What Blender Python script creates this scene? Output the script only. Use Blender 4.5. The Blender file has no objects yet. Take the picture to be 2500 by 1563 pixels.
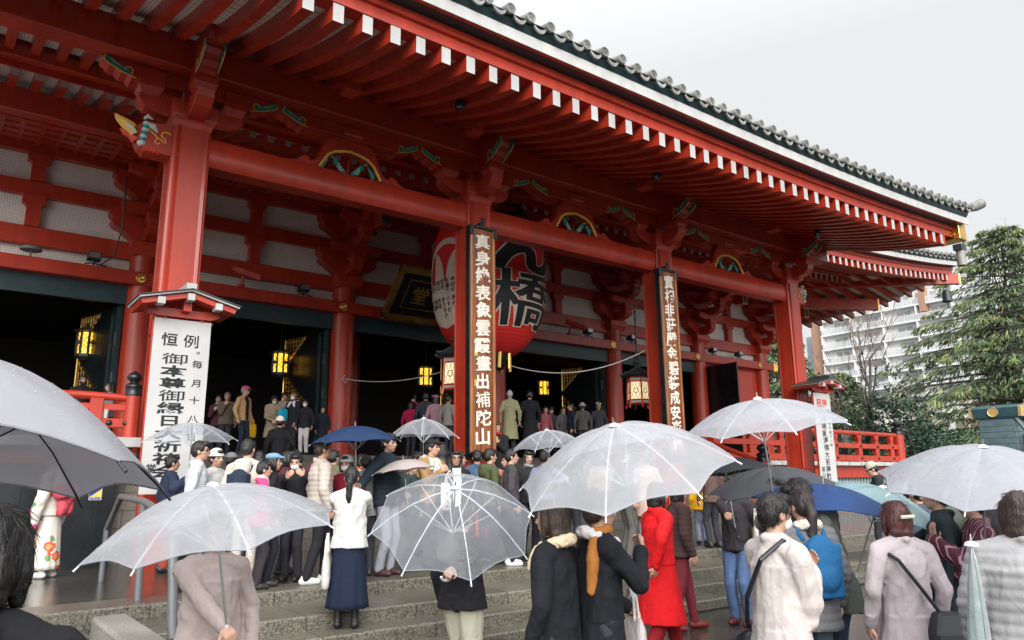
import bpy, bmesh, math, random
from mathutils import Vector, Matrix, noise
R = math.radians
random.seed(7)
SC = bpy.context.scene
COL = SC.collection

# ---------------------------------------------------------------- camera
cam = bpy.data.cameras.new('camera'); camo = bpy.data.objects.new('camera', cam); COL.objects.link(camo)
cam.sensor_width = 36; cam.lens = 26.26; cam.clip_start = 0.05; cam.clip_end = 1500
camo.matrix_world = Matrix(((0.7962, -0.1200, -0.5930, 0), (-0.6049, -0.1750, -0.7768, 0), (-0.0106, 0.9772, -0.2122, 1.72), (0, 0, 0, 1)))
SC.camera = camo
# ---------------------------------------------------------------- sky and light (overcast)
SUN_EL, SUN_AZ = R(27), R(212)     # azimuth measured from +Y towards +X
w = bpy.data.worlds.new('World'); SC.world = w; w.use_nodes = True
nt = w.node_tree; nt.nodes.clear()
N = lambda t, **k: _n(nt, t, **k)
def _n(tree, t, **k):
    n = tree.nodes.new(t)
    for a, b in k.items(): setattr(n, a, b)
    return n
sky = N('ShaderNodeTexSky'); sky.sky_type = 'NISHITA'; sky.sun_disc = False
sky.sun_elevation = SUN_EL; sky.sun_rotation = SUN_AZ; sky.dust_density = 6; sky.air_density = 1.5
tc = N('ShaderNodeTexCoord'); sep = N('ShaderNodeSeparateXYZ'); nt.links.new(tc.outputs['Generated'], sep.inputs[0])
ramp = N('ShaderNodeValToRGB')
ramp.color_ramp.elements[0].position = 0.0; ramp.color_ramp.elements[0].color = (0.31, 0.314, 0.318, 1)
ramp.color_ramp.elements[1].position = 1.0; ramp.color_ramp.elements[1].color = (0.78, 0.78, 0.78, 1)
e = ramp.color_ramp.elements.new(0.12); e.color = (0.385, 0.388, 0.391, 1)
e = ramp.color_ramp.elements.new(0.5); e.color = (0.405, 0.408, 0.410, 1)
e = ramp.color_ramp.elements.new(0.72); e.color = (0.62, 0.63, 0.635, 1)
nt.links.new(sep.outputs['Z'], ramp.inputs[0])
sc_ = N('ShaderNodeVectorMath', operation='SCALE'); sc_.inputs['Scale'].default_value = 15.0
nt.links.new(ramp.outputs[0], sc_.inputs[0])
nz = N('ShaderNodeTexNoise'); nz.inputs['Scale'].default_value = 1.7; nz.inputs['Detail'].default_value = 4
nt.links.new(tc.outputs['Generated'], nz.inputs['Vector'])
mr = N('ShaderNodeMapRange'); mr.inputs[3].default_value = 0.93; mr.inputs[4].default_value = 1.05
nt.links.new(nz.outputs[0], mr.inputs[0])
sc2 = N('ShaderNodeVectorMath', operation='SCALE'); dp = N('ShaderNodeVectorMath', operation='DOT_PRODUCT'); dp.inputs[1].default_value = (math.sin(SUN_AZ) * math.cos(SUN_EL), math.cos(SUN_AZ) * math.cos(SUN_EL), math.sin(SUN_EL)); nt.links.new(tc.outputs['Generated'], dp.inputs[0])
az = N('ShaderNodeMapRange'); az.inputs[1].default_value = 0.45; az.inputs[2].default_value = 0.95; az.inputs[3].default_value = 1.0; az.inputs[4].default_value = 3.6; nt.links.new(dp.outputs['Value'], az.inputs[0])   # the cloud is brightest round the hidden sun
am = N('ShaderNodeMath', operation='MULTIPLY'); nt.links.new(az.outputs[0], am.inputs[0]); nt.links.new(mr.outputs[0], am.inputs[1])
nt.links.new(sc_.outputs[0], sc2.inputs[0]); nt.links.new(am.outputs[0], sc2.inputs['Scale'])
mx = N('ShaderNodeMix', data_type='RGBA'); mx.inputs[0].default_value = 0.92      # cloud cover over the clear sky
nt.links.new(sky.outputs[0], mx.inputs[6]); nt.links.new(sc2.outputs[0], mx.inputs[7])
bg = N('ShaderNodeBackground'); bg.inputs['Strength'].default_value = 0.10
nt.links.new(mx.outputs[2], bg.inputs[0])
wo = N('ShaderNodeOutputWorld'); nt.links.new(bg.outputs[0], wo.inputs[0])
sl = bpy.data.lights.new('sun', 'SUN'); sl.energy = 1.5; sl.angle = R(32); sl.color = (1, 0.97, 0.93)
so = bpy.data.objects.new('sun', sl); COL.objects.link(so)
sdir = Vector((math.sin(SUN_AZ) * math.cos(SUN_EL), math.cos(SUN_AZ) * math.cos(SUN_EL), math.sin(SUN_EL)))
so.rotation_euler = sdir.to_track_quat('Z', 'Y').to_euler()
vs = SC.view_settings; SC.display_settings.display_device = 'sRGB'
vs.view_transform = 'Standard'; vs.look = 'None'; vs.exposure = 0.60; vs.gamma = 1.0
SC.render.engine = 'CYCLES'
cy = SC.cycles
cy.use_denoising = True; cy.max_bounces = 8; cy.diffuse_bounces = 3; cy.glossy_bounces = 3; cy.transparent_max_bounces = 24; cy.transmission_bounces = 4
cy.sample_clamp_indirect = 6; cy.caustics_reflective = False; cy.caustics_refractive = False

# ---------------------------------------------------------------- materials
MATS = {}
def mat(name, col, rough=0.5, metal=0.0, var=0.12, scale=3.0, bump=0.0, bscale=40.0, coat=0.0, emis=None, spec=0.5, detail=5, jit=0.0, streak=0.0, bdist=0.0, bmap=None):
    """principled paint/cloth/stone with a little noise in colour and roughness"""
    if name in MATS: return MATS[name]
    m = bpy.data.materials.new(name); m.use_nodes = True; t = m.node_tree
    p = t.nodes['Principled BSDF']
    p.inputs['Base Color'].default_value = (*col, 1); p.inputs['Roughness'].default_value = rough; p.inputs['Metallic'].default_value = metal
    p.inputs['Coat Weight'].default_value = coat; p.inputs['Specular IOR Level'].default_value = spec
    co = _n(t, 'ShaderNodeTexCoord')
    if var:
        n = _n(t, 'ShaderNodeTexNoise'); n.inputs['Scale'].default_value = scale; n.inputs['Detail'].default_value = detail
        t.links.new(co.outputs['Object'], n.inputs['Vector'])
        g = _n(t, 'ShaderNodeMapRange'); g.inputs[1].default_value = 0.3; g.inputs[2].default_value = 0.7
        g.inputs[3].default_value = 1 - var; g.inputs[4].default_value = 1 + var
        t.links.new(n.outputs[0], g.inputs[0])
        v = _n(t, 'ShaderNodeVectorMath', operation='SCALE'); v.inputs[0].default_value = col
        t.links.new(g.outputs[0], v.inputs['Scale']); t.links.new(v.outputs[0], p.inputs['Base Color'])
        r = _n(t, 'ShaderNodeMapRange'); r.inputs[3].default_value = max(0.02, rough - 0.1); r.inputs[4].default_value = min(1, rough + 0.1)
        t.links.new(n.outputs[0], r.inputs[0]); t.links.new(r.outputs[0], p.inputs['Roughness'])
    if jit:
        oi = _n(t, 'ShaderNodeObjectInfo'); j = _n(t, 'ShaderNodeMapRange'); j.inputs[3].default_value = 1 - jit; j.inputs[4].default_value = 1 + jit; t.links.new(oi.outputs['Random'], j.inputs[0])
        src = p.inputs['Base Color'].links[0].from_socket; fac = j.outputs[0]
        if streak:
            ge = _n(t, 'ShaderNodeNewGeometry'); mp = _n(t, 'ShaderNodeMapping'); mp.inputs['Scale'].default_value = (5, 5, 0.5); t.links.new(ge.outputs['Position'], mp.inputs[0])
            ns = _n(t, 'ShaderNodeTexNoise'); ns.inputs['Scale'].default_value = 1.0; ns.inputs['Detail'].default_value = 7; t.links.new(mp.outputs[0], ns.inputs['Vector'])
            sm = _n(t, 'ShaderNodeMapRange'); sm.inputs[1].default_value = 0.32; sm.inputs[2].default_value = 0.62; sm.inputs[3].default_value = 1 - streak; sm.inputs[4].default_value = 1.03; t.links.new(ns.outputs[0], sm.inputs[0])
            mj = _n(t, 'ShaderNodeMath', operation='MULTIPLY'); t.links.new(j.outputs[0], mj.inputs[0]); t.links.new(sm.outputs[0], mj.inputs[1]); fac = mj.outputs[0]
        vj = _n(t, 'ShaderNodeVectorMath', operation='SCALE'); t.links.new(src, vj.inputs[0]); t.links.new(fac, vj.inputs['Scale']); t.links.new(vj.outputs[0], p.inputs['Base Color'])
    if bump:
        n2 = _n(t, 'ShaderNodeTexNoise'); n2.inputs['Scale'].default_value = bscale; n2.inputs['Detail'].default_value = 3; n2.inputs['Distortion'].default_value = bdist
        if bmap:
            bmp = _n(t, 'ShaderNodeMapping'); bmp.inputs['Scale'].default_value = bmap; t.links.new(co.outputs['Object'], bmp.inputs[0]); t.links.new(bmp.outputs[0], n2.inputs['Vector'])
            if var: t.links.new(bmp.outputs[0], n.inputs['Vector'])
        else: t.links.new(co.outputs['Object'], n2.inputs['Vector'])
        b = _n(t, 'ShaderNodeBump'); b.inputs['Strength'].default_value = bump; b.inputs['Distance'].default_value = 0.03
        t.links.new(n2.outputs[0], b.inputs['Height']); t.links.new(b.outputs[0], p.inputs['Normal'])
    if emis:
        p.inputs['Emission Color'].default_value = (*emis[:3], 1); p.inputs['Emission Strength'].default_value = emis[3]
    MATS[name] = m
    return m

def M_red():     return mat('red_lacquer', (0.47, 0.042, 0.019), 0.36, coat=0.08, var=0.13, scale=1.3, bump=0.06, bscale=14, jit=0.05, streak=0.20)
def M_white():   return mat('white_paint', (0.50, 0.50, 0.49), 0.5, var=0.06, jit=0.05, streak=0.12)
def M_black():   return mat('black_lacquer', (0.010, 0.013, 0.016), 0.3, var=0.3)
def M_teal():    return mat('dark_teal_paint', (0.020, 0.045, 0.052), 0.45, var=0.2)
def M_tile():    return mat('grey_roof_tile', (0.25, 0.25, 0.237), 0.5, var=0.35, scale=6, bump=0.15, jit=0.22, streak=0.3)
def M_gold():    return mat('gilt_metal', (0.80, 0.50, 0.14), 0.32, metal=1.0, var=0.15)
def M_green():   return mat('green_paint', (0.015, 0.30, 0.25), 0.45, var=0.5, scale=18)
def M_yellow():  return mat('yellow_paint', (0.85, 0.52, 0.10), 0.45, var=0.1)
def M_steel():   return mat('grey_steel', (0.35, 0.36, 0.37), 0.35, metal=0.9)
def M_bronze():  return mat('dark_bronze', (0.05, 0.06, 0.065), 0.45, metal=0.4, var=0.3)
def M_cable():   return mat('pale_rope', (0.55, 0.53, 0.48), 0.8)

def grid_plaster():
    if 'netted_plaster' in MATS: return MATS['netted_plaster']
    m = mat('netted_plaster', (0.82, 0.775, 0.72), 0.8, var=0.06); t = m.node_tree; p = t.nodes['Principled BSDF']
    src = p.inputs['Base Color'].links[0].from_socket
    co = _n(t, 'ShaderNodeNewGeometry'); s = _n(t, 'ShaderNodeSeparateXYZ'); t.links.new(co.outputs['Position'], s.inputs[0])
    outs = []
    for ax in ('X', 'Z'):
        a = _n(t, 'ShaderNodeMath', operation='MULTIPLY'); a.inputs[1].default_value = 16.0; t.links.new(s.outputs[ax], a.inputs[0])
        f = _n(t, 'ShaderNodeMath', operation='FRACT'); t.links.new(a.outputs[0], f.inputs[0])
        c = _n(t, 'ShaderNodeMath', operation='LESS_THAN'); c.inputs[1].default_value = 0.16; t.links.new(f.outputs[0], c.inputs[0]); outs.append(c)
    mxm = _n(t, 'ShaderNodeMath', operation='MAXIMUM'); t.links.new(outs[0].outputs[0], mxm.inputs[0]); t.links.new(outs[1].outputs[0], mxm.inputs[1])
    k = _n(t, 'ShaderNodeMapRange'); k.inputs[3].default_value = 1.0; k.inputs[4].default_value = 0.55; t.links.new(mxm.outputs[0], k.inputs[0])
    v = _n(t, 'ShaderNodeVectorMath', operation='SCALE'); t.links.new(src, v.inputs[0]); t.links.new(k.outputs[0], v.inputs['Scale'])
    t.links.new(v.outputs[0], p.inputs['Base Color'])
    return m

def granite(name, dark, light, rough, wet=0.0, brick=None):
    if name in MATS: return MATS[name]
    m = bpy.data.materials.new(name); m.use_nodes = True; t = m.node_tree; p = t.nodes['Principled BSDF']
    geo = _n(t, 'ShaderNodeNewGeometry')
    n = _n(t, 'ShaderNodeTexNoise'); n.inputs['Scale'].default_value = 48; n.inputs['Detail'].default_value = 4; n.inputs['Roughness'].default_value = 0.8
    t.links.new(geo.outputs['Position'], n.inputs['Vector'])
    r = _n(t, 'ShaderNodeValToRGB'); r.color_ramp.elements[0].position = 0.36; r.color_ramp.elements[1].position = 0.66
    r.color_ramp.elements[0].color = (*dark, 1); r.color_ramp.elements[1].color = (*light, 1); t.links.new(n.outputs[0], r.inputs[0])
    big = _n(t, 'ShaderNodeTexNoise'); big.inputs['Scale'].default_value = 0.9; big.inputs['Detail'].default_value = 6
    t.links.new(geo.outputs['Position'], big.inputs['Vector'])
    g = _n(t, 'ShaderNodeMapRange'); g.inputs[1].default_value = 0.3; g.inputs[2].default_value = 0.7; g.inputs[3].default_value = 0.6; g.inputs[4].default_value = 1.2
    t.links.new(big.outputs[0], g.inputs[0])
    v = _n(t, 'ShaderNodeVectorMath', operation='SCALE'); t.links.new(r.outputs[0], v.inputs[0]); t.links.new(g.outputs[0], v.inputs['Scale'])
    last = v.outputs[0]
    if brick:
        bt = _n(t, 'ShaderNodeTexBrick'); bt.inputs['Scale'].default_value = 1.0; bt.inputs['Mortar Size'].default_value = 0.006
        bt.inputs['Brick Width'].default_value = brick[0]; bt.inputs['Row Height'].default_value = brick[1]
        bt.inputs['Color1'].default_value = (1, 1, 1, 1); bt.inputs['Color2'].default_value = (0.78, 0.78, 0.78, 1); bt.inputs['Mortar'].default_value = (0.22, 0.22, 0.22, 1)
        if brick[2] == 'XZ':
            s = _n(t, 'ShaderNodeSeparateXYZ'); c = _n(t, 'ShaderNodeCombineXYZ'); t.links.new(geo.outputs['Position'], s.inputs[0])
            ad = _n(t, 'ShaderNodeMath', operation='ADD'); t.links.new(s.outputs['X'], ad.inputs[0]); t.links.new(s.outputs['Y'], ad.inputs[1])
            t.links.new(ad.outputs[0], c.inputs[0]); t.links.new(s.outputs['Z'], c.inputs[1]); t.links.new(c.outputs[0], bt.inputs['Vector'])
        else: t.links.new(geo.outputs['Position'], bt.inputs['Vector'])
        mu = _n(t, 'ShaderNodeMix', data_type='RGBA', blend_type='MULTIPLY'); mu.inputs[0].default_value = 1
        t.links.new(last, mu.inputs[6]); t.links.new(bt.outputs[0], mu.inputs[7]); last = mu.outputs[2]
    t.links.new(last, p.inputs['Base Color'])
    sn = _n(t, 'ShaderNodeSeparateXYZ'); t.links.new(geo.outputs['Normal'], sn.inputs[0]); tp = _n(t, 'ShaderNodeMapRange'); tp.inputs[1].default_value = 0.5; tp.inputs[2].default_value = 0.95; tp.inputs[3].default_value = 0.0; tp.inputs[4].default_value = 0.24 if wet else 0.0; t.links.new(sn.outputs['Z'], tp.inputs[0])
    rr = _n(t, 'ShaderNodeMapRange'); rr.inputs[1].default_value = 0.38; rr.inputs[2].default_value = 0.62
    rr.inputs[3].default_value = max(0.05, rough - wet); rr.inputs[4].default_value = rough; t.links.new(big.outputs[0], rr.inputs[0]); su = _n(t, 'ShaderNodeMath', operation='SUBTRACT', use_clamp=True); t.links.new(rr.outputs[0], su.inputs[0]); t.links.new(tp.outputs[0], su.inputs[1]); mxr = _n(t, 'ShaderNodeMath', operation='MAXIMUM'); mxr.inputs[1].default_value = 0.06; t.links.new(su.outputs[0], mxr.inputs[0]); t.links.new(mxr.outputs[0], p.inputs['Roughness'])
    b = _n(t, 'ShaderNodeBump'); b.inputs['Strength'].default_value = 0.25; b.inputs['Distance'].default_value = 0.006
    t.links.new(n.outputs[0], b.inputs['Height']); t.links.new(b.outputs[0], p.inputs['Normal'])
    MATS[name] = m; return m

def wood(name, c1, c2, rough=0.4, axis=(14, 14, 0.8)):
    if name in MATS: return MATS[name]
    m = bpy.data.materials.new(name); m.use_nodes = True; t = m.node_tree; p = t.nodes['Principled BSDF']
    co = _n(t, 'ShaderNodeTexCoord'); mp = _n(t, 'ShaderNodeMapping'); mp.inputs['Scale'].default_value = axis
    t.links.new(co.outputs['Object'], mp.inputs[0])
    n = _n(t, 'ShaderNodeTexNoise'); n.inputs['Scale'].default_value = 1.6; n.inputs['Detail'].default_value = 8; n.inputs['Distortion'].default_value = 0.6
    t.links.new(mp.outputs[0], n.inputs['Vector'])
    r = _n(t, 'ShaderNodeValToRGB'); r.color_ramp.elements[0].position = 0.33; r.color_ramp.elements[1].position = 0.68
    r.color_ramp.elements[0].color = (*c1, 1); r.color_ramp.elements[1].color = (*c2, 1); t.links.new(n.outputs[0], r.inputs[0])
    t.links.new(r.outputs[0], p.inputs['Base Color']); p.inputs['Roughness'].default_value = rough
    MATS[name] = m; return m

def vinyl(name, col, alpha, rough=0.25, trans=0.5):
    """see-through umbrella sheet: part clear, part milky"""
    if name in MATS: return MATS[name]
    m = bpy.data.materials.new(name); m.use_nodes = True; t = m.node_tree
    out = t.nodes['Material Output']; p = t.nodes['Principled BSDF']
    p.inputs['Base Color'].default_value = (*col, 1); p.inputs['Roughness'].default_value = rough
    tl = _n(t, 'ShaderNodeBsdfTranslucent'); tl.inputs[0].default_value = (*col, 1)
    a = _n(t, 'ShaderNodeMixShader'); a.inputs[0].default_value = trans; t.links.new(p.outputs[0], a.inputs[1]); t.links.new(tl.outputs[0], a.inputs[2])
    tr = _n(t, 'ShaderNodeBsdfTransparent'); tr.inputs[0].default_value = (0.97, 0.98, 0.99, 1)
    b = _n(t, 'ShaderNodeMixShader')
    co = _n(t, 'ShaderNodeTexCoord'); n = _n(t, 'ShaderNodeTexNoise'); n.inputs['Scale'].default_value = 5; n.inputs['Detail'].default_value = 4
    t.links.new(co.outputs['Object'], n.inputs['Vector'])
    n2 = _n(t, 'ShaderNodeTexNoise'); n2.inputs['Scale'].default_value = 7; n2.inputs['Detail'].default_value = 2; n2.inputs['Distortion'].default_value = 1.2; t.links.new(co.outputs['Object'], n2.inputs['Vector'])
    bm_ = _n(t, 'ShaderNodeBump'); bm_.inputs['Strength'].default_value = 0.12 if alpha > 0.9 else 0.4; bm_.inputs['Distance'].default_value = 0.03; t.links.new(n2.outputs[0], bm_.inputs['Height']); t.links.new(bm_.outputs[0], p.inputs['Normal']); t.links.new(bm_.outputs[0], tl.inputs['Normal'])
    lw = _n(t, 'ShaderNodeLayerWeight'); lw.inputs[0].default_value = 0.35
    g = _n(t, 'ShaderNodeMapRange'); g.inputs[3].default_value = alpha - 0.16; g.inputs[4].default_value = alpha + 0.10; t.links.new(n.outputs[0], g.inputs[0])
    ad = _n(t, 'ShaderNodeMath', operation='MULTIPLY_ADD', use_clamp=True); ad.inputs[1].default_value = 0.22
    t.links.new(lw.outputs['Facing'], ad.inputs[0]); t.links.new(g.outputs[0], ad.inputs[2])
    t.links.new(ad.outputs[0], b.inputs[0]); t.links.new(tr.outputs[0], b.inputs[1]); t.links.new(a.outputs[0], b.inputs[2])
    t.links.new(b.outputs[0], out.inputs[0])
    MATS[name] = m; return m

# ---------------------------------------------------------------- object helpers
WO = {}                              # world origin of every object (nothing is rotated by its parent)
def tag(o, label=None, cat=None, group=None, kind=None):
    if label: o['label'] = label
    if cat: o['category'] = cat
    if group: o['group'] = group
    if kind: o['kind'] = kind
    return o
def empty(name, loc, label=None, cat=None, group=None):
    o = bpy.data.objects.new(name, None); COL.objects.link(o); o.location = loc; o.empty_display_size = 0.2
    WO[o.name] = Vector(loc); return tag(o, label, cat, group)
def put(name, me, mats, parent=None, org=None, smooth=False):
    if not isinstance(mats, (list, tuple)): mats = [mats]
    if org is None:
        lo = Vector((1e9,) * 3); hi = Vector((-1e9,) * 3)
        for v in me.vertices:
            for i in range(3): lo[i] = min(lo[i], v.co[i]); hi[i] = max(hi[i], v.co[i])
        org = Vector(((lo.x + hi.x) / 2, (lo.y + hi.y) / 2, lo.z))
    me.transform(Matrix.Translation(-org))
    for m in mats: me.materials.append(m)
    o = bpy.data.objects.new(name, me); COL.objects.link(o)
    WO[o.name] = org
    if parent is not None:
        o.parent = parent; o.location = org - WO[parent.name]
    else: o.location = org
    if smooth is True:
        me.polygons.foreach_set('use_smooth', [True] * len(me.polygons))
    elif smooth:
        me.polygons.foreach_set('use_smooth', [True] * len(me.polygons)); me.set_sharp_from_angle(angle=R(smooth))
    me.update(); return o
def copy_at(o, delta, parent=None):
    c = o.copy(); COL.objects.link(c); p = parent if parent is not None else o.parent
    org = WO[o.name] + Vector(delta); WO[c.name] = org
    if p is not None: c.parent = p; c.location = org - WO[p.name]
    else: c.location = org
    return c
def copy_tree(o, delta, parent=None):
    kids = [k for k in o.children]
    c = copy_at(o, delta, parent)
    if o.type == 'EMPTY' and parent is None and o.parent is None: c.location = WO[c.name]
    for k in kids: copy_tree(k, delta, c)
    return c

class MB:
    def __init__(s): s.v = []; s.f = []; s.m = []; s.mi = 0
    def add(s, vs, fs):
        b = len(s.v); s.v += [tuple(v) for v in vs]
        for f in fs: s.f.append(tuple(b + i for i in f)); s.m.append(s.mi)
        return s
    def box(s, x0, x1, y0, y1, z0, z1):
        x0, x1 = min(x0, x1), max(x0, x1); y0, y1 = min(y0, y1), max(y0, y1); z0, z1 = min(z0, z1), max(z0, z1)
        return s.add([(x0, y0, z0), (x1, y0, z0), (x1, y1, z0), (x0, y1, z0), (x0, y0, z1), (x1, y0, z1), (x1, y1, z1), (x0, y1, z1)],
                     [(3, 2, 1, 0), (4, 5, 6, 7), (0, 1, 5, 4), (1, 2, 6, 5), (2, 3, 7, 6), (3, 0, 4, 7)])
    def prism(s, prof, ax, a0, a1):
        """prof: 2d outline; ax 'x': prof=(y,z), 'y': prof=(x,z), 'z': prof=(x,y)"""
        A = sum(prof[i][0] * prof[(i + 1) % len(prof)][1] - prof[(i + 1) % len(prof)][0] * prof[i][1] for i in range(len(prof)))
        if A < 0: prof = prof[::-1]
        f = {'x': lambda p, a: (a, p[0], p[1]), 'y': lambda p, a: (p[0], a, p[1]), 'z': lambda p, a: (p[0], p[1], a)}[ax]
        n = len(prof); vs = [f(p, a0) for p in prof] + [f(p, a1) for p in prof]
        fl = ax in 'xz'
        caps = [tuple(range(n))[::-1], tuple(range(n, 2 * n))]
        sides = [(i, (i + 1) % n, n + (i + 1) % n, n + i) for i in range(n)]
        if (ax == 'y') != (a1 < a0):
            caps = [c[::-1] for c in caps]; sides = [c[::-1] for c in sides]
        return s.add(vs, caps + sides)
    def tube(s, pts, rad, n=8, caps=True):
        pts = [Vector(p) for p in pts]; k = len(pts)
        rr = rad if isinstance(rad, (list, tuple)) else [rad] * k
        vs = []; up = Vector((0, 0, 1)); u = None
        for i, p in enumerate(pts):
            d = (pts[min(i + 1, k - 1)] - pts[max(i - 1, 0)]).normalized()
            if u is None:
                u = d.cross(up)
                if u.length < 1e-3: u = d.cross(Vector((1, 0, 0)))
            u = (u - d * u.dot(d)).normalized(); vv = d.cross(u)
            for j in range(n):
                a = 2 * math.pi * j / n; vs.append(p + (u * math.cos(a) + vv * math.sin(a)) * rr[i])
        fs = [(i * n + j, i * n + (j + 1) % n, (i + 1) * n + (j + 1) % n, (i + 1) * n + j) for i in range(k - 1) for j in range(n)]
        if caps: fs += [tuple(range(n))[::-1], tuple(range((k - 1) * n, k * n))]
        return s.add(vs, fs)
    def lathe(s, prof, c, n=24, axis='z', a0=0, a1=None):
        """prof: (radius, height) pairs"""
        full = a1 is None; a1 = a0 + 2 * math.pi if full else a1
        m = n if full else n + 1; vs = []
        for r, h in prof:
            for j in range(m):
                a = a0 + (a1 - a0) * j / n; x, y = r * math.cos(a), r * math.sin(a)
                vs.append({'z': (c[0] + x, c[1] + y, c[2] + h), 'y': (c[0] + x, c[1] - h, c[2] + y), 'x': (c[0] + h, c[1] + x, c[2] + y)}[axis])
        fs = []
        for i in range(len(prof) - 1):
            for j in range(n):
                j2 = (j + 1) % m; fs.append((i * m + j, i * m + j2, (i + 1) * m + j2, (i + 1) * m + j))
        if full: fs += [tuple(range(m))[::-1], tuple(range((len(prof) - 1) * m, len(prof) * m))]
        return s.add(vs, fs)
    def ball(s, c, r, n=12, m=8):
        r = r if isinstance(r, (list, tuple)) else (r, r, r)
        vs = [(c[0], c[1], c[2] - r[2])]
        for i in range(1, m):
            t = -math.pi / 2 + math.pi * i / m
            for j in range(n):
                a = 2 * math.pi * j / n
                vs.append((c[0] + r[0] * math.cos(t) * math.cos(a), c[1] + r[1] * math.cos(t) * math.sin(a), c[2] + r[2] * math.sin(t)))
        vs.append((c[0], c[1], c[2] + r[2])); L = len(vs) - 1
        fs = [(0, 1 + (j + 1) % n, 1 + j) for j in range(n)]
        for i in range(m - 2):
            for j in range(n): fs.append((1 + i * n + j, 1 + i * n + (j + 1) % n, 1 + (i + 1) * n + (j + 1) % n, 1 + (i + 1) * n + j))
        fs += [(L, 1 + (m - 2) * n + j, 1 + (m - 2) * n + (j + 1) % n) for j in range(n)]
        return s.add(vs, fs)
    def mesh(s, name='mesh', bevel=0.0, fix=False):
        me = bpy.data.meshes.new(name); me.from_pydata(s.v, [], s.f)
        if any(s.m): me.polygons.foreach_set('material_index', s.m)
        if bevel or fix:
            b = bmesh.new(); b.from_mesh(me)
            if fix: bmesh.ops.recalc_face_normals(b, faces=b.faces)
            if bevel:
                es = [e for e in b.edges if len(e.link_faces) == 2 and e.calc_face_angle(0) > 0.6]
                bmesh.ops.bevel(b, geom=es, offset=bevel, segments=1, profile=0.5, affect='EDGES', clamp_overlap=True)
            b.to_mesh(me); b.free()
        me.validate(); me.update(); return me
    def build(s, name, mats, parent=None, bevel=0.0, smooth=False, fix=False, org=None):
        return put(name, s.mesh(name, bevel, fix), mats, parent, org, smooth)

_TX = {}
def glyph(ch, off=0.0):
    """flat outline of a character, centred, about 1 unit high: (verts2d, faces)"""
    k = (ch, off)
    if k in _TX: return _TX[k]
    area = None
    for o_ in (0.0, off, off * 0.8, off * 0.6, off * 0.45, off * 0.3, off * 0.15, 0.0):
        c = bpy.data.curves.new('lettering', 'FONT'); c.body = ch; c.size = 1; c.offset = o_; c.resolution_u = 3
        o = bpy.data.objects.new('lettering', c); COL.objects.link(o)
        dg = bpy.context.evaluated_depsgraph_get(); me = bpy.data.meshes.new_from_object(o.evaluated_get(dg))
        vs = [(v.co.x, v.co.y) for v in me.vertices]; fs = [tuple(p.vertices) for p in me.polygons]
        bpy.data.objects.remove(o); bpy.data.curves.remove(c); bpy.data.meshes.remove(me)
        if not vs: break
        ar = sum(abs(sum(vs[f[i]][0] * vs[f[(i + 1) % len(f)]][1] - vs[f[(i + 1) % len(f)]][0] * vs[f[i]][1] for i in range(len(f)))) / 2 for f in fs)
        if area is None:
            area = ar; base = (vs, fs); bx = [min(v[0] for v in vs), max(v[0] for v in vs), min(v[1] for v in vs), max(v[1] for v in vs)]
            if off == 0.0: break
            continue
        ok = area * 1.0 <= ar <= area * 1.95 and all(bx[0] - 2 * off - 0.02 < v[0] < bx[1] + 2 * off + 0.02 and bx[2] - 2 * off - 0.02 < v[1] < bx[3] + 2 * off + 0.02 for v in vs)
        if ok: break
        vs, fs = base
    if vs:
        cx = (min(v[0] for v in vs) + max(v[0] for v in vs)) / 2; cy_ = 0.38
        vs = [(a - cx, b - cy_) for a, b in vs]
    _TX[k] = (vs, fs); return _TX[k]
def letters(mb, items, fn):
    """items: (char, u, v, width scale, height scale, offset); fn maps (u,v) to a point"""
    for ch, u, v, sx, sy, off in items:
        vs, fs = glyph(ch, off)
        mb.add([fn(u + a * sx, v + b * sy) for a, b in vs], fs)
    return mb
# ================================================================ setting: ground
def zs(z): return 1.72 + (z - 1.72) * 1.018
g = MB(); g.box(-250, 350, -120, 420, -0.3, 0.0)
tag(g.build('ground', granite('wet_paving', (0.028, 0.028, 0.027), (0.105, 0.103, 0.098), 0.40, 0.28, (1.2, 0.6, 'XY'))), 'wet grey flagstone plaza in front of the temple', kind='structure')

# ================================================================ lower stone stairs
ST = empty('stone_stairs', (8, 7.8, 0.0), 'speckled granite stairs of four steps up to the temple landing', 'stairs')
gr_f = granite('stair_granite', (0.012, 0.011, 0.008), (0.27, 0.25, 0.195), 0.6, 0.1, (1.27, 50, 'XY'))
gr_t = granite('wet_landing_stone', (0.028, 0.027, 0.023), (0.135, 0.128, 0.108), 0.34, 0.27, (1.05, 0.62, 'XY'))
ys = [6.88, 7.2, 7.63, 8.55]
for i in range(4):
    m = MB(); xr = 15.2 if i < 3 else 30.0
    y1 = ys[i + 1] + 0.02 if i < 3 else 9.15
    m.box(1.72 if i < 3 else 0.2, xr, ys[i], y1, 0.0 if i < 3 else 0.0, 0.14 * (i + 1))
    m.build('step', gr_f, ST, bevel=0.018)
m = MB(); m.box(-14, 30, 9.15, 13.3, 0.0, 0.556); m.box(-14, 0.2, 8.6, 9.15, 0.0, 0.55)
m.build('landing', gr_t, ST)
m = MB(); m.box(1.38, 1.70, 6.7, 8.53, 0.0, 0.50); m.build('cheek_block', granite('pale_block_granite', (0.13, 0.125, 0.105), (0.42, 0.40, 0.35), 0.65), ST, bevel=0.03)
# right-hand return of the stairs
for i in range(4):
    m = MB(); m.box(15.21, 17.2 - 0.32 * i, ys[i] if i < 3 else 8.55, 9.14 if i < 3 else 8.56, 0.0, 0.14 * (i + 1) - 0.003)
    if i < 3: m.build('step', gr_f, ST, bevel=0.018)

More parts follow.
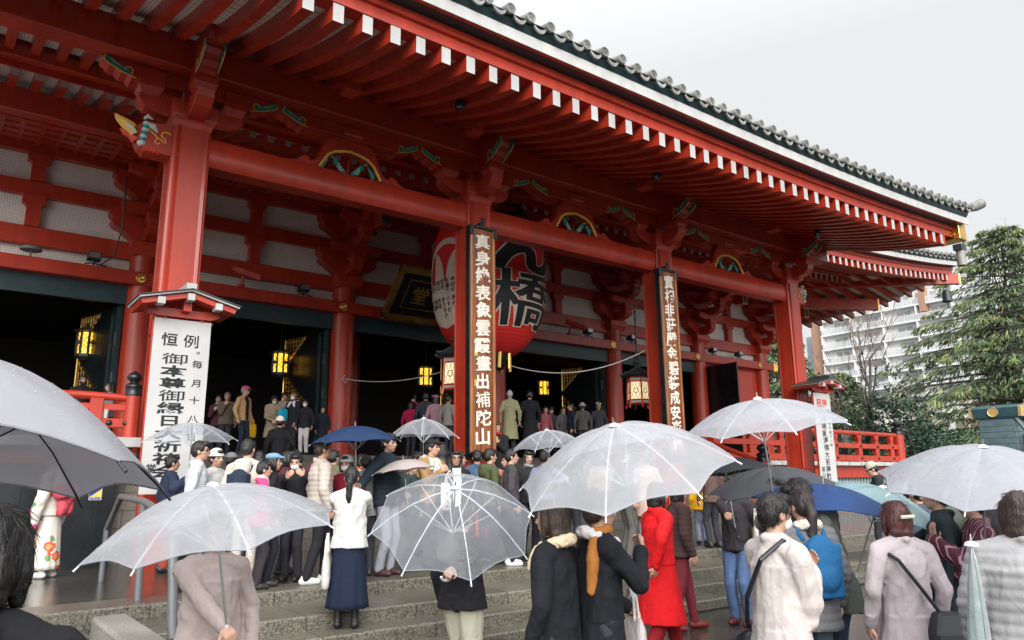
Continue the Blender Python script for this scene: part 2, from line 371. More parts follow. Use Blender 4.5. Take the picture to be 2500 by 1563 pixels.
# ================================================================ temple hall
TP = empty('temple_hall', (12.15, 13.0, 0.56), 'huge vermilion temple hall with white-tipped rafters and grey tiled porch roof', 'temple')
RED, WHT, BLK, GRN, YEL, GLD = M_red(), M_white(), M_black(), M_green(), M_yellow(), M_gold()
PLS = grid_plaster()
CARV = mat('pale_carving_paint', (0.55, 0.62, 0.5), 0.5)
def sq(mb, cx, cy, st):
    vs = []; fs = []
    for h, z in st:
        hx, hy = (h if isinstance(h, tuple) else (h, h)); vs += [(cx - hx, cy - hy, z), (cx + hx, cy - hy, z), (cx + hx, cy + hy, z), (cx - hx, cy + hy, z)]
    for i in range(len(st) - 1):
        for j in range(4): fs.append((i * 4 + j, i * 4 + (j + 1) % 4, i * 4 + 4 + (j + 1) % 4, i * 4 + 4 + j))
    n = (len(st) - 1) * 4; fs += [(3, 2, 1, 0), (n, n + 1, n + 2, n + 3)]
    return mb.add(vs, fs)
PX = [2.93, 9.07, 15.2, 21.33]; PY = 13.31
def leaf_mesh():
    """painted cloud leaf on a bracket end, running +x from curl to tip, front face at y=0"""
    m = MB(); c = [(0.06, 0.0), (0.14, 0.015), (0.22, 0.045), (0.30, 0.08), (0.38, 0.12), (0.46, 0.165)]
    t = [0.05, 0.06, 0.055, 0.06, 0.065, 0.05]
    up = [(x - 0.25 * d, z + d) for (x, z), d in zip(c, t)]; lo = [(x + 0.2 * d, z - d * 0.75) for (x, z), d in zip(c, t)]
    m.prism(lo + up[::-1], 'y', 0, -0.02)
    m.mi = 1
    m.tube([(x, -0.02, z - 0.004) for x, z in [(-0.04, -0.075), (0.02, -0.05), (0.08, -0.045)] + lo], 0.010, 5)
    arc = [(0.07 + 0.062 * math.cos(a), -0.02, 0.035 + 0.062 * math.sin(a)) for a in [R(d) for d in range(-20, 250, 25)]]
    m.tube([(0.02, -0.02, -0.05)] + arc[::-1], 0.010, 5); m.tube([(0.46, -0.02, 0.118), (0.435, -0.02, 0.215)], 0.010, 5)
    m.tube([(0.2, -0.022, 0.07), (0.28, -0.022, 0.10), (0.36, -0.022, 0.15)], 0.006, 4)
    return m
def leaf(parent, x, y, z, flip):
    m = leaf_mesh(); s = -1 if flip else 1
    m.v = [(x + s * a, y + b, z + c) for a, b, c in m.v]
    if flip: m.f = [f[::-1] for f in m.f]
    return m.build('painted_leaf', [GRN, YEL], parent)
def bracket_board(parent, cx, y0, y1, z, blocks, arm):
    b = MB(); half = [(0.0, 0.0), (0.97, 0.0), (1.03, -0.03), (1.1, 0.05), (1.19, 0.045), (1.28, 0.13), (1.37, 0.135), (1.5, 0.24)]
    prof = [(cx - x, z + d) for x, d in half[::-1]] + [(cx + x, z + d) for x, d in half[1:]] + [(cx + 1.5, z + 0.27), (cx - 1.5, z + 0.27)]
    b.prism(prof, 'y', y0, y1); b.build('bracket_board', RED, parent, bevel=0.008)
    for s in (-1, 1): leaf(parent, cx + s * 1.02, y0 - 0.002, z + 0.055, s < 0)
    for bx in blocks:
        b = MB(); sq(b, cx + bx, PY, [((0.15, 0.15), z - 0.22), ((0.16, 0.17), z - 0.18), ((0.2, 0.22), z - 0.1), ((0.205, 0.225), z - 0.08), ((0.205, 0.225), z + 0.25)])
        b.build('bearing_block', RED, parent, bevel=0.01)
for i, px in enumerate(PX):
    m = MB(); h = 0.31
    prof = []
    for sx, sy in ((-1, -1), (1, -1), (1, 1), (-1, 1)):
        cc = [(h - 0.12, h), (h - 0.115, h - 0.012), (h - 0.09, h - 0.012), (h - 0.085, h), (h - 0.055, h), (h - 0.045, h - 0.03), (h - 0.03, h - 0.045), (h, h - 0.055), (h, h - 0.085), (h - 0.012, h - 0.09), (h - 0.012, h - 0.115), (h, h - 0.12)]
        cc = [(sx * a, sy * b) for a, b in cc]
        prof += cc if sx * sy > 0 else cc[::-1]
    ang = sorted(prof, key=lambda p: math.atan2(p[1], p[0]))
    m.prism([(px + a, PY + b) for a, b in ang], 'z', 0.556, 7.86)
    P = m.build('porch_pillar', RED, TP, bevel=0.0)
    m = MB(); sq(m, px, PY, [(0.30, 7.83), (0.305, 7.88), (0.33, 7.95), (0.375, 8.01), (0.385, 8.04), (0.385, 8.31)]); m.build('capital', RED, P, bevel=0.012)
    m = MB(); a = [(0.0, 8.02), (0.42, 8.02), (0.62, 8.05), (0.78, 8.12), (0.88, 8.22), (0.9, 8.345)]
    m.prism([(px - x, z) for x, z in a[::-1]] + [(px + x, z) for x, z in a[1:]], 'y', PY - 0.17, PY + 0.17); m.build('bracket_arm', RED, P, bevel=0.01)
    bracket_board(P, px, PY - 0.2, PY + 0.2, 8.56, (-0.71, 0, 0.71), True)
    # forward nose pieces, stepped and curved
    m = MB()
    m.prism([(13.1, 7.98), (12.75, 8.0), (12.5, 8.07), (12.36, 8.2), (12.33, 8.345), (13.1, 8.345)], 'x', px - 0.15, px + 0.15)
    m.build('front_arm', RED, P, bevel=0.01)
    m = MB(); sq(m, px, 12.55, [((0.15, 0.14), 8.33), ((0.2, 0.2), 8.45), ((0.2, 0.2), 8.58)]); m.build('bearing_block', RED, P, bevel=0.01)
    m = MB()
    m.prism([(13.2, 8.58), (12.42, 8.58), (12.36, 8.62), (12.34, 8.70), (12.26, 8.70), (12.20, 8.78), (12.18, 8.86), (12.1, 8.86), (12.04, 8.95), (12.03, 9.03), (11.95, 9.05), (11.9, 9.15), (11.9, 9.34), (13.2, 9.34)], 'x', px - 0.14, px + 0.14)
    m.build('front_nose', RED, P, bevel=0.01)
    for s in (-1, 1):
        m = leaf_mesh(); m.v = [(px + s * 0.143 - s * b, 12.5 - a * 1.15, 8.72 + c * 1.5) for a, b, c in m.v]
        m.build('painted_leaf', [GRN, YEL], P, fix=True)
# kaerumata struts between the pillars
for i in range(3):
    cx = (PX[i] + PX[i + 1]) / 2
    half_o = [(1.3, 7.83), (1.12, 7.88), (1.0, 7.99), (0.9, 8.0), (0.86, 7.92), (0.76, 7.95), (0.68, 8.05), (0.6, 8.28), (0.5, 8.47), (0.36, 8.57)]
    half_i = [(0.67, 7.83), (0.6, 7.95), (0.5, 8.12), (0.36, 8.22), (0.18, 8.27), (0.0, 8.30)]
    prof = [(cx - x, z) for x, z in half_o] + [(cx + x, z) for x, z in half_o[::-1]] + [(cx + x, z) for x, z in half_i] + [(cx - x, z) for x, z in half_i[::-1][1:]]
    m = MB(); m.prism(prof, 'y', PY - 0.11, PY + 0.11); K = m.build('frog_leg_strut', RED, TP, bevel=0.0)
    m = MB(); m.tube([(cx + s * x, PY - 0.13, z + 0.01) for s, hh in ((-1, half_i), (1, half_i[::-1][1:])) for x, z in hh], 0.03, 6); m.build('gilt_rim', YEL, K)
    m = MB()
    for s in (-1, 1):
        for q in range(9):
            t = q / 8; m.mi = q % 2 if q < 6 else 0
            m.ball((cx + s * (0.12 + 0.16 * t + 0.02 * (q % 2)), PY - 0.02, 7.9 + 0.20 * t), (0.075 - 0.02 * t, 0.03, 0.03), 8, 5)
        m.mi = 0; m.tube([(cx + s * 0.56, PY, 7.86), (cx + s * 0.55, PY, 7.98), (cx + s * 0.44, PY, 8.12)], [0.02, 0.06, 0.02], 6)
        m.mi = 0; m.tube([(cx + s * 0.28, PY - 0.02, 8.0), (cx + s * 0.3, PY - 0.02, 8.12), (cx + s * 0.36, PY - 0.02, 8.15)], [0.05, 0.04, 0.015], 6)
        m.mi = 2; m.ball((cx + s * 0.38, PY - 0.03, 8.16), (0.03, 0.02, 0.02), 6, 4)
    m.mi = 3; m.tube([(cx, PY - 0.01, 7.86), (cx, PY - 0.01, 8.18)], 0.014, 5)
    m.build('bird_carving', [GRN, CARV, YEL, RED], K)
    m = MB(); sq(m, cx, PY, [((0.17, 0.17), 8.55), ((0.2, 0.2), 8.62), ((0.215, 0.225), 8.66), ((0.215, 0.225), 8.81)]); m.build('bearing_block', RED, K, bevel=0.01)
    bracket_board(K, cx, PY - 0.2, PY + 0.2, 8.56, (), False)
    # rainbow beam
    m = MB(); m.prism([(13.16, 7.27), (13.09, 7.36), (13.075, 7.5), (13.085, 7.7), (13.15, 7.81), (13.5, 7.81), (13.55, 7.7), (13.55, 7.36), (13.48, 7.27)], 'x', PX[i] + 0.305, PX[i + 1] - 0.305)
    m.build('rainbow_beam', RED, TP, smooth=42)
m = MB(); m.box(-2.5, 23.2, 12.78, 13.22, 8.83, 9.42); m.build('porch_purlin', RED, TP, bevel=0.02)
# dragon-head ends on the outer pillars
DR = mat('dragon_red_paint', (0.62, 0.04, 0.015), 0.4); DW = mat('dragon_white_paint', (0.62, 0.72, 0.72), 0.5)
for s, px in ((-1, PX[0]), (1, PX[3])):
    X = lambda d: px + s * d
    m = MB()
    m.prism([(X(0.3), 7.3), (X(0.72), 7.3), (X(0.8), 7.38), (X(0.86), 7.5), (X(0.84), 7.62), (X(0.9), 7.70), (X(0.72), 7.84), (X(0.3), 7.84)], 'y', 13.12, 13.5)
    m.mi = 1
    m.tube([(X(0.86), 13.3, 7.62), (X(0.98), 13.3, 7.74), (X(1.14), 13.3, 7.84), (X(1.2), 13.3, 7.9)], [0.13, 0.11, 0.06, 0.012], 8)      # upper jaw
    m.mi = 4
    m.tube([(X(0.84), 13.3, 7.52), (X(0.93), 13.3, 7.58), (X(1.03), 13.3, 7.6), (X(1.1), 13.3, 7.66)], [0.1, 0.07, 0.045, 0.015], 8)     # tongue and lower jaw
    for k in range(7):
        t = k / 6; m.mi = 2 if k % 2 else 3
        m.ball((X(0.78 - 0.05 * t), 13.16, 7.42 + 0.36 * t), (0.07, 0.09, 0.055), 8, 5)
    m.mi = 3; m.tube([(X(0.74), 13.14, 7.80), (X(0.62), 13.1, 7.74), (X(0.55), 13.11, 7.66)], [0.015, 0.06, 0.012], 6)
    m.tube([(X(0.78), 13.12, 7.86), (X(0.72), 13.12, 7.92), (X(0.64), 13.12, 7.88)], [0.02, 0.04, 0.01], 6)
    m.tube([(X(1.02), 13.18, 7.7), (X(0.94), 13.16, 7.66), (X(0.87), 13.16, 7.58)], [0.02, 0.03, 0.02], 6)
    m.mi = 1
    sp = [(X(0.42 - 0.10 * (1 - a / 500) * math.cos(R(a))), 13.105, 7.62 + 0.10 * (1 - a / 500) * math.sin(R(a))) for a in range(0, 460, 30)]
    m.tube([(X(0.78), 13.11, 7.74), (X(0.66), 13.105, 7.66), (X(0.52), 13.105, 7.55), (X(0.4), 13.105, 7.5)] + sp[9:0:-1], 0.012, 5)
    m.tube([(X(0.55), 13.11, 7.56), (X(0.58), 13.11, 7.48), (X(0.53), 13.11, 7.45), (X(0.5), 13.11, 7.49)], 0.012, 5)
    m.mi = 4
    for k in range(4): m.ball((X(0.72 - k * 0.07), 13.15, 7.31), (0.035, 0.05, 0.03), 6, 4)
    m.build('dragon_head', [RED, YEL, GRN, DW, DR], TP, fix=True)

# ---------------------------------------------------------------- porch roof
def zoff(x): return 0.305 * max(0, (x - 12.3) / 11) ** 2 + 0.10 * max(0, (8 - x) / 11) ** 2
RP = [(9.25, 8.305), (10.2, 8.50), (11.4, 8.84), (13.0, 9.385), (15.0, 10.0), (17.8, 10.85)]
def ramp_at(path, y):
    for (y0, z0), (y1, z1) in zip(path, path[1:]):
        if y <= y1: return z0 + (z1 - z0) * (y - y0) / (y1 - y0)
    return path[-1][1]
def smooth_path(path, n=4):
    out = []
    P = [path[0]] + path + [path[-1]]
    for i in range(1, len(P) - 2):
        for k in range(n):
            t = k / n; a, b, c, d = P[i - 1], P[i], P[i + 1], P[i + 2]
            out.append(tuple(0.5 * (2 * b[j] + (c[j] - a[j]) * t + (2 * a[j] - 5 * b[j] + 4 * c[j] - d[j]) * t * t + (3 * b[j] - a[j] - 3 * c[j] + d[j]) * t ** 3) for j in (0, 1)))
    out.append(path[-1]); return out
RPs = smooth_path(RP, 3)
def wgt(y): return max(0.0, min(1.0, (13.4 - y) / 4.15))
ROOF = MB(); ROOF.box(-3, 24.1, 16.9, 17.5, 11.35, 11.5); ROOF = ROOF.build('porch_roof', mat('roof_underboard', (0.05, 0.05, 0.055), 0.7), TP)
def rafter(name, path, x, w_, h, zf, parent, white=True):
    m = MB(); vs = []
    for y, z in path:
        z += zf(x, y); vs += [(x, y, z), (x + w_, y, z), (x + w_, y, z + h), (x, y, z + h)]
    n = len(path); fs = []
    for i in range(n - 1):
        for j in range(4): fs.append((i * 4 + j, i * 4 + 4 + j, i * 4 + 4 + (j + 1) % 4, i * 4 + (j + 1) % 4))
    fs.append((4 * n - 4, 4 * n - 1, 4 * n - 2, 4 * n - 3)); m.add(vs, fs)
    m.mi = 1 if white else 0; m.add(vs[:4], [(0, 1, 2, 3)])
    return m.build(name, [RED, WHT], parent, fix=True)
xs = []; x = 3.844 - 0.466 * 10
while x < 23.6:
    xs.append(x); x += 0.466 + max(0, min(0.03, (x - 12.5) / 9 * 0.03))
zpor = lambda x, y: zoff(x) * wgt(y)
jr = random.Random(2)
for x in xs: rafter('rafter', [(y + (jr.uniform(-0.012, 0.012) if k == 0 else 0), z + jr.uniform(-0.004, 0.004)) for k, (y, z) in enumerate(RPs)], x + jr.uniform(-0.008, 0.008), 0.168 + jr.uniform(-0.004, 0.004), 0.292, zpor, ROOF)
XE = xs[-1] + 0.2
def sheet(name, path, x0, x1, dz, zf, m_, parent, nx=40, flip=False):
    vs = []; fs = []; ny = len(path)
    for i in range(nx + 1):
        x = x0 + (x1 - x0) * i / nx
        for y, z in path: vs.append((x, y, z + dz + zf(x, y)))
    for i in range(nx):
        for j in range(ny - 1):
            f = (i * ny + j, i * ny + j + 1, (i + 1) * ny + j + 1, (i + 1) * ny + j); fs.append(f if not flip else f[::-1])
    return MB().add(vs, fs).build(name, m_, parent)
sheet('soffit_boards', [(9.36, ramp_at(RP, 9.36))] + RPs[1:], -3, XE, 0.278, zpor, PLS, ROOF)
def strip(name, prof, x0, x1, zf, m_, parent, nx=44, axis='x'):
    """prof: closed (y,z) outline swept along x, lifted by zf"""
    vs = []; fs = []; n = len(prof)
    A = sum(prof[i][0] * prof[(i + 1) % n][1] - prof[(i + 1) % n][0] * prof[i][1] for i in range(n))
    if A < 0: prof = prof[::-1]
    for i in range(nx + 1):
        x = x0 + (x1 - x0) * i / nx
        for y, z in prof: vs.append((x, y, z + zf(x)) if axis == 'x' else (y, x, z + zf(x)))
    for i in range(nx):
        for j in range(n): fs.append((i * n + j, (i + 1) * n + j, (i + 1) * n + (j + 1) % n, i * n + (j + 1) % n))
    fs += [tuple(range(n))[::-1], tuple(range(nx * n, (nx + 1) * n))]
    return MB().add(vs, fs).build(name, m_, parent, fix=True)
ORG = RED
def eave(x0, x1, ye, zf, parent, zb):
    """fascia stack above rafter ends whose bottoms are at zb, front at ye"""
    d = zb - 8.305
    o = lambda pts: [(ye + a - 9.25, z + d) for a, z in pts]
    strip('eave_board', o([(9.235, 8.602), (9.235, 8.785), (9.225, 8.795), (9.225, 8.92), (9.5, 8.92), (9.5, 8.602)]), x0, x1, zf, RED, parent)
    strip('eave_lip', o([(9.19, 8.80), (9.17, 8.815), (9.17, 8.935), (9.30, 8.935), (9.222, 8.80)]), x0, x1, zf, RED, parent)
    strip('eave_soffit_board', o([(8.95, 8.955), (8.95, 9.02), (9.4, 9.02), (9.4, 8.938)]), x0, x1, zf, M_teal(), parent)  # eave underside in its own dark teal paint
    strip('eave_red_edge', o([(8.90, 8.945), (8.90, 9.0), (8.948, 9.0), (8.948, 8.945)]), x0, x1, zf, RED, parent)
    strip('eave_white_fascia', o([(8.875, 8.955), (8.875, 9.165), (8.96, 9.165), (8.96, 9.022), (8.898, 9.002), (8.898, 8.955)]), x0, x1 + 0.35, zf, WHT, parent)
    strip('eave_tile_bed', o([(8.93, 9.167), (8.84, 9.30), (8.84, 9.36), (9.4, 9.52), (9.4, 9.2)]), x0, x1 + 0.3, zf, M_teal(), parent)
def zx(x): return zoff(x)
eave(-3, 24.25, 9.25, zx, ROOF, 8.305)
RT = [(8.78, 9.36), (9.8, 9.62), (11.5, 10.15), (13.5, 10.85), (17.5, 12.4)]
TL = M_tile()
sheet('roof_tiles', RT, -3, 24.6, 0.0, lambda x, y: zoff(x) * wgt(y), TL, ROOF, flip=False)
def tile_meshes():
    m = MB(); p = [(0.0, 0.0), (0.5, 0.128), (1.3, 0.35), (2.4, 0.70), (4.4, 1.40)]
    n = 12; vs = []
    for y, z in p:
        for j in range(n): a = 2 * math.pi * j / n; vs.append((0.088 * math.cos(a), y, z + 0.088 * math.sin(a)))
    fs = [(i * n + j, i * n + (j + 1) % n, (i + 1) * n + (j + 1) % n, (i + 1) * n + j) for i in range(4) for j in range(n)]
    m.add(vs, fs)
    prof = [(0.001, 0.0), (0.068, 0.0), (0.074, 0.014), (0.094, 0.016), (0.098, 0.0), (0.098, -0.035), (0.086, -0.05)]
    m.lathe([(r, h) for r, h in prof], (0, 0, 0), 20, 'y')
    vs, fs = glyph('卍', 0.012)
    for dy in (-0.012,):
        b = [(a * 0.112, -0.010, (c - 0.0) * 0.112) for a, c in vs]; k = len(b)
        m.mi = 1; m.add(b, fs); m.mi = 0
    c = MB(); cr = []
    for j in range(11):
        a = R(205 + 13 * j); cr.append((0.15 * math.cos(a), 0.19 * math.sin(a)))
    inn = [(0.135 * math.cos(R(208 + 12.4 * j)), 0.115 * math.sin(R(208 + 12.4 * j)) + 0.0) for j in range(11)]
    c.prism([(0.222 + a, b - 0.005) for a, b in cr] + [(0.222 + a, b - 0.005) for a, b in inn[::-1]], 'y', 0.02, 0.05)
    return m.mesh('round_eave_tile', fix=True), c.mesh('pan_eave_tile', fix=True)
RTM, PTM = tile_meshes()
TLD = mat('tile_relief', (0.10, 0.10, 0.10), 0.7)
for mm_ in (RTM,):
    mm_.materials.append(TL); mm_.materials.append(TLD)
    mm_.polygons.foreach_set('use_smooth', [True] * len(mm_.polygons)); mm_.set_sharp_from_angle(angle=R(40))
PTM.materials.append(TL)
def tile_row(x0, x1, step, ye, zfun, parent, rnd=RTM, pan=PTM):
    x = x0; r = random.Random(5)
    while x <= x1:
        for nm, me in (('round_eave_tile', rnd), ('pan_eave_tile', pan)):
            if nm[0] == 'p' and x + step > x1: continue
            o = bpy.data.objects.new(nm, me); COL.objects.link(o); o.parent = parent
            org = Vector((x, ye + r.uniform(-0.02, 0.02), zfun(x) + r.uniform(-0.012, 0.012))); o.location = org - WO[parent.name]; WO[o.name] = org
        x += step + max(0, min(0.035, (x - 12.5) / 9 * 0.035))
tile_row(6.28 - 0.436 * 20, 24.9, 0.436, 8.75, lambda x: 9.41 + 0.46 * max(0, (x - 12.3) / 11.7) ** 2.2, ROOF)
# roof corner pieces
m = MB(); m.tube([(24.6, 9.3, 9.96), (25.0, 9.0, 10.02), (25.25, 8.85, 10.08), (25.45, 8.75, 10.2)], [0.12, 0.14, 0.15, 0.165], 12); m.build('corner_tile', TL, ROOF, smooth=40)
m = MB(); m.box(24.12, 24.62, 9.0, 9.75, 8.86, 9.50); CN = m.build('corner_beam_end', GLD, ROOF, bevel=0.015)
m = MB()
for k, (yy, zz, rr) in enumerate([(9.25, 9.33, 0.1), (9.45, 9.1, 0.13), (9.2, 9.0, 0.07), (9.6, 9.36, 0.07), (9.62, 9.0, 0.06)]):
    m.tube([(24.105, yy + rr * (1 - a / 600) * math.cos(R(a + 70 * k)), zz + rr * (1 - a / 600) * math.sin(R(a + 70 * k))) for a in range(0, 420, 30)], 0.022, 6)
m.build('scroll_relief', mat('aged_gilt', (0.42, 0.16, 0.03), 0.4, metal=0.7), CN)
vs = []
for y, z in RPs: vs += [(XE - 0.01, y, z + zpor(XE, y) - 0.03), (XE + 0.14, y, z + zpor(XE, y) - 0.03), (XE + 0.14, y, z + zpor(XE, y) + 0.5), (XE - 0.01, y, z + zpor(XE, y) + 0.5)]
n = len(RPs); fs = [(i * 4 + j, i * 4 + 4 + j, i * 4 + 4 + (j + 1) % 4, i * 4 + (j + 1) % 4) for i in range(n - 1) for j in range(4)] + [(0, 1, 2, 3), (4 * n - 1, 4 * n - 2, 4 * n - 3, 4 * n - 4)]
MB().add(vs, fs).build('gable_board', RED, ROOF, fix=True)
# small hanger blocks and speakers tucked between the rafters
for x, y in ((5.18, 11.7), (7.98, 11.7), (13.1, 11.7), (18.6, 11.7)):
    m = MB(); z = ramp_at(RP, y); m.box(x, x + 0.3, y, y + 0.35, z - 0.14, z + 0.02); m.build('rafter_clamp', RED, ROOF, bevel=0.01)
for x, y in ((7.0, 10.7), (12.6, 10.9), (19.7, 11.1)):
    m = MB(); z = ramp_at(RP, y); m.lathe([(0.05, 0.1), (0.09, 0.08), (0.1, -0.06), (0.08, -0.09), (0.001, -0.09)], (x, y, z - 0.05), 14); m.build('ceiling_speaker', BLK, ROOF, smooth=40)

# ---------------------------------------------------------------- main hall eaves
def zji(x): return 1.1 * max(0, (x - 20) / 19.3) ** 2
def zhi(x): return 1.25 * max(0, (x - 20) / 19.3) ** 2.1
HE = MB(); HE.box(-4, 24, 17.78, 18.02, 10.72, 11.02); HE = HE.build('hall_eave', RED, TP, bevel=0.01)
strip('eave_beam', [(17.78, 10.72), (18.02, 10.72), (18.02, 11.02), (17.78, 11.02)], 24.0, 37.6, lambda x: zji(x), RED, HE, 20)
m = MB(); m.box(-4, 31.0, 18.03, 18.08, 10.58, 11.6); m.build('closing_board', RED, HE)
sheet('roof_underlay', [(16.8, 11.36), (19, 12.3), (26, 15.5), (36, 18)], -4.5, 31.0, 0.0, lambda a, y: 0.0, mat('roof_underboard', (0, 0, 0)), HE, nx=2)
JP = [(18.1, 10.44), (20.0, 10.98), (22.6, 11.8)]
x = 0.29 - 0.467 * 5
while x < 37.3: rafter('base_rafter', JP, x, 0.165, 0.285, lambda a, y: zji(a) * max(0, min(1, (22.6 - y) / 4.5)), HE); x += 0.467
sheet('base_soffit', [(18.06, 10.43)] + JP[1:], -4, 37.6, 0.27, lambda a, y: zji(a) * max(0, min(1, (22.6 - y) / 4.5)), PLS, HE)
HP = [(15.0, 9.98), (16.4, 10.42), (18.0, 10.92)]
x = 24.35
while x < 37.9: rafter('flying_rafter', HP, x, 0.165, 0.285, lambda a, y: zhi(a) * max(0.8, min(1, 1 - (y - 15) / 15)), HE); x += 0.467
sheet('flying_soffit', HP, 24.1, 38.2, 0.27, lambda a, y: zhi(a) * max(0.8, min(1, 1 - (y - 15) / 15)), PLS, HE)
eave(24.4, 38.6, 15.0, zhi, HE, 9.98)
tile_row(24.7, 39.3, 0.44, 14.5, lambda x: 9.41 + 9.98 - 8.305 + zhi(x) * 1.02, HE)
sheet('hall_roof_tiles', [(14.5, 11.06), (16, 11.5), (19, 12.6), (26, 16.5)], 24, 39.4, 0, lambda a, y: zhi(a) * max(0, min(1, (26 - y) / 11)), TL, HE)
m = MB(); m.tube([(38.9, 14.9, 12.4), (39.2, 14.6, 12.48), (39.45, 14.45, 12.65)], [0.12, 0.14, 0.15], 10); m.build('corner_tile', TL, HE, smooth=40)
# corner beams with gilt ends
for (p0, p1, hw, hh) in (((33, 20.2, 11.2), (38.65, 14.8, 11.15), 0.16, 0.24), ((32.4, 22.3, 10.6), (37.3, 18.2, 10.35), 0.18, 0.27)):
    a, b = Vector(p0), Vector(p1); d = (b - a).normalized(); sd = d.cross(Vector((0, 0, 1))).normalized() * hw; up = Vector((0, 0, hh))
    vs = [p + sx * sd + su * up for p in (a, b) for sx, su in ((-1, -1), (1, -1), (1, 1), (-1, 1))]
    c = MB().add(vs, [(0, 1, 5, 4), (1, 2, 6, 5), (2, 3, 7, 6), (3, 0, 4, 7), (3, 2, 1, 0), (4, 5, 6, 7)]).build('corner_beam', RED, HE, fix=True)
    vs = [b + d * q + sx * sd * 1.06 + su * up * 1.06 for q in (-0.02, 0.05) for sx, su in ((-1, -1), (1, -1), (1, 1), (-1, 1))]
    MB().add(vs, [(0, 1, 5, 4), (1, 2, 6, 5), (2, 3, 7, 6), (3, 0, 4, 7), (3, 2, 1, 0), (4, 5, 6, 7)]).build('gilt_cap', GLD, c, fix=True)
# east eave seen from below
y = 15.6; k = 0
while y < 36:
    ze = 10.0 + 1.0 * max(0, (22 - y) / 6.5) ** 2
    m = MB(); m.prism([(33.0, ze + 0.95), (38.3, ze), (38.3, ze + 0.27), (33.0, ze + 1.22)], 'y', y, y + 0.17); m.build('side_rafter', RED, HE); y += 0.62; k += 1
sheet('side_soffit', [(15.3, 11.2), (18, 10.5), (22, 10.2), (36, 10.2)], 38.4, 32.6, 0.12, lambda a, yy: (38.4 - a) * 0.18, PLS, HE, nx=6)
m = MB(); m.prism([(33.4, 11.5), (38.3, 10.62), (38.7, 10.75), (33.4, 12.3)], 'y', 18, 36); m.build('side_roof_edge', TL, HE)

# ---------------------------------------------------------------- hall front wall
CX = [-2.0, 4.05, 10.12, 16.3, 22.48, 28.08, 33.0]
WALL = MB(); WALL.box(-4, 33.0, 22.5, 22.7, zs(7.48), zs(10.8)); WALL = WALL.build('upper_wall', PLS, TP)
for z0, z1, y0 in ((7.78, 8.265, 22.3), (9.1, 9.5, 22.32), (10.25, 10.72, 22.3)):
    m = MB(); m.box(-4, 33.1, y0, 22.51, zs(z0), zs(z1)); m.build('wall_tie_beam', RED, WALL, bevel=0.015)
m = MB(); m.box(-4, 33.9, 22.0, 22.6, 7.13, 7.5); NG = m.build('nail_cover_beam', RED, TP, bevel=0.015)
for bx in (3.94, 9.95, 16.0, 22.12, 27.6, 32.4):
    m = MB(); m.lathe([(0.001, 0.03), (0.04, 0.05), (0.06, 0.03), (0.07, 0.045), (0.13, 0.04), (0.15, 0.015), (0.15, 0.0)], (bx, 22.0, 7.32), 24, 'y')
    for k in range(8): m.ball((bx + 0.105 * math.cos(k * math.pi / 4), 21.955, 7.32 + 0.105 * math.sin(k * math.pi / 4)), 0.018, 6, 4)
    m.build('gilt_boss', GLD, NG, smooth=40)
m = MB(); m.box(33.55, 33.93, 21.985, 22.62, 7.10, 7.53)
for k in range(6): m.tube([(33.6 + 0.05 * k, 21.975, 7.15), (33.62 + 0.05 * k, 21.97, 7.32), (33.58 + 0.05 * k, 21.975, 7.48)], 0.014, 5)
m.build('gilt_beam_end', GLD, NG)
m = MB(); m.box(-4, 28.0, 22.32, 22.5, 6.62, 7.13); m.build('door_lintel', M_teal(), TP)
COLM = RED
for cx in CX:
    m = MB(); m.lathe([(0.376, 2.45), (0.376, zs(7.9))], (cx, 22.4, 0), 36); c = m.build('round_column', COLM, TP, smooth=40)
    m = MB(); sq(m, cx, 22.4, [(0.36, zs(7.88)), (0.42, zs(8.0)), (0.46, zs(8.06)), (0.46, zs(8.27))]); m.build('capital', RED, c, bevel=0.012)
    for z0, z1 in ((8.265, 9.1), (9.5, 10.25)):
        h = z1 - z0; f = [(0.36, 0.0), (0.5, 0.14), (0.72, 0.33), (0.9, 0.42), (0.97, 0.55), (0.94, 0.68), (1.02, 0.8), (1.02, 1.0)]
        m = MB(); m.prism([(cx - a, zs(z0 + b * h)) for a, b in f[::-1]] + [(cx + a, zs(z0 + b * h)) for a, b in f], 'y', 22.05, 22.52); m.build('bracket_arm', RED, c)
    for z0, yo in ((8.27, 21.35), (9.1, 20.75), (9.75, 20.1)):
        m = MB(); zz = zs(z0)
        m.prism([(22.4, zz), (yo + 0.45, zz), (yo + 0.15, zz + 0.08), (yo, zz + 0.25), (yo, zz + 0.36), (22.4, zz + 0.36)], 'x', cx - 0.17, cx + 0.17)
        sq(m, cx, yo + 0.2, [((0.16, 0.16), zz + 0.36), ((0.22, 0.22), zz + 0.48), ((0.22, 0.22), zz + 0.66)])
        m.prism([(cx - 0.85, zz + 0.72), (cx - 0.5, zz + 0.62), (cx + 0.5, zz + 0.62), (cx + 0.85, zz + 0.72), (cx + 0.85, zz + 0.92), (cx - 0.85, zz + 0.92)], 'y', yo + 0.07, yo + 0.33)
        m.build('projecting_bracket', RED, c, bevel=0.01)
    m = MB(); m.box(cx - 0.16, cx + 0.16, 19.55, 20.0, 9.42, 9.86); t = m.build('tail_rafter', RED, c)
    m = MB(); m.box(cx - 0.17, cx + 0.17, 19.535, 19.55, 9.40, 9.88)
    m.build('gilt_plate', mat('dull_gilt', (0.32, 0.22, 0.10), 0.5, metal=0.6), t)
    m = MB()
    for k in range(8):
        a = k * math.pi / 4; m.tube([(cx, 19.525, 9.64), (cx + 0.15 * math.cos(a), 19.525, 9.64 + 0.2 * math.sin(a))], [0.02, 0.035], 5)
    m.build('plate_openwork', mat('openwork_shadow', (0.02, 0.012, 0.01), 0.7), t)
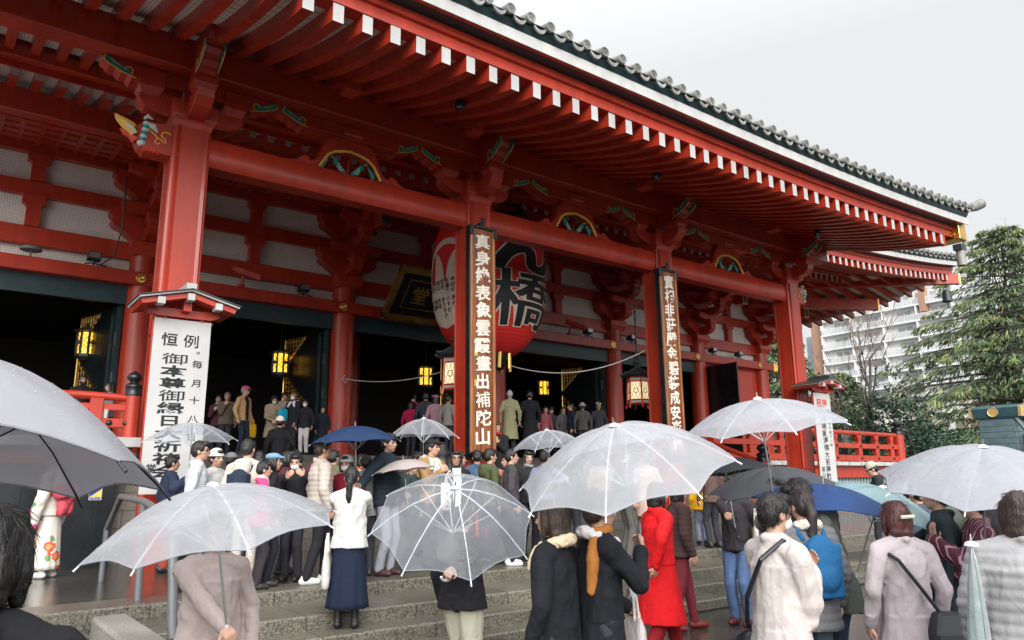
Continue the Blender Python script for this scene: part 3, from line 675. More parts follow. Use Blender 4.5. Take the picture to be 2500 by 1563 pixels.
for a, b in ((-2.0, 4.05), (4.05, 10.12), (10.12, 16.3), (16.3, 22.48), (22.48, 28.08), (28.08, 33.0)):
    c = (a + b) / 2 + (0.25 if a < 0 else 0)
    for z0, z1 in ((8.265, 9.1), (9.5, 10.25)):
        m = MB(); h = z1 - z0
        f = [(0.16, 0), (0.16, 0.62), (0.2, 0.7), (0.27, 0.74), (0.27, 1.0)]
        m.prism([(c - q, zs(z0 + p * h)) for q, p in f[::-1]] + [(c + q, zs(z0 + p * h)) for q, p in f], 'y', 22.25, 22.52); m.build('wall_strut', RED, WALL)
m = MB(); m.box(-4, 33.3, 19.82, 20.2, 10.40, 11.0); m.build('hall_purlin', RED, TP, bevel=0.015)
m = MB()
for k in range(4): 
    t = (k + 0.5) / 4; m.box(-4, 33, 20.2 + 2.0 * t - 0.13, 20.2 + 2.0 * t + 0.13, 10.40 + 0.24 * t, 10.47 + 0.24 * t)
x = -3.6
while x < 33: m.prism([(20.18, 10.36), (22.3, 10.62), (22.3, 10.70), (20.18, 10.44)], 'x', x, x + 0.1); x += 0.43
m.build('lattice_ceiling', RED, TP)
m = MB(); m.prism([(20.1, 10.60), (22.5, 10.86), (22.5, 10.9), (20.1, 10.64)], 'x', -4, 33); m.build('ceiling_board', PLS, TP)
# red side panel in the last bay, and doors folded back
m = MB(); m.box(28.4, 32.7, 22.42, 22.5, 2.45, 7.13); m.build('wall_panel', RED, TP)
m = MB(); m.box(28.43, 28.5, 20.5, 22.3, 2.6, 6.95); m.build('door_leaf', BLK, TP, bevel=0.01)
def tri_fitting(parent, far, al, zc, hh, wd, kind):
    m = MB(); top = [(0, zc + hh), (0, zc - hh), (wd, zc)] if kind == 'mid' else [(0, zc), (0, zc - hh), (wd, zc)]
    P = [Vector((far[0] + al[0] * a, far[1] + al[1] * a, b)) for a, b in top]
    for i in range(3): m.tube([P[i], P[(i + 1) % 3]], 0.028, 5)
    n = 7
    for i in range(n):
        for j in range(n - i):
            u, v = (i + 0.33) / n, (j + 0.33) / n
            if u + v > 0.97: continue
            c = P[0] * (1 - u - v) + P[1] * u + P[2] * v; rr = min(hh, wd) * 0.085
            m.tube([c + Vector((al[0] * rr * math.cos(a), al[1] * rr * math.cos(a), rr * math.sin(a))) for a in [R(d) for d in range(0, 361, 60)]], 0.016, 4, False)
    m.build('gilt_corner_fitting', GLD, parent)
for cx in CX[:5]:
    F = Vector((cx - 1.12, 24.5)); Hn = Vector((cx - 0.46, 22.5)); al = (Hn - F).normalized(); nr = Vector((al.y, -al.x)); nr = nr if nr.x < 0 else -nr
    def slab(m, a, b, th, z0, z1, off=0.0):
        p, q = F + al * a + nr * off, F + al * b + nr * off; m.prism([tuple(p), tuple(q), tuple(q - nr * th), tuple(p - nr * th)], 'z', z0, z1)
    L = (Hn - F).length
    m = MB(); slab(m, 0, L, 0.08, 2.45, 6.62); d = m.build('door_leaf', BLK, TP, fix=True)
    m = MB(); slab(m, L - 0.16, L + 0.02, 0.1, 2.46, 6.61, 0.03); slab(m, L - 0.42, L - 0.30, 0.05, 2.46, 6.61, 0.02); m.build('door_stile', M_teal(), d, fix=True)
    f_ = F + nr * 0.02 + al * 0.06; tri_fitting(d, f_, al, 6.5, 0.95, 1.0, 'top'); tri_fitting(d, f_, al, 4.4, 0.98, 1.05, 'mid')
    m = MB()
    for zz in (3.2, 4.4, 5.5): slab(m, L - 0.12, L - 0.07, 0.02, zz, zz + 0.35, 0.05)
    m.build('hinge', M_steel(), d, fix=True)
# dark interior
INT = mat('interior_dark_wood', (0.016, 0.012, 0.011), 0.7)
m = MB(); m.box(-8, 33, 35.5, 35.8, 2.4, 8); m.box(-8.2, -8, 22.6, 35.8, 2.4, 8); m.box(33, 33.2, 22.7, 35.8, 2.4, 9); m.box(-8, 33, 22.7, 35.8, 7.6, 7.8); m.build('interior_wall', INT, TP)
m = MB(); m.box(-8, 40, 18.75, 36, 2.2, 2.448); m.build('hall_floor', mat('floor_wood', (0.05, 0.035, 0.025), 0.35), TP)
for cx in (7.2, 13.2, 19.6, 25.5):
    m = MB(); m.lathe([(0.33, 2.45), (0.33, 7.6)], (cx, 28.2, 0), 24); m.build('inner_column', RED, TP, smooth=40)
# upper stairs behind the pillars
US = MB(); US.box(-14, 2.2, 13.3, 18.7, 0.5, 2.2)
UST = empty('upper_stairs', (12, 16, 0.56), 'grey stone flight climbing from the pillars to the hall veranda', 'stairs')
n = 12
for i in range(n):
    y0 = 13.9 + i * 0.4; z1 = 0.556 + (2.446 - 0.556) * (i + 1) / n
    m = MB(); m.box(2.75, 21.9, y0, y0 + 0.42 if i < n - 1 else 18.75, 0.5, z1); m.build('step', granite('hall_stair_granite', (0.035, 0.033, 0.027), (0.19, 0.18, 0.15), 0.6, 0.1, (1.1, 50, 'XY')), UST, bevel=0.01)
wallg = granite('stair_wall_stone', (0.13, 0.12, 0.10), (0.38, 0.36, 0.31), 0.65, 0.05, (0.95, 0.27, 'XZ'))
for x0, x1 in ((2.25, 2.75), (21.9, 22.4)):
    m = MB(); m.prism([(13.25, 0.55), (13.25, 1.75), (14.6, 1.85), (18.7, 2.44), (18.7, 0.55)], 'x', x0, x1); m.build('side_wall', wallg, UST)
# left wing below the veranda: black panel wall, veranda edge, beam
VL = empty('veranda_wing', (-4, 13.0, 0.556), 'raised veranda wing on black panel wall behind the kimono woman', 'veranda')
m = MB(); m.box(-14, 2.24, 12.95, 13.2, 0.556, 2.05)
for x in range(-13, 3): m.box(x - 0.03, x + 0.03, 12.93, 12.95, 0.56, 2.05)
m.build('panel_wall', BLK, VL)
m = MB(); m.box(-14, 2.4, 12.85, 13.2, 2.05, 2.3); m.build('edge_beam', RED, VL, bevel=0.01)
m = MB(); m.box(-14, 2.5, 12.7, 18.74, 2.3, 2.45); m.build('deck', WHT, VL, bevel=0.01)
# right wing
VR = empty('veranda_wing', (31, 17.4, 0.556), 'raised veranda wing with white edge and red beam right of the pillars', 'veranda')
m = MB(); m.box(22.45, 38.4, 17.35, 18.74, 2.27, 2.43); m.build('deck', WHT, VR)
m = MB()
for k in range(17): m.box(22.5 + k, 22.52 + k, 17.34, 17.352, 2.27, 2.43)
m.build('deck_joints', M_steel(), VR)
m = MB(); m.box(22.45, 40.8, 17.6, 17.9, 1.75, 2.268); m.build('edge_beam', RED, VR, bevel=0.01)
m = MB(); x = 22.6
while x < 38: m.box(x, x + 0.13, 17.75, 17.83, 0.62, 1.749); x += 0.25
m.build('vent_slats', mat('pale_slats', (0.30, 0.36, 0.37), 0.6), VR)
m = MB(); m.box(22.45, 38.2, 17.86, 18.0, 0.6, 1.749); m.box(22.5, 38.1, 17.7, 17.88, 0.56, 0.66); m.build('backing_wall', M_teal(), VR)
m = MB(); m.box(22.45, 44, 13.3, 30, 0.0, 0.556); m.build('stone_base', wallg, VR)

# balustrades
def giboshi(mb, x, y, z, r):
    mb.lathe([(r * 1.08, 0.0), (r * 1.1, 0.02), (r * 1.1, 0.05), (r * 1.02, 0.07), (r * 1.02, 0.2), (r * 1.1, 0.22), (r * 1.1, 0.26), (r * 0.98, 0.29), (r * 0.62, 0.33), (r * 0.55, 0.36), (r * 0.9, 0.42), (r * 1.0, 0.48), (r * 0.8, 0.55), (r * 0.4, 0.60), (0.01, 0.64)], (x, y, z), 20)
def post(parent, x, y, z0, z1, r, k=1.0):
    m = MB(); m.lathe([(r, z0), (r, z1)], (x, y, 0), 20); p = m.build('post', RED, parent, smooth=40)
    m = MB(); giboshi(m, 0, 0, 0, r); m.v = [(x + a, y + b, z1 + c * k) for a, b, c in m.v]; m.build('finial', BLK, p, smooth=50)
BL = empty('balustrade', (-2, 12.85, 2.45), 'red balustrade with black onion finial beside the left white banner', 'balustrade', 'temple balustrades')
post(BL, 2.36, 12.9, 2.45, 3.10, 0.115, 0.62)
m = MB(); m.tube([(-12, 12.9, 3.08), (1.75, 12.9, 3.08), (2.3, 12.9, 3.06)], 0.06, 12); m.build('rail', RED, BL, smooth=40)
m = MB(); m.box(-12, 2.3, 12.86, 12.95, 2.86, 2.96); m.build('rail', RED, BL, bevel=0.01)
m = MB(); m.box(-12, 2.3, 12.85, 12.96, 2.60, 2.74); m.build('rail', RED, BL, bevel=0.01)
for x in (1.86, 0.2, -1.5):
    m = MB(); m.box(x - 0.09, x + 0.09, 12.83, 12.98, 2.45, 3.04); m.build('baluster', RED, BL, bevel=0.01)
m = MB()
for x in (2.05, 2.28): m.ball((x, 12.84, 2.67), (0.045, 0.03, 0.045), 8, 6)
m.build('nail_cap', BLK, BL, smooth=True)
BR = empty('balustrade', (31, 17.5, 2.43), 'red balustrade along white veranda edge right of the far pillar', 'balustrade', 'temple balustrades')
post(BR, 36.6, 17.6, 2.43, 3.75, 0.25, 1.05)
m = MB(); m.tube([(22.6, 17.6, 3.70), (36.4, 17.6, 3.70)], 0.10, 12); m.build('rail', RED, BR, smooth=40)
for z0, z1 in ((3.03, 3.24), (2.47, 2.72)):
    m = MB(); m.box(22.6, 36.5, 17.5, 17.7, z0, z1); m.build('rail', RED, BR, bevel=0.01)
for x in (22.9, 24.9, 26.9, 28.9, 30.9, 32.9, 34.4, 35.8):
    m = MB(); m.box(x - 0.14, x + 0.14, 17.51, 17.69, 2.43, 3.35); sq(m, x, 17.6, [((0.1, 0.09), 3.35), ((0.16, 0.1), 3.5), ((0.16, 0.1), 3.62)]); m.build('baluster', RED, BR, bevel=0.01)
m = MB()
for x in (32.9, 34.4, 35.8, 28.9, 30.9):
    for z in (2.6, 3.13): m.ball((x, 17.49, z), (0.07, 0.05, 0.07), 8, 6)
m.build('nail_cap', BLK, BR, smooth=True)
BS = empty('balustrade', (22.15, 16, 1.8), 'sloping red stair rail with black-capped newel post near the right pillar', 'balustrade', 'temple balustrades')
post(BS, 22.3, 15.3, 1.8, 2.28, 0.2, 1.0)
for dz in (0.0, -0.38):
    m = MB(); m.tube([(22.3, 15.4, 2.3 + dz), (22.3, 17.6, 3.1 + dz)], 0.085, 10); m.build('rail', RED, BS, smooth=40)
m = MB(); m.box(22.15, 22.45, 13.4, 17.5, 1.6, 1.82); m.build('sill', RED, BS)
# ================================================================ things hanging on or standing by the temple
# ---- great paper lantern
LC = Vector((12.15, 17.0)); LR = 1.64; LZ0, LZ1 = 5.22, 9.75
def lrad(z):
    t = max(-1, min(1, (z - (LZ0 + LZ1) / 2) / ((LZ1 - LZ0) / 2 + 0.16))); return LR * (1 - abs(t) ** 2.7) ** 0.5
BLN = empty('paper_lantern', (12.15, 17.0, 4.7), 'giant red paper lantern with bold black characters hanging in the middle bay', 'lantern')
PAPR = mat('red_lantern_paper', (0.74, 0.024, 0.020), 0.65, var=0.1, scale=2)
PAPW = mat('cream_lantern_paper', (0.80, 0.68, 0.56), 0.7, var=0.08)
INK = mat('black_ink', (0.006, 0.009, 0.013), 0.6, var=0.1)
m = MB(); prof = []
nb = 46
for i in range(nb * 4 + 1):
    z = LZ0 + (LZ1 - LZ0) * i / (nb * 4); prof.append((lrad(z) - 0.010 * (1 - abs(math.sin(math.pi * i / 4))), z))
m.lathe(prof, (LC.x, LC.y, 0), 72); m.build('paper_body', PAPR, BLN, smooth=60)
def lsurf(off):
    def f(u, v):
        z = v; r = lrad(z) + off; a = u / LR; return (LC.x + r * math.sin(a), LC.y - r * math.cos(a), z)
    return f
def wrap_text(name, items, off, m_, parent, cut=0.10):
    b = MB(); letters(b, items, lambda u, v: (u, 0, v)); me = b.mesh(name)
    q = bmesh.new(); q.from_mesh(me); bmesh.ops.triangulate(q, faces=q.faces)
    for _ in range(4):
        es = [e for e in q.edges if e.calc_length() > cut]
        if not es: break
        bmesh.ops.subdivide_edges(q, edges=es, cuts=1); bmesh.ops.triangulate(q, faces=[f for f in q.faces if len(f.verts) > 3])
    f = lsurf(off)
    for v in q.verts: v.co = f(v.co.x, v.co.z)
    bmesh.ops.recalc_face_normals(q, faces=q.faces); q.to_mesh(me); q.free()
    return put(name, me, m_, parent)
big = [('志', 0.16, 9.0, 2.5, 1.2, 0.06), ('ん', 0.16, 7.95, 2.5, 1.35, 0.06), ('橋', 0.16, 6.6, 2.5, 1.6, 0.0)]
wrap_text('character_outline', [(c, u, v, sx, sy, o + 0.022) for c, u, v, sx, sy, o in big], 0.010, PAPW, BLN)
for q, (du, dv) in enumerate(((0.05, 0.022), (-0.05, 0.022), (0.05, -0.022), (-0.05, -0.022))):
    wrap_text('character_outline', [(c, u + du * 1.7, v + dv * 1.9, sx, sy, o if c != '橋' else 0.0) for c, u, v, sx, sy, o in big[1:]], 0.0115 + q * 0.0015, PAPW, BLN)
    wrap_text('black_characters', [(c, u + du * 0.8, v + dv * 0.8, sx, sy, o if c != '橋' else 0.0) for c, u, v, sx, sy, o in big[1:]], 0.018 + q * 0.0015, INK, BLN)
wrap_text('black_characters', big, 0.0255, INK, BLN)
# crest on the side: arch band with two fangs, and a white field with names
def lpoly(name, polys, off, m_):
    b = MB()
    for p in polys: b.add([(u, 0, v) for u, v in p], [tuple(range(len(p)))])
    me = b.mesh(name); q = bmesh.new(); q.from_mesh(me); bmesh.ops.triangulate(q, faces=q.faces)
    for _ in range(5):
        es = [e for e in q.edges if e.calc_length() > 0.13]
        if not es: break
        bmesh.ops.subdivide_edges(q, edges=es, cuts=1); bmesh.ops.triangulate(q, faces=[f for f in q.faces if len(f.verts) > 3])
    f = lsurf(off)
    for v in q.verts: v.co = f(v.co.x, v.co.z)
    bmesh.ops.recalc_face_normals(q, faces=q.faces); q.to_mesh(me); q.free()
    return put(name, me, m_, BLN)
uc = -2.36
arch = []
for k in range(16):
    a0, a1 = math.pi * k / 16, math.pi * (k + 1) / 16
    P = lambda r, a: (uc - 1.02 * r * math.cos(a), 7.35 + 1.0 * r * math.sin(a))
    arch.append([P(1, a0), P(1, a1), P(0.82, a1), P(0.82, a0)])
arch += [[(uc - 1.02, 7.35), (uc - 0.84, 7.35), (uc - 0.84, 7.0), (uc - 1.02, 7.0)], [(uc + 0.84, 7.35), (uc + 1.02, 7.35), (uc + 1.02, 7.0), (uc + 0.84, 7.0)]]
fang = []
for s in (-1, 1):
    c = [(uc + s * 0.03, 7.15), (uc + s * 0.05, 7.32), (uc + s * 0.12, 7.6), (uc + s * 0.26, 7.85), (uc + s * 0.48, 8.02), (uc + s * 0.52, 7.15)]
    fang.append(c if s < 0 else c[::-1])
field = [[(uc - 1.0, 7.16), (uc - 1.0, 6.2), (uc + 0.66, 6.2), (uc + 0.66, 7.16)]]
tail = [[(uc - 0.95, 6.21), (uc - 0.8, 5.98), (uc - 0.3, 5.86), (uc + 0.2, 5.95), (uc + 0.66, 6.21)]]
lpoly('crest', arch + fang + field + tail, 0.012, PAPW)
names = []
rows = ['金田中', '新喜楽', '吉兆', '松山', '米村', '花蝶', '小松']
rows2 = ['清み', '小すが', 'まり千代', '吉田', '加寿', '染福', '豊']
for r_, z0 in ((rows, 7.12), (rows2, 6.62)):
    for i, wd in enumerate(r_):
        for j, ch in enumerate(wd): names.append((ch, uc + 0.30 - i * 0.205, z0 - j * 0.15, 0.18, 0.145, 0.025))
wrap_text('side_names', names, 0.020, INK, BLN, 0.3)
kumi = [(ch, -1.80, 7.66 - i * 0.245, 0.27, 0.24, 0.03) for i, ch in enumerate('東京新橋組合')]
wrap_text('side_title_outline', [(c, u, v, a, b, 0.07) for c, u, v, a, b, o in kumi], 0.013, PAPW, BLN, 0.3)
wrap_text('side_title', kumi, 0.021, INK, BLN, 0.3)
m = MB(); m.lathe([(0.52, 5.26), (0.58, 5.24), (0.58, 5.1), (0.5, 4.92), (0.36, 4.82), (0.02, 4.82)], (LC.x, LC.y, 0), 32); m.build('bottom_ring', BLK, BLN, smooth=40); m = MB(); m.lathe([(0.5, 9.7), (0.62, 9.72), (0.62, 9.95), (0.02, 9.95)], (LC.x, LC.y, 0), 32); m.build('top_ring', BLK, BLN, smooth=40)
m = MB()
for a in (-38, 52, 142, 232):
    cx_, cy_ = LC.x + 0.57 * math.sin(R(a)), LC.y - 0.57 * math.cos(R(a)); d = Vector((math.sin(R(a)), -math.cos(R(a)), 0)); sd = Vector((d.y, -d.x, 0))
    for rr, q in ((0.21, 0.0), (0.17, 0.02)):
        c = Vector((cx_, cy_, 5.06)) + d * q; vs = [c + sd * rr * math.cos(t) + Vector((0, 0, rr * math.sin(t))) for t in [2 * math.pi * k / 20 for k in range(20)]]
        m.add([v + d * 0.02 for v in vs] + vs, [tuple(range(20))] + [(k, (k + 1) % 20, 20 + (k + 1) % 20, 20 + k) for k in range(20)])
    for t in (-1, 1): m.tube([Vector((cx_, cy_, 4.8)) + sd * 0.3 * t, Vector((cx_, cy_, 5.25)) + sd * 0.32 * t], 0.05, 6)
    vs, fs = glyph('橋', 0.03); c = Vector((cx_, cy_, 5.06)) + d * 0.045
    m.add([c - sd * (p * 0.24) + Vector((0, 0, q * 0.24)) for p, q in vs], fs)
m.build('gilt_medallions', GLD, BLN, fix=True)
m = MB(); m.tube([(LC.x, LC.y, 9.9), (LC.x, LC.y, 11.6)], 0.04, 8); m.build('hanger', M_steel(), BLN)
# ---- ropes
def sagrope(name, p, q, sag, label, r=0.014):
    p, q = Vector(p), Vector(q); m = MB(); pts = []
    for i in range(25):
        t = i / 24; v = p.lerp(q, t); v.z -= sag * 4 * t * (1 - t); pts.append(v)
    m.tube(pts, r, 6)
    m.tube([pts[0] + Vector((0, -0.05, 0.1)), pts[0] + Vector((-0.08, -0.06, -0.02)), pts[0] + Vector((0.02, -0.06, -0.16)), pts[0] + Vector((0.1, -0.06, 0.0))], r, 5)
    return tag(m.build(name, M_cable(), smooth=40), label, 'rope', 'stay ropes of the big lantern')
sagrope('lantern_rope', (10.0, 21.9, 4.98), (11.62, 17.05, 5.05), 0.30, 'pale rope sagging from the red hall column to the big lantern')
sagrope('lantern_rope', (15.08, 13.66, 5.22), (12.66, 16.8, 4.98), 0.42, 'pale rope sagging from the big lantern to the pillar with the second plaque')
# ---- hexagonal lamps behind the pillars
def hexlamp(x, y, label):
    z0 = 3.83; E_ = empty('hanging_lamp', (x, y, 3.69), label, 'lamp', 'hexagonal cream lamps hanging behind the pillars')
    Z = lambda z: z
    m = MB(); m.lathe([(0.47, 4.60), (0.46, 4.585), (0.3, 4.62), (0.28, 4.5)], (x, y, 0), 6)
    m.lathe([(0.50, 4.61), (0.40, 4.66), (0.2, 4.75), (0.10, 4.85), (0.08, 4.92), (0.12, 4.98), (0.10, 5.06), (0.05, 5.12), (0.09, 5.2), (0.04, 5.3)], (x, y, 0), 6)
    for k in range(6):
        a = k * math.pi / 3; m.tube([(x + 0.16 * math.cos(a), y + 0.16 * math.sin(a), 4.79), (x + 0.36 * math.cos(a), y + 0.36 * math.sin(a), 4.68), (x + 0.53 * math.cos(a), y + 0.53 * math.sin(a), 4.66)], 0.03, 5)
    m.build('lamp_roof', M_bronze(), E_, smooth=30)
    m = MB()
    for k in range(6):
        a = k * math.pi / 3; a2 = a + math.pi / 3
        p0, p1 = Vector((math.cos(a), math.sin(a), 0)), Vector((math.cos(a2), math.sin(a2), 0)); c = Vector((x, y, 0))
        rt, rb = 0.30, 0.335
        for p in (p0,): m.tube([c + p * rt + Vector((0, 0, 4.55)), c + p * rb + Vector((0, 0, 3.8)), c + p * 0.37 + Vector((0, 0, 3.70))], [0.024, 0.024, 0.03], 6)
        for z, r_ in ((4.55, rt), (4.44, 0.304), (3.92, 0.33), (3.82, 0.335)): m.tube([c + p0 * r_ + Vector((0, 0, z)), c + p1 * r_ + Vector((0, 0, z))], 0.02, 5)
    m.build('lamp_frame', RED, E_)
    m = MB(); m.lathe([(0.29, 4.45), (0.322, 3.91)], (x, y, 0), 6); m.build('lamp_pane', mat('lit_cream_paper', (0.75, 0.66, 0.46), 0.6, var=0.05, emis=(1.0, 0.78, 0.42, 0.42)), E_)
    m = MB()
    for k in range(6):
        a = k * math.pi / 3; a2 = a + math.pi / 3
        A = lambda u, v: Vector((x, y, 0)) + (Vector((math.cos(a), math.sin(a), 0)).lerp(Vector((math.cos(a2), math.sin(a2), 0)), u)) * (0.293 + 0.034 * (1 - v)) + Vector((0, 0, 3.92 + 0.52 * v))
        for q in range(-2, 4):
            for s in (1, -1):
                u0, v0 = q / 3, 0.0; u1, v1 = u0 + 0.62 * 1.0, 1.0
                if s < 0: u0, u1 = 1 - u0, 1 - u1
                pts = [(u0 + (u1 - u0) * t / 12, t / 12) for t in range(13)]; pts = [p for p in pts if 0.03 <= p[0] <= 0.97]
                if len(pts) > 1: m.tube([A(*pts[0]), A(*pts[-1])], 0.0055, 3)
        cc = A(0.5, 0.48) * 1.0; m.tube([cc + Vector((math.cos(t) * 0.07 * -math.sin((a + a2) / 2), math.cos(t) * 0.07 * math.cos((a + a2) / 2), 0.07 * math.sin(t))) for t in [R(d) for d in range(0, 361, 30)]], 0.009, 4, False)
    m.build('lamp_lattice', mat('old_brass', (0.30, 0.25, 0.13), 0.5, metal=0.5), E_)
    for pr in ([(0.302, 4.54), (0.306, 4.45)], [(0.328, 3.905), (0.335, 3.83)]): m = MB(); m.lathe(pr, (x, y, 0), 6); m.build('lamp_band', mat('grey_green_glass', (0.25, 0.29, 0.27), 0.4), E_)
    m = MB()
    for k in range(9): m.lathe([(0.035, -0.01), (0.05, 0), (0.035, 0.01)], (x, y, 5.36 + k * 0.22), 8, 'x' if k % 2 else 'y'); 
    m.tube([(x, y, 5.3), (x, y, 7.4)], 0.022, 6); m.build('chain', M_bronze(), E_)
    return E_
hexlamp(9.40, 14.5, 'hexagonal cream lamp in red frame half hidden by the pillar with the nearer plaque')
hexlamp(15.5, 14.5, 'hexagonal cream lamp in red frame hanging left of the second plaque')
# ---- glowing bronze lamps inside
GLOW = mat('amber_lamp_glass', (0.8, 0.5, 0.1), 0.5, var=0.0, emis=(1.0, 0.50, 0.045, 1.5))
def inlamp(x, y, z, label, k=1.0):
    E_ = empty('bronze_lamp', (x, y, z - 0.45 * k), label, 'lamp', 'glowing amber lamps inside the hall')
    r = 0.26 * k
    m = MB(); m.lathe([(r * 0.88, 0.30 * k), (r * 0.88, -0.30 * k)], (x, y, z), 8); m.build('lamp_glass', GLOW, E_)
    m = MB()
    m.lathe([(r * 0.9, 0.3 * k), (r * 1.45, 0.33 * k), (r * 1.4, 0.37 * k), (r * 0.6, 0.46 * k), (r * 0.2, 0.52 * k), (r * 0.15, 0.6 * k)], (x, y, z), 8)
    m.lathe([(r * 1.15, -0.31 * k), (r * 1.1, -0.39 * k), (r * 0.7, -0.46 * k), (r * 0.3, -0.47 * k)], (x, y, z), 8)
    for j in range(8):
        a = j * math.pi / 4; a2 = a + math.pi / 4
        P = lambda t, zz: (x + r * (math.cos(a) * (1 - t) + math.cos(a2) * t), y + r * (math.sin(a) * (1 - t) + math.sin(a2) * t), z + zz * k)
        m.tube([P(0, 0.31), P(0, -0.31)], 0.035 * k, 4)
        for q in range(5):
            zz = -0.28 + q * 0.14
            for s in (1, -1):
                z1 = zz + s * 0.2
                if abs(z1) < 0.32: m.tube([P(0.1, zz), P(0.9, z1)], 0.008 * k, 3)
        if j % 2 == 0: m.ball(P(0.5, 0.02), 0.06 * k, 8, 5)
    m.build('lamp_cage', M_bronze(), E_)
    m = MB(); m.tube([(x, y, z + 0.55 * k), (x, y, 7.6)], 0.012, 5); m.build('hanger', M_bronze(), E_)
inlamp(3.07, 24.0, 5.70, 'glowing amber lamp by the leftmost gold door fitting')
inlamp(8.70, 24.0, 5.62, 'glowing amber lamp above the man in the pink cap')
inlamp(14.22, 24.0, 5.59, 'glowing amber lamp just left of the hexagonal lamp')
inlamp(23.1, 27.8, 6.15, 'glowing amber lamp right below the big lantern')
inlamp(25.35, 27.9, 6.12, 'glowing amber lamp crossed by the sagging rope')
inlamp(26.7, 30.0, 5.35, 'glowing amber lamp half seen at the left of a lower pair')
inlamp(26.55, 28.0, 5.32, 'glowing amber lamp lowest and rightmost in the dark hall')
# ---- vertical plaques
WD = wood('plaque_wood', (0.10, 0.022, 0.012), (0.30, 0.095, 0.02), 0.35)
WDL = wood('plaque_edge_wood', (0.16, 0.05, 0.012), (0.42, 0.16, 0.035), 0.4)
def plaque(x, z0, z1, text, label, seal):
    y = 12.55; hw = 0.315
    E_ = empty('plaque', (x, y, z0), label, 'plaque', 'tall carved wooden plaques on the pillars')
    m = MB(); m.prism([(x - hw + 0.05, y), (x - 0.2, y - 0.012), (x, y - 0.018), (x + 0.2, y - 0.012), (x + hw - 0.05, y), (x + hw - 0.05, y + 0.05), (x - hw + 0.05, y + 0.05)], 'z', z0, z1); m.build('board', WD, E_)
    for s in (-1, 1):
        m = MB(); xe = x + s * (hw - 0.03); m.prism([(xe - 0.045, y + 0.06), (xe - 0.04, y - 0.035), (xe, y - 0.05), (xe + 0.035, y - 0.03), (xe + 0.04, y + 0.1)], 'z', z0, z1); m.build('side_moulding', WDL, E_)
    m = MB(); m.box(x - hw - 0.03, x + hw + 0.03, y - 0.06, y + 0.12, z1 - 0.01, z1 + 0.05); m.box(x - hw - 0.035, x - hw + 0.06, y - 0.065, y + 0.12, z1 - 0.18, z1 + 0.045)
    m.box(x + hw - 0.06, x + hw + 0.035, y - 0.065, y + 0.12, z1 - 0.18, z1 + 0.045)
    m.box(x - hw - 0.02, x - hw + 0.005, y - 0.02, y + 0.14, z0, z1); m.box(x - hw - 0.03, x + hw + 0.03, y - 0.03, y + 0.12, z0 - 0.04, z0 + 0.005); m.build('black_frame', BLK, E_, bevel=0.008)
    m = MB(); m.box(x - 0.05, x + 0.05, y - 0.02, y + 0.45, z1 + 0.05, z1 + 0.16); m.box(x - 0.03, x + 0.05, y - 0.04, y + 0.02, z1 + 0.14, z1 + 0.26); m.box(x - 0.2, x - 0.1, y, y + 0.45, z0 - 0.14, z0 - 0.03); m.box(x + 0.1, x + 0.2, y, y + 0.45, z0 - 0.14, z0 - 0.03); m.build('bracket', BLK, E_, bevel=0.008)
    n = len(text); p = (z1 - z0 - 0.22) / n; rr = random.Random(len(label)); m = MB(); its = []
    for i, ch in enumerate(text):
        its.append((ch, x + rr.uniform(-0.015, 0.02), z1 - 0.10 - p * (i + 0.5), 0.40 * rr.uniform(0.9, 1.1), p * rr.uniform(0.88, 1.0), 0.03))
    sl = {i: rr.uniform(-0.12, 0.02) for i in range(n)}
    for i, it in enumerate(its): letters(m, [it], lambda u, v, it=it, k=sl[i]: (u + k * (v - it[2]), y - 0.024, v + 0.10 * (u - it[1])))
    m.build('carved_characters', mat('white_carved_paint', (0.74, 0.69, 0.60), 0.6), E_)
    m = MB()
    for dz in seal: m.box(x - 0.215, x - 0.135, y - 0.019, y - 0.01, z0 + dz, z0 + dz + 0.13)
    if seal: m.build('gilt_seal', mat('gilt_seal_paint', (0.62, 0.36, 0.11), 0.5), E_)
plaque(8.80, 2.32, 7.05, '真身絶表象雲霞畫出補陀山', 'tall wooden plaque with white characters on the pillar left of the lantern face', (1.33, 1.95))
plaque(14.72, 2.32, 7.08, '實相非莊嚴金碧装成安楽刹', 'tall wooden plaque with white characters on the farther pillar by the red wall', ())
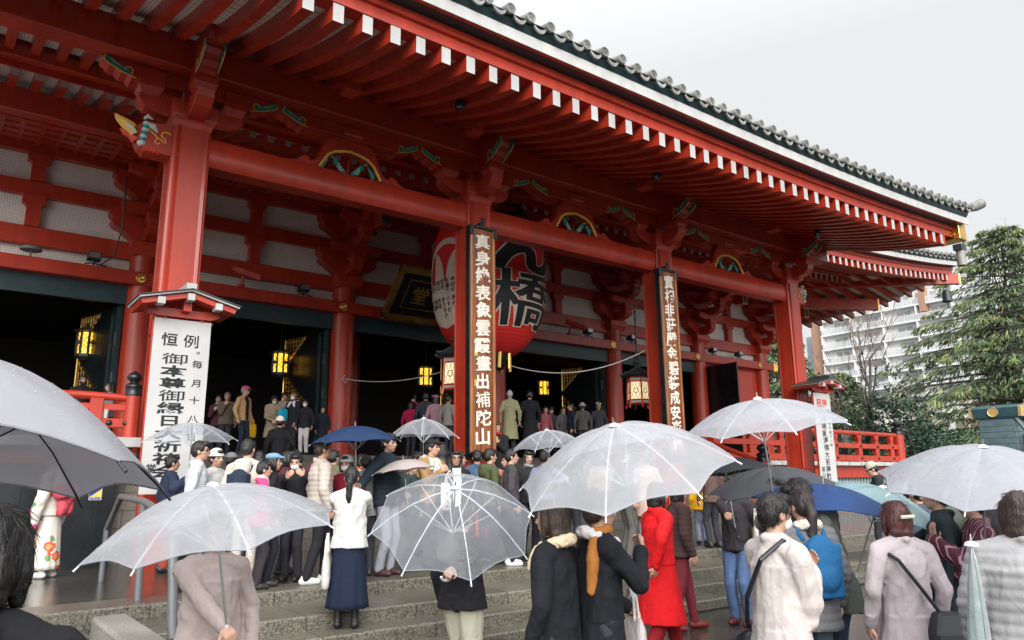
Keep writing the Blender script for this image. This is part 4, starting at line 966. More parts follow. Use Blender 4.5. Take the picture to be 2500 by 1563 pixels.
# ---- white banners under little roofs
CLOTH = mat('banner_cloth', (0.52, 0.52, 0.515), 0.75, var=0.04, scale=2)
def banner(x0, x1, y, z0, z1, items, red_items, label, k=1.0):
    E_ = empty('banner', (0.5 * (x0 + x1), y, z0), label, 'banner', 'white cloth banners hung under little red roofs')
    xc = 0.5 * (x0 + x1)
    def f(u, v, off=0.0):
        d = 0.016 * noise.noise(Vector((u * 2.1, v * 1.3, x0))) + 0.008 * noise.noise(Vector((u * 6, v * 3.1, 4 + x0)))
        if v > z1 - 0.3: d *= 0.5
        return (u, y + d - off, v)
    nx, nz = 16, 60; vs = []; fs = []
    for i in range(nx + 1):
        for j in range(nz + 1): vs.append(f(x0 + (x1 - x0) * i / nx, z0 + (z1 - z0) * j / nz))
    for i in range(nx):
        for j in range(nz): fs.append((i * (nz + 1) + j, (i + 1) * (nz + 1) + j, (i + 1) * (nz + 1) + j + 1, i * (nz + 1) + j + 1))
    b = [len(vs)]; vs2 = [(a, c + 0.006, d) for a, c, d in vs]
    MB().add(vs + vs2, fs + [tuple(q + len(vs) for q in g[::-1]) for g in fs]).build('cloth', CLOTH, E_, smooth=True)
    m = MB(); letters(m, items, lambda u, v: f(u, v, 0.006)); m.build('lettering', INK, E_)
    if red_items:
        m = MB(); letters(m, red_items, lambda u, v: f(u, v, 0.006)); m.build('red_lettering', mat('red_ink', (0.6, 0.05, 0.03), 0.6), E_)
    w_ = (x1 - x0) / 2; zt = z1 + 0.06
    m = MB()
    for s in (-1, 1): m.prism([(xc, zt + 0.33), (xc + s * w_ * 1.72, zt + 0.17 - 0.03), (xc + s * w_ * 1.74, zt + 0.165), (xc, zt + 0.36)], 'y', y - 0.42, y + 0.5)
    R0 = m.build('little_roof', WHT, E_, fix=True)
    m = MB()
    for s in (-1, 1): m.prism([(xc, zt + 0.355), (xc + s * w_ * 1.78, zt + 0.17), (xc + s * w_ * 1.78, zt + 0.18), (xc, zt + 0.372)], 'y', y - 0.45, y + 0.52)
    m.build('roof_cover', mat('dark_roof_sheet', (0.05, 0.055, 0.06), 0.5), R0, fix=True)
    m = MB()
    for s in (-1, 1): m.prism([(xc, zt + 0.32), (xc + s * w_ * 1.66, zt + 0.13), (xc + s * w_ * 1.6, zt + 0.06), (xc, zt + 0.24)], 'y', y - 0.36, y + 0.5)
    m.prism([(xc - w_ * 1.3, zt + 0.10), (xc - w_ * 1.26, zt + 0.02), (xc - w_ * 0.95, zt - 0.03), (xc + w_ * 0.95, zt - 0.03), (xc + w_ * 1.26, zt + 0.02), (xc + w_ * 1.3, zt + 0.10)], 'y', y - 0.05, y + 0.1)
    m.box(xc - 0.06, xc + 0.06, y - 0.2, y + 0.1, zt + 0.05, zt + 0.26)
    m.build('red_gable', RED, R0, fix=True)
    m = MB()
    for dx, dz in ((-w_ * 1.0, 0.14), (0, 0.245), (w_ * 1.0, 0.14)): m.box(xc + dx - 0.055, xc + dx + 0.055, y - 0.40, y - 0.2, zt + dz - 0.06, zt + dz + 0.05)
    m.build('rafter_end', WHT, R0, bevel=0.006)
    m = MB(); m.prism([(xc - 0.07, zt + 0.35), (xc - 0.08, zt + 0.47), (xc + 0.08, zt + 0.47), (xc + 0.07, zt + 0.35)], 'y', y - 0.36, y + 0.3); m.build('ridge_block', WHT if k < 2 else mat('dark_roof_sheet', (0, 0, 0)), R0, bevel=0.006)
    m = MB(); m.box(x0 - 0.03, x1 + 0.03, y + 0.02, y + 0.05, z1 - 0.03, z1 + 0.0); m.box(x0 - 0.02, x0 + 0.01, y + 0.02, y + 0.06, z0 + 0.1, z1 + 0.06); m.box(x0 + 0.12, x0 + 0.17, y - 0.01, y + 0.1, z1 - 0.01, z1 + 0.06); m.box(x1 - 0.17, x1 - 0.12, y - 0.01, y + 0.1, z1 - 0.01, z1 + 0.06)
    m.box(x0 + 0.05, x0 + 0.09, y + 0.05, 13.05, z1 - 0.2, z1 - 0.16); m.box(x1 - 0.09, x1 - 0.05, y + 0.05, 13.05, z1 - 0.2, z1 - 0.16); m.box(x0 + 0.05, x0 + 0.09, y + 0.03, 13.05, z0 + 0.6, z0 + 0.64); m.build('hanger_bars', RED, E_)
    return E_
it = [('恒', 2.70, 3.96, 0.25, 0.22, 0.015), ('例', 3.02, 3.96, 0.25, 0.22, 0.015)]
for i, ch in enumerate('御本尊御縁日大祈祷会'): it.append((ch, 2.80 - 0.0 * i, 3.66 - 0.192 * i, 0.40 if ch != '日' else 0.34, 0.185, 0.022))
for ch, z in zip('。毎月十八日', (3.82, 3.60, 3.30, 3.03, 2.74, 2.46)): it.append((ch, 3.14, z, 0.17, 0.13, 0.006))
for ch, z in zip('當山', (1.98, 1.80)): it.append((ch, 2.60, z, 0.15, 0.14, 0.012))
banner(2.46, 3.31, 12.38, 1.60, 4.29, it, None, 'large white banner with black characters on the nearest pillar')
it = []
for i, ch in enumerate('釋尊降誕灌佛大祈祷執行'): it.append((ch, 21.30, 3.70 - 0.212 * i, 0.27, 0.205, 0.012))
for i, ch in enumerate('四月八日午前十一時'): it.append((ch, 21.60, 3.74 - 0.128 * i, 0.13, 0.105, 0.0))
for ch, z in zip('當山', (2.0, 1.84)): it.append((ch, 21.03, z, 0.17, 0.15, 0.008))
banner(20.86, 21.76, 12.4, 1.42, 4.27, it, [('祝', 21.12, 3.98, 0.28, 0.26, 0.02), ('祷', 21.42, 3.98, 0.28, 0.26, 0.02)], 'narrow looking white banner with red heading on the far right pillar', 3)
# ---- name board in the hall's middle bay
NB = empty('name_board', (13.0, 20.5, 7.0), 'black and gold hall name board half hidden behind the big lantern', 'sign')
def nbp(u, v, d=0.0): return (u, 21.1 - 0.78 * v * 1.0 - d * 0.8, 6.98 + 0.82 * v * 1.0 - d * 0.5 + 0.0)
def nbox(m, u0, u1, v0, v1, d0, d1):
    vs = [nbp(u, v, d) for d in (d0, d1) for u, v in ((u0, v0), (u1, v0), (u1, v1), (u0, v1))]
    m.add(vs, [(0, 1, 2, 3), (7, 6, 5, 4), (4, 5, 1, 0), (5, 6, 2, 1), (6, 7, 3, 2), (7, 4, 0, 3)])
m = MB(); nbox(m, 10.95, 15.1, 0.1, 1.55, 0.0, 0.06); m.build('board', BLK, NB, fix=True)
DG = mat('dull_board_gilt', (0.50, 0.32, 0.09), 0.4, metal=0.9, var=0.3)
m = MB()
for u0, u1, v0, v1 in ((10.8, 15.25, 0.0, 0.14), (10.8, 15.25, 1.5, 1.66), (10.8, 10.98, 0, 1.6), (15.07, 15.25, 0, 1.6)): nbox(m, u0, u1, v0, v1, -0.02, 0.14)
for u0, u1, v0, v1 in ((11.3, 14.75, 0.36, 0.39), (11.3, 14.75, 1.27, 1.30), (11.3, 11.33, 0.36, 1.3), (14.72, 14.75, 0.36, 1.3)): nbox(m, u0, u1, v0, v1, 0.05, 0.08)
for k in range(34):
    u = 10.85 + k * 0.13; nbox(m, u, u + 0.08, -0.08, 0.04, 0.0, 0.12); nbox(m, u, u + 0.08, 1.6, 1.72, 0.0, 0.12)
m.build('gilt_frame', DG, NB, fix=True)
m = MB(); letters(m, [('堂', 11.85, 0.82, 0.62, 0.6, 0.02), ('音', 13.0, 0.82, 0.62, 0.6, 0.02), ('観', 14.2, 0.82, 0.62, 0.6, 0.02)], lambda u, v: nbp(u, v, 0.085)); m.build('gilt_characters', GLD, NB)
# ---- cameras, floodlights, disc speaker on the hall beam
def cctv(x, label):
    E_ = empty('security_camera', (x, 22.0, 7.5), label, 'camera', 'security cameras on the hall beam')
    m = MB(); m.box(x - 0.08, x + 0.08, 21.9, 22.15, 7.49, 7.56); m.tube([(x, 22.02, 7.55), (x + 0.02, 21.95, 7.8)], 0.05, 8); m.build('bracket', RED, E_)
    m = MB(); a = Vector((x - 0.3, 21.9, 7.98)); b = Vector((x + 0.42, 21.5, 7.70)); d = (b - a).normalized(); s = d.cross(Vector((0, 0, 1))).normalized() * 0.1; u = s.cross(d).normalized() * 0.09
    vs = [p + q * s + r_ * u for p in (a, b) for q, r_ in ((-1, -1), (1, -1), (1, 1), (-1, 1))]
    m.add(vs, [(0, 1, 5, 4), (1, 2, 6, 5), (2, 3, 7, 6), (3, 0, 4, 7), (3, 2, 1, 0), (4, 5, 6, 7)]); h = m.build('housing', RED, E_, fix=True, bevel=0.02)
    m = MB(); m.tube([b - d * 0.02, b + d * 0.03], 0.07, 12); m.build('lens', BLK, h)
cctv(6.66, 'red security camera on the hall beam right of the nearest pillar')
cctv(19.7, 'red security camera on the hall beam right of the big lantern')
def flood(x, label):
    E_ = empty('floodlight', (x, 22.1, 7.5), label, 'floodlight', 'small floodlights on the hall beam')
    m = MB(); m.tube([(x - 0.2, 22.05, 7.53), (x, 22.0, 7.56), (x + 0.28, 22.08, 7.53), (x + 0.34, 22.1, 7.52)], 0.02, 5); m.tube([(x, 22.05, 7.5), (x, 22.05, 7.66)], 0.03, 6); m.build('bracket', M_bronze(), E_)
    m = MB(); m.prism([(21.9, 7.66), (22.12, 7.62), (22.16, 7.80), (21.92, 7.86)], 'x', x - 0.16, x + 0.16)
    for k in range(5): m.box(x - 0.15 + k * 0.07, x - 0.13 + k * 0.07, 22.12, 22.22, 7.63, 7.8)
    m.build('lamp_body', M_bronze(), E_, bevel=0.01)
    m = MB(); m.box(x - 0.13, x + 0.13, 21.885, 21.905, 7.69, 7.83); m.build('lens', M_steel(), E_)
for x, l in ((2.75, 'small floodlight on the hall beam left of the nearest pillar'), (8.6, 'small floodlight on the hall beam left of the name board'), (20.75, 'small floodlight beside the security camera right of the lantern'), (23.3, 'small floodlight on the beam just left of the far plaque'), (28.8, 'left floodlight of two above the red wall panel'), (30.8, 'right floodlight of two above the red wall panel')): flood(x, l)
m = MB(); m.lathe([(0.02, 0.0), (0.22, 0.01), (0.25, -0.03), (0.25, -0.07), (0.02, -0.08)], (1.32, 22.0, 7.72), 24); m.tube([(1.32, 22.0, 7.5), (1.32, 22.0, 7.66)], 0.03, 6)
tag(m.build('disc_antenna', mat('grey_green_plastic', (0.16, 0.2, 0.19), 0.5), smooth=40), 'round grey-green disc standing on the hall beam at far left', 'antenna')
m = MB(); m.tube([(3.2, 21.2, 9.9), (3.22, 21.2, 8.4), (3.15, 21.6, 7.7), (2.9, 22.0, 7.53)], 0.02, 5); tag(m.build('black_cable', BLK), 'black cable running down the hall front beside the nearest pillar', 'cable')
# ---- sticker, cup, handrail
SK = empty('security_sticker', (1.98, 12.92, 1.52), 'blue and yellow security sticker on the black panel wall', 'sticker')
m = MB(); m.box(1.895, 2.065, 12.912, 12.928, 1.52, 1.69); m.build('plate', WHT, SK)
m = MB(); m.prism([(1.90, 1.57), (1.90, 1.685), (2.06, 1.685)], 'y', 12.91, 12.913); m.build('blue_half', mat('sign_blue', (0.01, 0.06, 0.35), 0.4, var=0), SK)
m = MB(); m.prism([(1.903, 1.568), (2.06, 1.568), (2.06, 1.68)], 'y', 12.91, 12.913); m.build('yellow_half', mat('sign_yellow', (0.75, 0.6, 0.12), 0.4, var=0), SK)
m = MB(); letters(m, [('ALSOK', 1.98, 1.548, 0.046, 0.05, 0.03)], lambda u, v: (u, 12.908, v)); m.build('lettering', mat('sign_blue', (0, 0, 0)), SK)
CP = empty('paper_cup', (2.0, 12.89, 2.742), 'white paper cup left on the red rail', 'cup')
m = MB(); m.lathe([(0.03, 0), (0.04, 0.13)], (2.0, 12.89, 2.742), 14); m.build('cup_body', WHT, CP, smooth=40)
m = MB(); m.tube([(2.0 + 0.04 * math.cos(a), 12.89 + 0.04 * math.sin(a), 2.872) for a in [R(d) for d in range(0, 361, 30)]], 0.004, 4, False); m.build('rim', WHT, CP)
HRL = empty('handrail', (1.75, 8.2, 0.56), 'grey metal handrail at the left end of the lower stairs', 'handrail')
GP = mat('painted_grey_metal', (0.17, 0.18, 0.19), 0.4, metal=0.3)
m = MB(); m.tube([(1.84, 7.35, 0.42), (1.79, 7.45, 1.40)], 0.042, 10); m.build('post', GP, HRL, smooth=40)
m = MB(); m.tube([(1.86, 8.92, 0.55), (1.83, 8.9, 1.55)], 0.038, 10); m.build('post', GP, HRL, smooth=40)
m = MB(); m.tube([(1.79, 7.3, 1.28), (1.79, 7.42, 1.42), (1.83, 8.9, 1.56), (1.84, 10.2, 1.60), (1.84, 10.9, 1.2), (1.84, 10.95, 0.56)], 0.036, 10); m.build('rail', GP, HRL, smooth=40)
# ---- lion, spotlight, bell at the roof corner
LI = empty('roof_lion', (24.4, 9.9, 9.93), 'small dark lion statue standing on the roof corner', 'statue')
LM = mat('dark_tile_clay', (0.07, 0.085, 0.085), 0.6, var=0.4, scale=20)
m = MB(); x, y, z = 24.3, 9.9, 9.93
m.ball((x + 0.18, y, z + 0.26), (0.2, 0.14, 0.16), 10, 7); m.ball((x, y, z + 0.3), (0.16, 0.14, 0.2), 10, 7)
for dx, dy in ((-0.1, -0.09), (-0.1, 0.09), (0.28, -0.1), (0.28, 0.1)): m.tube([(x + dx, y + dy, z + 0.3), (x + dx - 0.02, y + dy, z - 0.1)], [0.07, 0.055], 8)
m.ball((x - 0.06, y - 0.03, z + 0.52), (0.13, 0.12, 0.12), 10, 7); m.ball((x - 0.16, y - 0.06, z + 0.49), (0.07, 0.07, 0.06), 8, 6)
rr = random.Random(3)
for k in range(34):
    a, b = rr.uniform(0, 6.28), rr.uniform(-0.3, 1.4); m.ball((x - 0.02 + 0.15 * math.cos(a) * math.cos(b), y + 0.15 * math.sin(a) * math.cos(b), z + 0.5 + 0.14 * math.sin(b)), 0.042, 6, 4)
m.tube([(x + 0.36, y, z + 0.3), (x + 0.46, y, z + 0.42), (x + 0.4, y, z + 0.58)], [0.06, 0.08, 0.03], 7); m.build('lion_body', LM, LI, smooth=50)
m = MB(); m.box(x - 0.25, x + 0.48, y - 0.15, y + 0.15, z - 0.16, z - 0.06); m.build('plinth', LM, LI, bevel=0.02)
SP = empty('spotlight', (24.25, 9.1, 8.03), 'grey cylinder spotlight hanging under the gilt roof corner', 'spotlight')
m = MB(); m.lathe([(0.02, 0.5), (0.12, 0.48), (0.13, 0.0), (0.10, 0.0), (0.10, 0.06), (0.01, 0.06)], (24.25, 9.1, 8.03), 20); m.build('housing', mat('grey_plastic', (0.3, 0.29, 0.28), 0.5), SP, smooth=40)
m = MB(); m.box(24.05, 24.4, 8.98, 9.22, 8.5, 8.68); m.tube([(24.4, 9.1, 8.56), (24.62, 9.1, 8.6), (24.6, 9.12, 8.87)], 0.018, 5); m.build('bracket', M_bronze(), SP)
BE = empty('wind_bell', (38.2, 15.2, 9.9), 'dark bronze wind bell hanging under the hall roof corner', 'bell')
m = MB(); m.lathe([(0.05, 0.62), (0.15, 0.57), (0.2, 0.4), (0.21, 0.1), (0.25, 0.0), (0.2, 0.0), (0.15, 0.45)], (38.2, 15.2, 10.05), 20); m.build('bell_body', M_bronze(), BE, smooth=40)
m = MB(); m.tube([(38.2, 15.2, 10.66), (38.2, 15.2, 11.1)], 0.025, 5); m.box(38.1, 38.3, 15.19, 15.21, 9.75, 10.06); m.build('clapper', M_bronze(), BE)
# ---- green copper roofed lantern house at the far right
TLN = empty('copper_lantern', (30.2, 10.6, 0.0), 'teal shingled copper lantern tower with gilt crest at far right', 'lantern tower')
TCU = mat('teal_copper', (0.095, 0.145, 0.16), 0.5, var=0.2, scale=4)
m = MB(); x, y = 29.6, 10.6
sq(m, x, y, [((0.62, 0.7), 0.8), ((0.5, 0.62), 2.2), ((0.36, 0.5), 3.7)]); sq(m, x, y, [((0.75, 0.85), 0.0), ((0.75, 0.85), 0.8)]); B_ = m.build('shingle_body', TCU, TLN)
m = MB()
for k in range(13):
    t = k / 13; z = 1.0 + 2.65 * t; hx = 0.62 - 0.26 * t + 0.015; hy = 0.7 - 0.2 * t + 0.015; sq(m, x, y, [((hx + 0.02, hy + 0.02), z), ((hx, hy), z + 0.19)])
m.build('shingle_courses', TCU, B_)
m = MB(); sq(m, x, y, [((0.38, 0.55), 3.68), ((0.42, 0.72), 3.75), ((0.46, 0.80), 4.06), ((0.30, 0.86), 4.16)]); C_ = m.build('ridge_box', mat('dark_teal_copper', (0.03, 0.085, 0.10), 0.5), TLN, bevel=0.01)
m = MB(); m.lathe([(0.02, 0.02), (0.14, 0.02), (0.16, 0.035), (0.17, 0.0)], (x - 0.44, y + 0.05, 3.92), 24, 'x'); m.v = [(2 * (x - 0.44) - a, b, c) for a, b, c in m.v]
for s in (-1, 1):
    yy = y + s * 0.8; vs = [(x - 0.43, yy, 3.74), (x - 0.48, yy + s * 0.03, 4.08), (x, yy + s * 0.06, 4.2), (x + 0.48, yy + s * 0.03, 4.08), (x + 0.43, yy, 3.74)]
    m.add(vs + [(a, b - s * 0.09, c) for a, b, c in vs], [(0, 1, 2, 3, 4), (9, 8, 7, 6, 5)] + [(i, (i + 1) % 5, 5 + (i + 1) % 5, 5 + i) for i in range(5)])
m.build('gilt_crest', mat('pale_gilt', (0.72, 0.50, 0.20), 0.4, metal=0.4), C_, fix=True)
m = MB()
m.box(x - 0.2, x - 0.12, y - 1.15, y - 0.95, 0.8, 3.4); m.tube([(x - 0.3, y - 0.55, 3.75), (x - 0.35, y - 1.0, 3.0), (x - 0.4, y - 1.5, 2.3)], 0.07, 5); m.lathe([(0.1, 2.6), (0.14, 2.62), (0.14, 3.1), (0.08, 3.15), (0.06, 3.3)], (x - 0.35, y - 0.85, 0), 12); m.build('side_finial', TCU, TLN)

# ================================================================ background
def leaf_tris(m, c, n, size, rng, droop=0.0, flat=0.6):
    for _ in range(n):
        a = rng.uniform(0, 6.283); l = size * rng.uniform(0.6, 1.3); wd = l * 0.28
        d = Vector((math.cos(a), math.sin(a), rng.uniform(-flat, flat) - droop)).normalized(); s = d.cross(Vector((rng.uniform(-1, 1), rng.uniform(-1, 1), 1))).normalized() * wd
        p = c + Vector((rng.gauss(0, size * 0.5), rng.gauss(0, size * 0.5), rng.gauss(0, size * 0.35)))
        m.mi = 0 if rng.random() < 0.6 else 1
        m.add([p - s, p + d * l * 0.5 + s * 0.9, p + d * l, p + d * l * 0.4 - s], [(0, 1, 2, 3)])
CG = [mat('cedar_green', (0.062, 0.112, 0.048), 0.7, var=0.5, scale=1.2), mat('cedar_tip_green', (0.21, 0.225, 0.085), 0.7, var=0.4, scale=1.2)]
BK = mat('grey_bark', (0.09, 0.08, 0.07), 0.85, var=0.4, scale=5, bump=0.4, bscale=8)
def cedar(x, y, H, rad, z_low, seed, label, lean=0.0, ns=1.0):
    rng = random.Random(seed); E_ = empty('cedar_tree', (x, y, 0), label, 'tree', 'drooping cedars beyond the hall')
    T = lambda z: Vector((x + lean * z / H + 0.25 * math.sin(z * 0.4 + seed), y + 0.2 * math.cos(z * 0.5 + seed), z))
    m = MB(); m.tube([T(H * k / 14) for k in range(15)], [max(0.02, 0.42 * (1 - k / 14.5) * H / 18) for k in range(15)], 10)
    m2 = MB(); z = z_low; a0 = rng.uniform(0, 6)
    while z < H - 0.3:
        t = (z - z_low) / (H - z_low); L = rad * (1 - t) ** 0.62 * rng.uniform(0.75, 1.12) + 0.35
        if t < 0.1: L *= 0.75
        for k in range(rng.choice((3, 4))):
            a = a0 + k * 1.7 + rng.uniform(-0.5, 0.5); d = Vector((math.cos(a), math.sin(a), 0)); sd = Vector((-d.y, d.x, 0))
            rise = rng.uniform(0.02, 0.22); n = 7; pts = []
            for q in range(n + 1):
                u = q / n; pts.append(T(z) + d * L * u + Vector((0, 0, L * (rise * u - (rise + 0.12) * u ** 2.6))) + sd * L * 0.08 * math.sin(u * 5 + a))
            m.tube(pts, [0.075 * (1 - 0.9 * q / n) * (0.5 + L / rad) + 0.008 for q in range(n + 1)], 5)
            for q in range(1, n + 1):
                u = q / n; wsp = L * 0.30 * math.sin(math.pi * min(1, u * 0.9 + 0.1)) * (1 - 0.35 * u) + 0.15
                if rng.random() < 0.05: continue
                for _ in range(int((15 + 20 * u) * ns)):
                    o = rng.uniform(-1, 1); p = pts[q] + sd * wsp * o + d * rng.uniform(-0.6, 0.6) * L / n + Vector((0, 0, -abs(o) * wsp * 0.38 + rng.gauss(0, 0.07)))
                    l = rng.uniform(0.25, 0.62) * (0.6 + 0.4 * L / rad); dr = (d * rng.uniform(0.2, 0.9) + sd * o * rng.uniform(0.2, 0.9) + Vector((0, 0, -rng.uniform(0.25, 0.95)))).normalized()
                    s = dr.cross(Vector((rng.uniform(-1, 1), rng.uniform(-1, 1), 0.6))).normalized() * l * rng.uniform(0.07, 0.13)
                    m2.mi = 1 if rng.random() < 0.22 + 0.4 * u ** 3 else 0
                    m2.add([p - s * 0.6, p + s * 0.6, p + dr * l * 0.6 + s, p + dr * l, p + dr * l * 0.55 - s], [(0, 1, 2, 3, 4)])
        z += rng.uniform(0.34, 0.62) * (0.75 + 0.4 * (1 - t)); a0 += 2.4
    m.build('trunk', BK, E_, smooth=50); m2.build('crown', CG, E_)
cedar(56.6, 18.9, 18.9, 10.0, 2.6, 1, 'tall drooping cedar filling the right side of the view', ns=1.5)
cedar(64.5, 20.5, 15.0, 7.0, 3.2, 5, 'cedar with darker trunk behind the tall cedar, right of it', ns=0.9)
cedar(52.4, 34.0, 14.6, 4.6, 2.0, 9, 'cedar seen between the red wall and the far right pillar', ns=1.1)
cedar(56.5, 31.5, 10.5, 3.6, 2.0, 12, 'smaller cedar just right of the far right pillar')
BG_ = [mat('camellia_green', (0.018, 0.055, 0.030), 0.4, var=0.5, scale=2), mat('camellia_light_green', (0.06, 0.11, 0.055), 0.45, var=0.4, scale=2)]
def bush(x, y, H, rad, seed, label, n=260, lf=0.2, mats=BG_):
    rng = random.Random(seed); E_ = empty('evergreen_shrub', (x, y, 0), label, 'shrub', 'leafy evergreens beside the veranda')
    m = MB(); m2 = MB()
    for k in range(7):
        a = k * 0.9 + rng.uniform(-0.3, 0.3); tip = Vector((x + rad * 0.7 * math.cos(a), y + rad * 0.7 * math.sin(a), H * rng.uniform(0.6, 0.95)))
        b = Vector((x + 0.15 * math.cos(a), y + 0.15 * math.sin(a), 0)); mid = b.lerp(tip, 0.5) + Vector((0, 0, 0.4)); m.tube([b, mid, tip], [0.09, 0.05, 0.015], 6)
    for k in range(n):
        a = rng.uniform(0, 6.283); e_ = math.asin(rng.uniform(-0.6, 1)); rr_ = rng.uniform(0.45, 1.05) * (1 + 0.25 * math.sin(3 * a + seed) + 0.2 * math.sin(5 * e_ + seed))
        c = Vector((x + rad * rr_ * math.cos(a) * math.cos(e_), y + rad * rr_ * math.sin(a) * math.cos(e_), H * 0.52 + H * 0.46 * rr_ * math.sin(e_)))
        leaf_tris(m2, c, 16, lf, rng, 0.15, 0.8)
    m.build('stems', BK, E_); m2.build('foliage', mats, E_)
bush(43.5, 21.0, 7.2, 2.6, 3, 'tall dark glossy evergreen shrub right of the balustrade post', 420, 0.22)
bush(41.5, 18.6, 4.6, 1.7, 4, 'low dark evergreen shrub at the end of the red beam', 220, 0.2)
bush(50.0, 27.5, 8.2, 2.6, 8, 'olive green loose shrub under the bare tree', 300, 0.24, [mat('olive_green', (0.075, 0.095, 0.04), 0.6, var=0.4), BG_[1]])
bush(47.2, 20.6, 6.0, 1.9, 6, 'dark evergreen shrub before the tall cedar trunk', 240, 0.22)
# bare tree
BT = empty('bare_tree', (44.5, 23.0, 0), 'leafless grey tree with knobbly branches before the apartment block', 'tree')
rng = random.Random(11); m = MB(); mt = MB()
def grow(p, d, L, r, dep, mb):
    pts = [p]; n = 4
    for k in range(n):
        d = (d + Vector((rng.uniform(-0.22, 0.22), rng.uniform(-0.22, 0.22), rng.uniform(-0.02, 0.16)))).normalized(); pts.append(pts[-1] + d * L / n)
    mb.tube(pts, [r * (1 - 0.14 * k) for k in range(n + 1)], 7 if dep < 2 else 4)
    if dep >= 5: return
    for k in range(3 if dep < 4 else 4):
        q = pts[rng.choice((2, 3, 4))]; dd = (d + Vector((rng.uniform(-0.9, 0.9), rng.uniform(-0.9, 0.9), rng.uniform(0.0, 0.7)))).normalized()
        if rng.random() < 0.5 and dep in (1, 2): mb.ball(q, r * 1.25, 7, 5)
        grow(q, dd, L * rng.uniform(0.55, 0.8), r * 0.52, dep + 1, mt if dep >= 2 else mb)
grow(Vector((44.5, 23.0, 0)), Vector((0, 0, 1)), 5.2, 0.26, 0, m)
m.build('trunk', BK, BT, smooth=50); mt.build('twigs', mat('twig_brown', (0.22, 0.17, 0.145), 0.8), BT)
# apartment block
AP = empty('apartment_building', (146, 65, 0), 'tall white apartment block with rows of balconies behind the trees', 'building')
AW = mat('white_render', (0.76, 0.76, 0.75), 0.7, var=0.05, scale=0.5); AB = mat('brown_brick_cladding', (0.38, 0.22, 0.15), 0.8, var=0.2, scale=8)
AGL = mat('haze_lightened_glass', (0.36, 0.38, 0.40), 0.2, var=0.5, scale=0.3)  # distant haze put into the colour: glass paler than real panes
m = MB(); m.box(140, 152, 40, 79.5, 0, 35.0); m.build('wall', AW, AP)
m = MB(); m.box(139.4, 152, 79.5, 82, 0, 33); m.build('brick_bay', AB, AP); m = MB(); m.box(138.5, 140.1, 58.9, 60.0, 31.0, 35.5); m.build('brick_bay', AB, AP)
m = MB(); m.box(144, 152, 82, 86, 0, 31); m.build('stair_tower', mat('blue_grey_render', (0.35, 0.38, 0.42), 0.7), AP)
for fl in range(12):
    z = 0.6 + fl * 2.9
    m = MB(); m.box(138.6, 140.1, 40, 79.6, z - 0.16, z + 0.14); m.box(138.6, 138.66, 40, 79.6, z + 1.12, z + 1.2)
    for k in range(80): m.box(138.6, 138.66, 40 + k * 0.495, 40.06 + k * 0.495, z + 0.14, z + 1.12)
    for k in range(7): m.box(138.62, 140.05, 79.3 - k * 6.2, 79.5 - k * 6.2, z + 0.1, z + 2.75)
    b = m.build('balcony', AW, AP)
    m = MB(); m.box(138.62, 138.64, 40, 79.5, z + 0.14, z + 1.1); m.build('balcony_glass', vinyl('frosted_balcony_panel', (0.8, 0.82, 0.83), 0.6), b)
    for k in range(6):
        m = MB(); y0 = 74.6 - k * 6.2; m.box(139.96, 140.04, y0, y0 + 2.6, z + 0.15, z + 2.2); wv = m.build('window', AGL, AP)
        m = MB(); m.box(139.93, 139.95, y0 - 0.06, y0, z + 0.14, z + 2.26); m.box(139.93, 139.95, y0 + 1.25, y0 + 1.33, z + 0.14, z + 2.26); m.box(139.93, 139.95, y0 + 2.6, y0 + 2.68, z + 0.14, z + 2.26); m.box(139.93, 139.95, y0, y0 + 2.6, z + 2.2, z + 2.26); m.build('frame', AW, wv)
        m = MB(); m.box(139.5, 139.9, y0 - 1.5, y0 - 0.6, z + 0.2, z + 0.9 + 0.0); m.build('air_unit', M_steel(), AP) if k % 2 == 0 and fl > 2 else None
# small pale house and a far pale building, mast
HS = empty('pale_house', (82, 33, 0), 'pale low house with one window glimpsed between cedar trunks', 'house')
m = MB(); m.box(80, 90, 20, 42, 0, 9.5); m.build('wall', mat('pale_house_render', (0.68, 0.66, 0.60), 0.8), HS)
m = MB(); m.box(79.6, 90.4, 19.6, 42.4, 9.5, 9.9); m.build('roof', M_steel(), HS)
m = MB(); m.box(79.93, 80.02, 30.2, 32.6, 4.2, 7.4); W_ = m.build('window', mat('dim_house_glass', (0.2, 0.19, 0.13), 0.3), HS)
m = MB(); m.box(79.88, 79.93, 31.35, 31.45, 4.2, 7.4); m.box(79.86, 79.93, 30.1, 32.7, 4.08, 4.2); m.build('frame', AW, W_)
FB = empty('grey_block', (112, 33, 0), 'pale grey slab building behind the cedar at far right', 'building')
m = MB(); m.box(108, 122, 18, 36.5, 0, 25); m.build('wall', mat('pale_grey_render', (0.5, 0.5, 0.5), 0.8), FB)
m = MB(); m.box(107.7, 122.3, 17.7, 36.8, 25, 25.6); m.build('roof', M_steel(), FB)
for fl in range(7):
    for k in range(5):
        m = MB(); m.box(107.94, 108.02, 20 + k * 3.3, 21.8 + k * 3.3, 2 + fl * 3.2, 3.7 + fl * 3.2); m.build('window', AGL, FB)
m = MB(); m.tube([(118, 37.9, 24), (118, 37.9, 38)], [0.12, 0.04], 6); m.tube([(118, 37.4, 33), (118, 38.4, 33)], 0.03, 4); tag(m.build('antenna_mast', M_steel()), 'thin antenna mast rising above the far grey roof', 'mast')
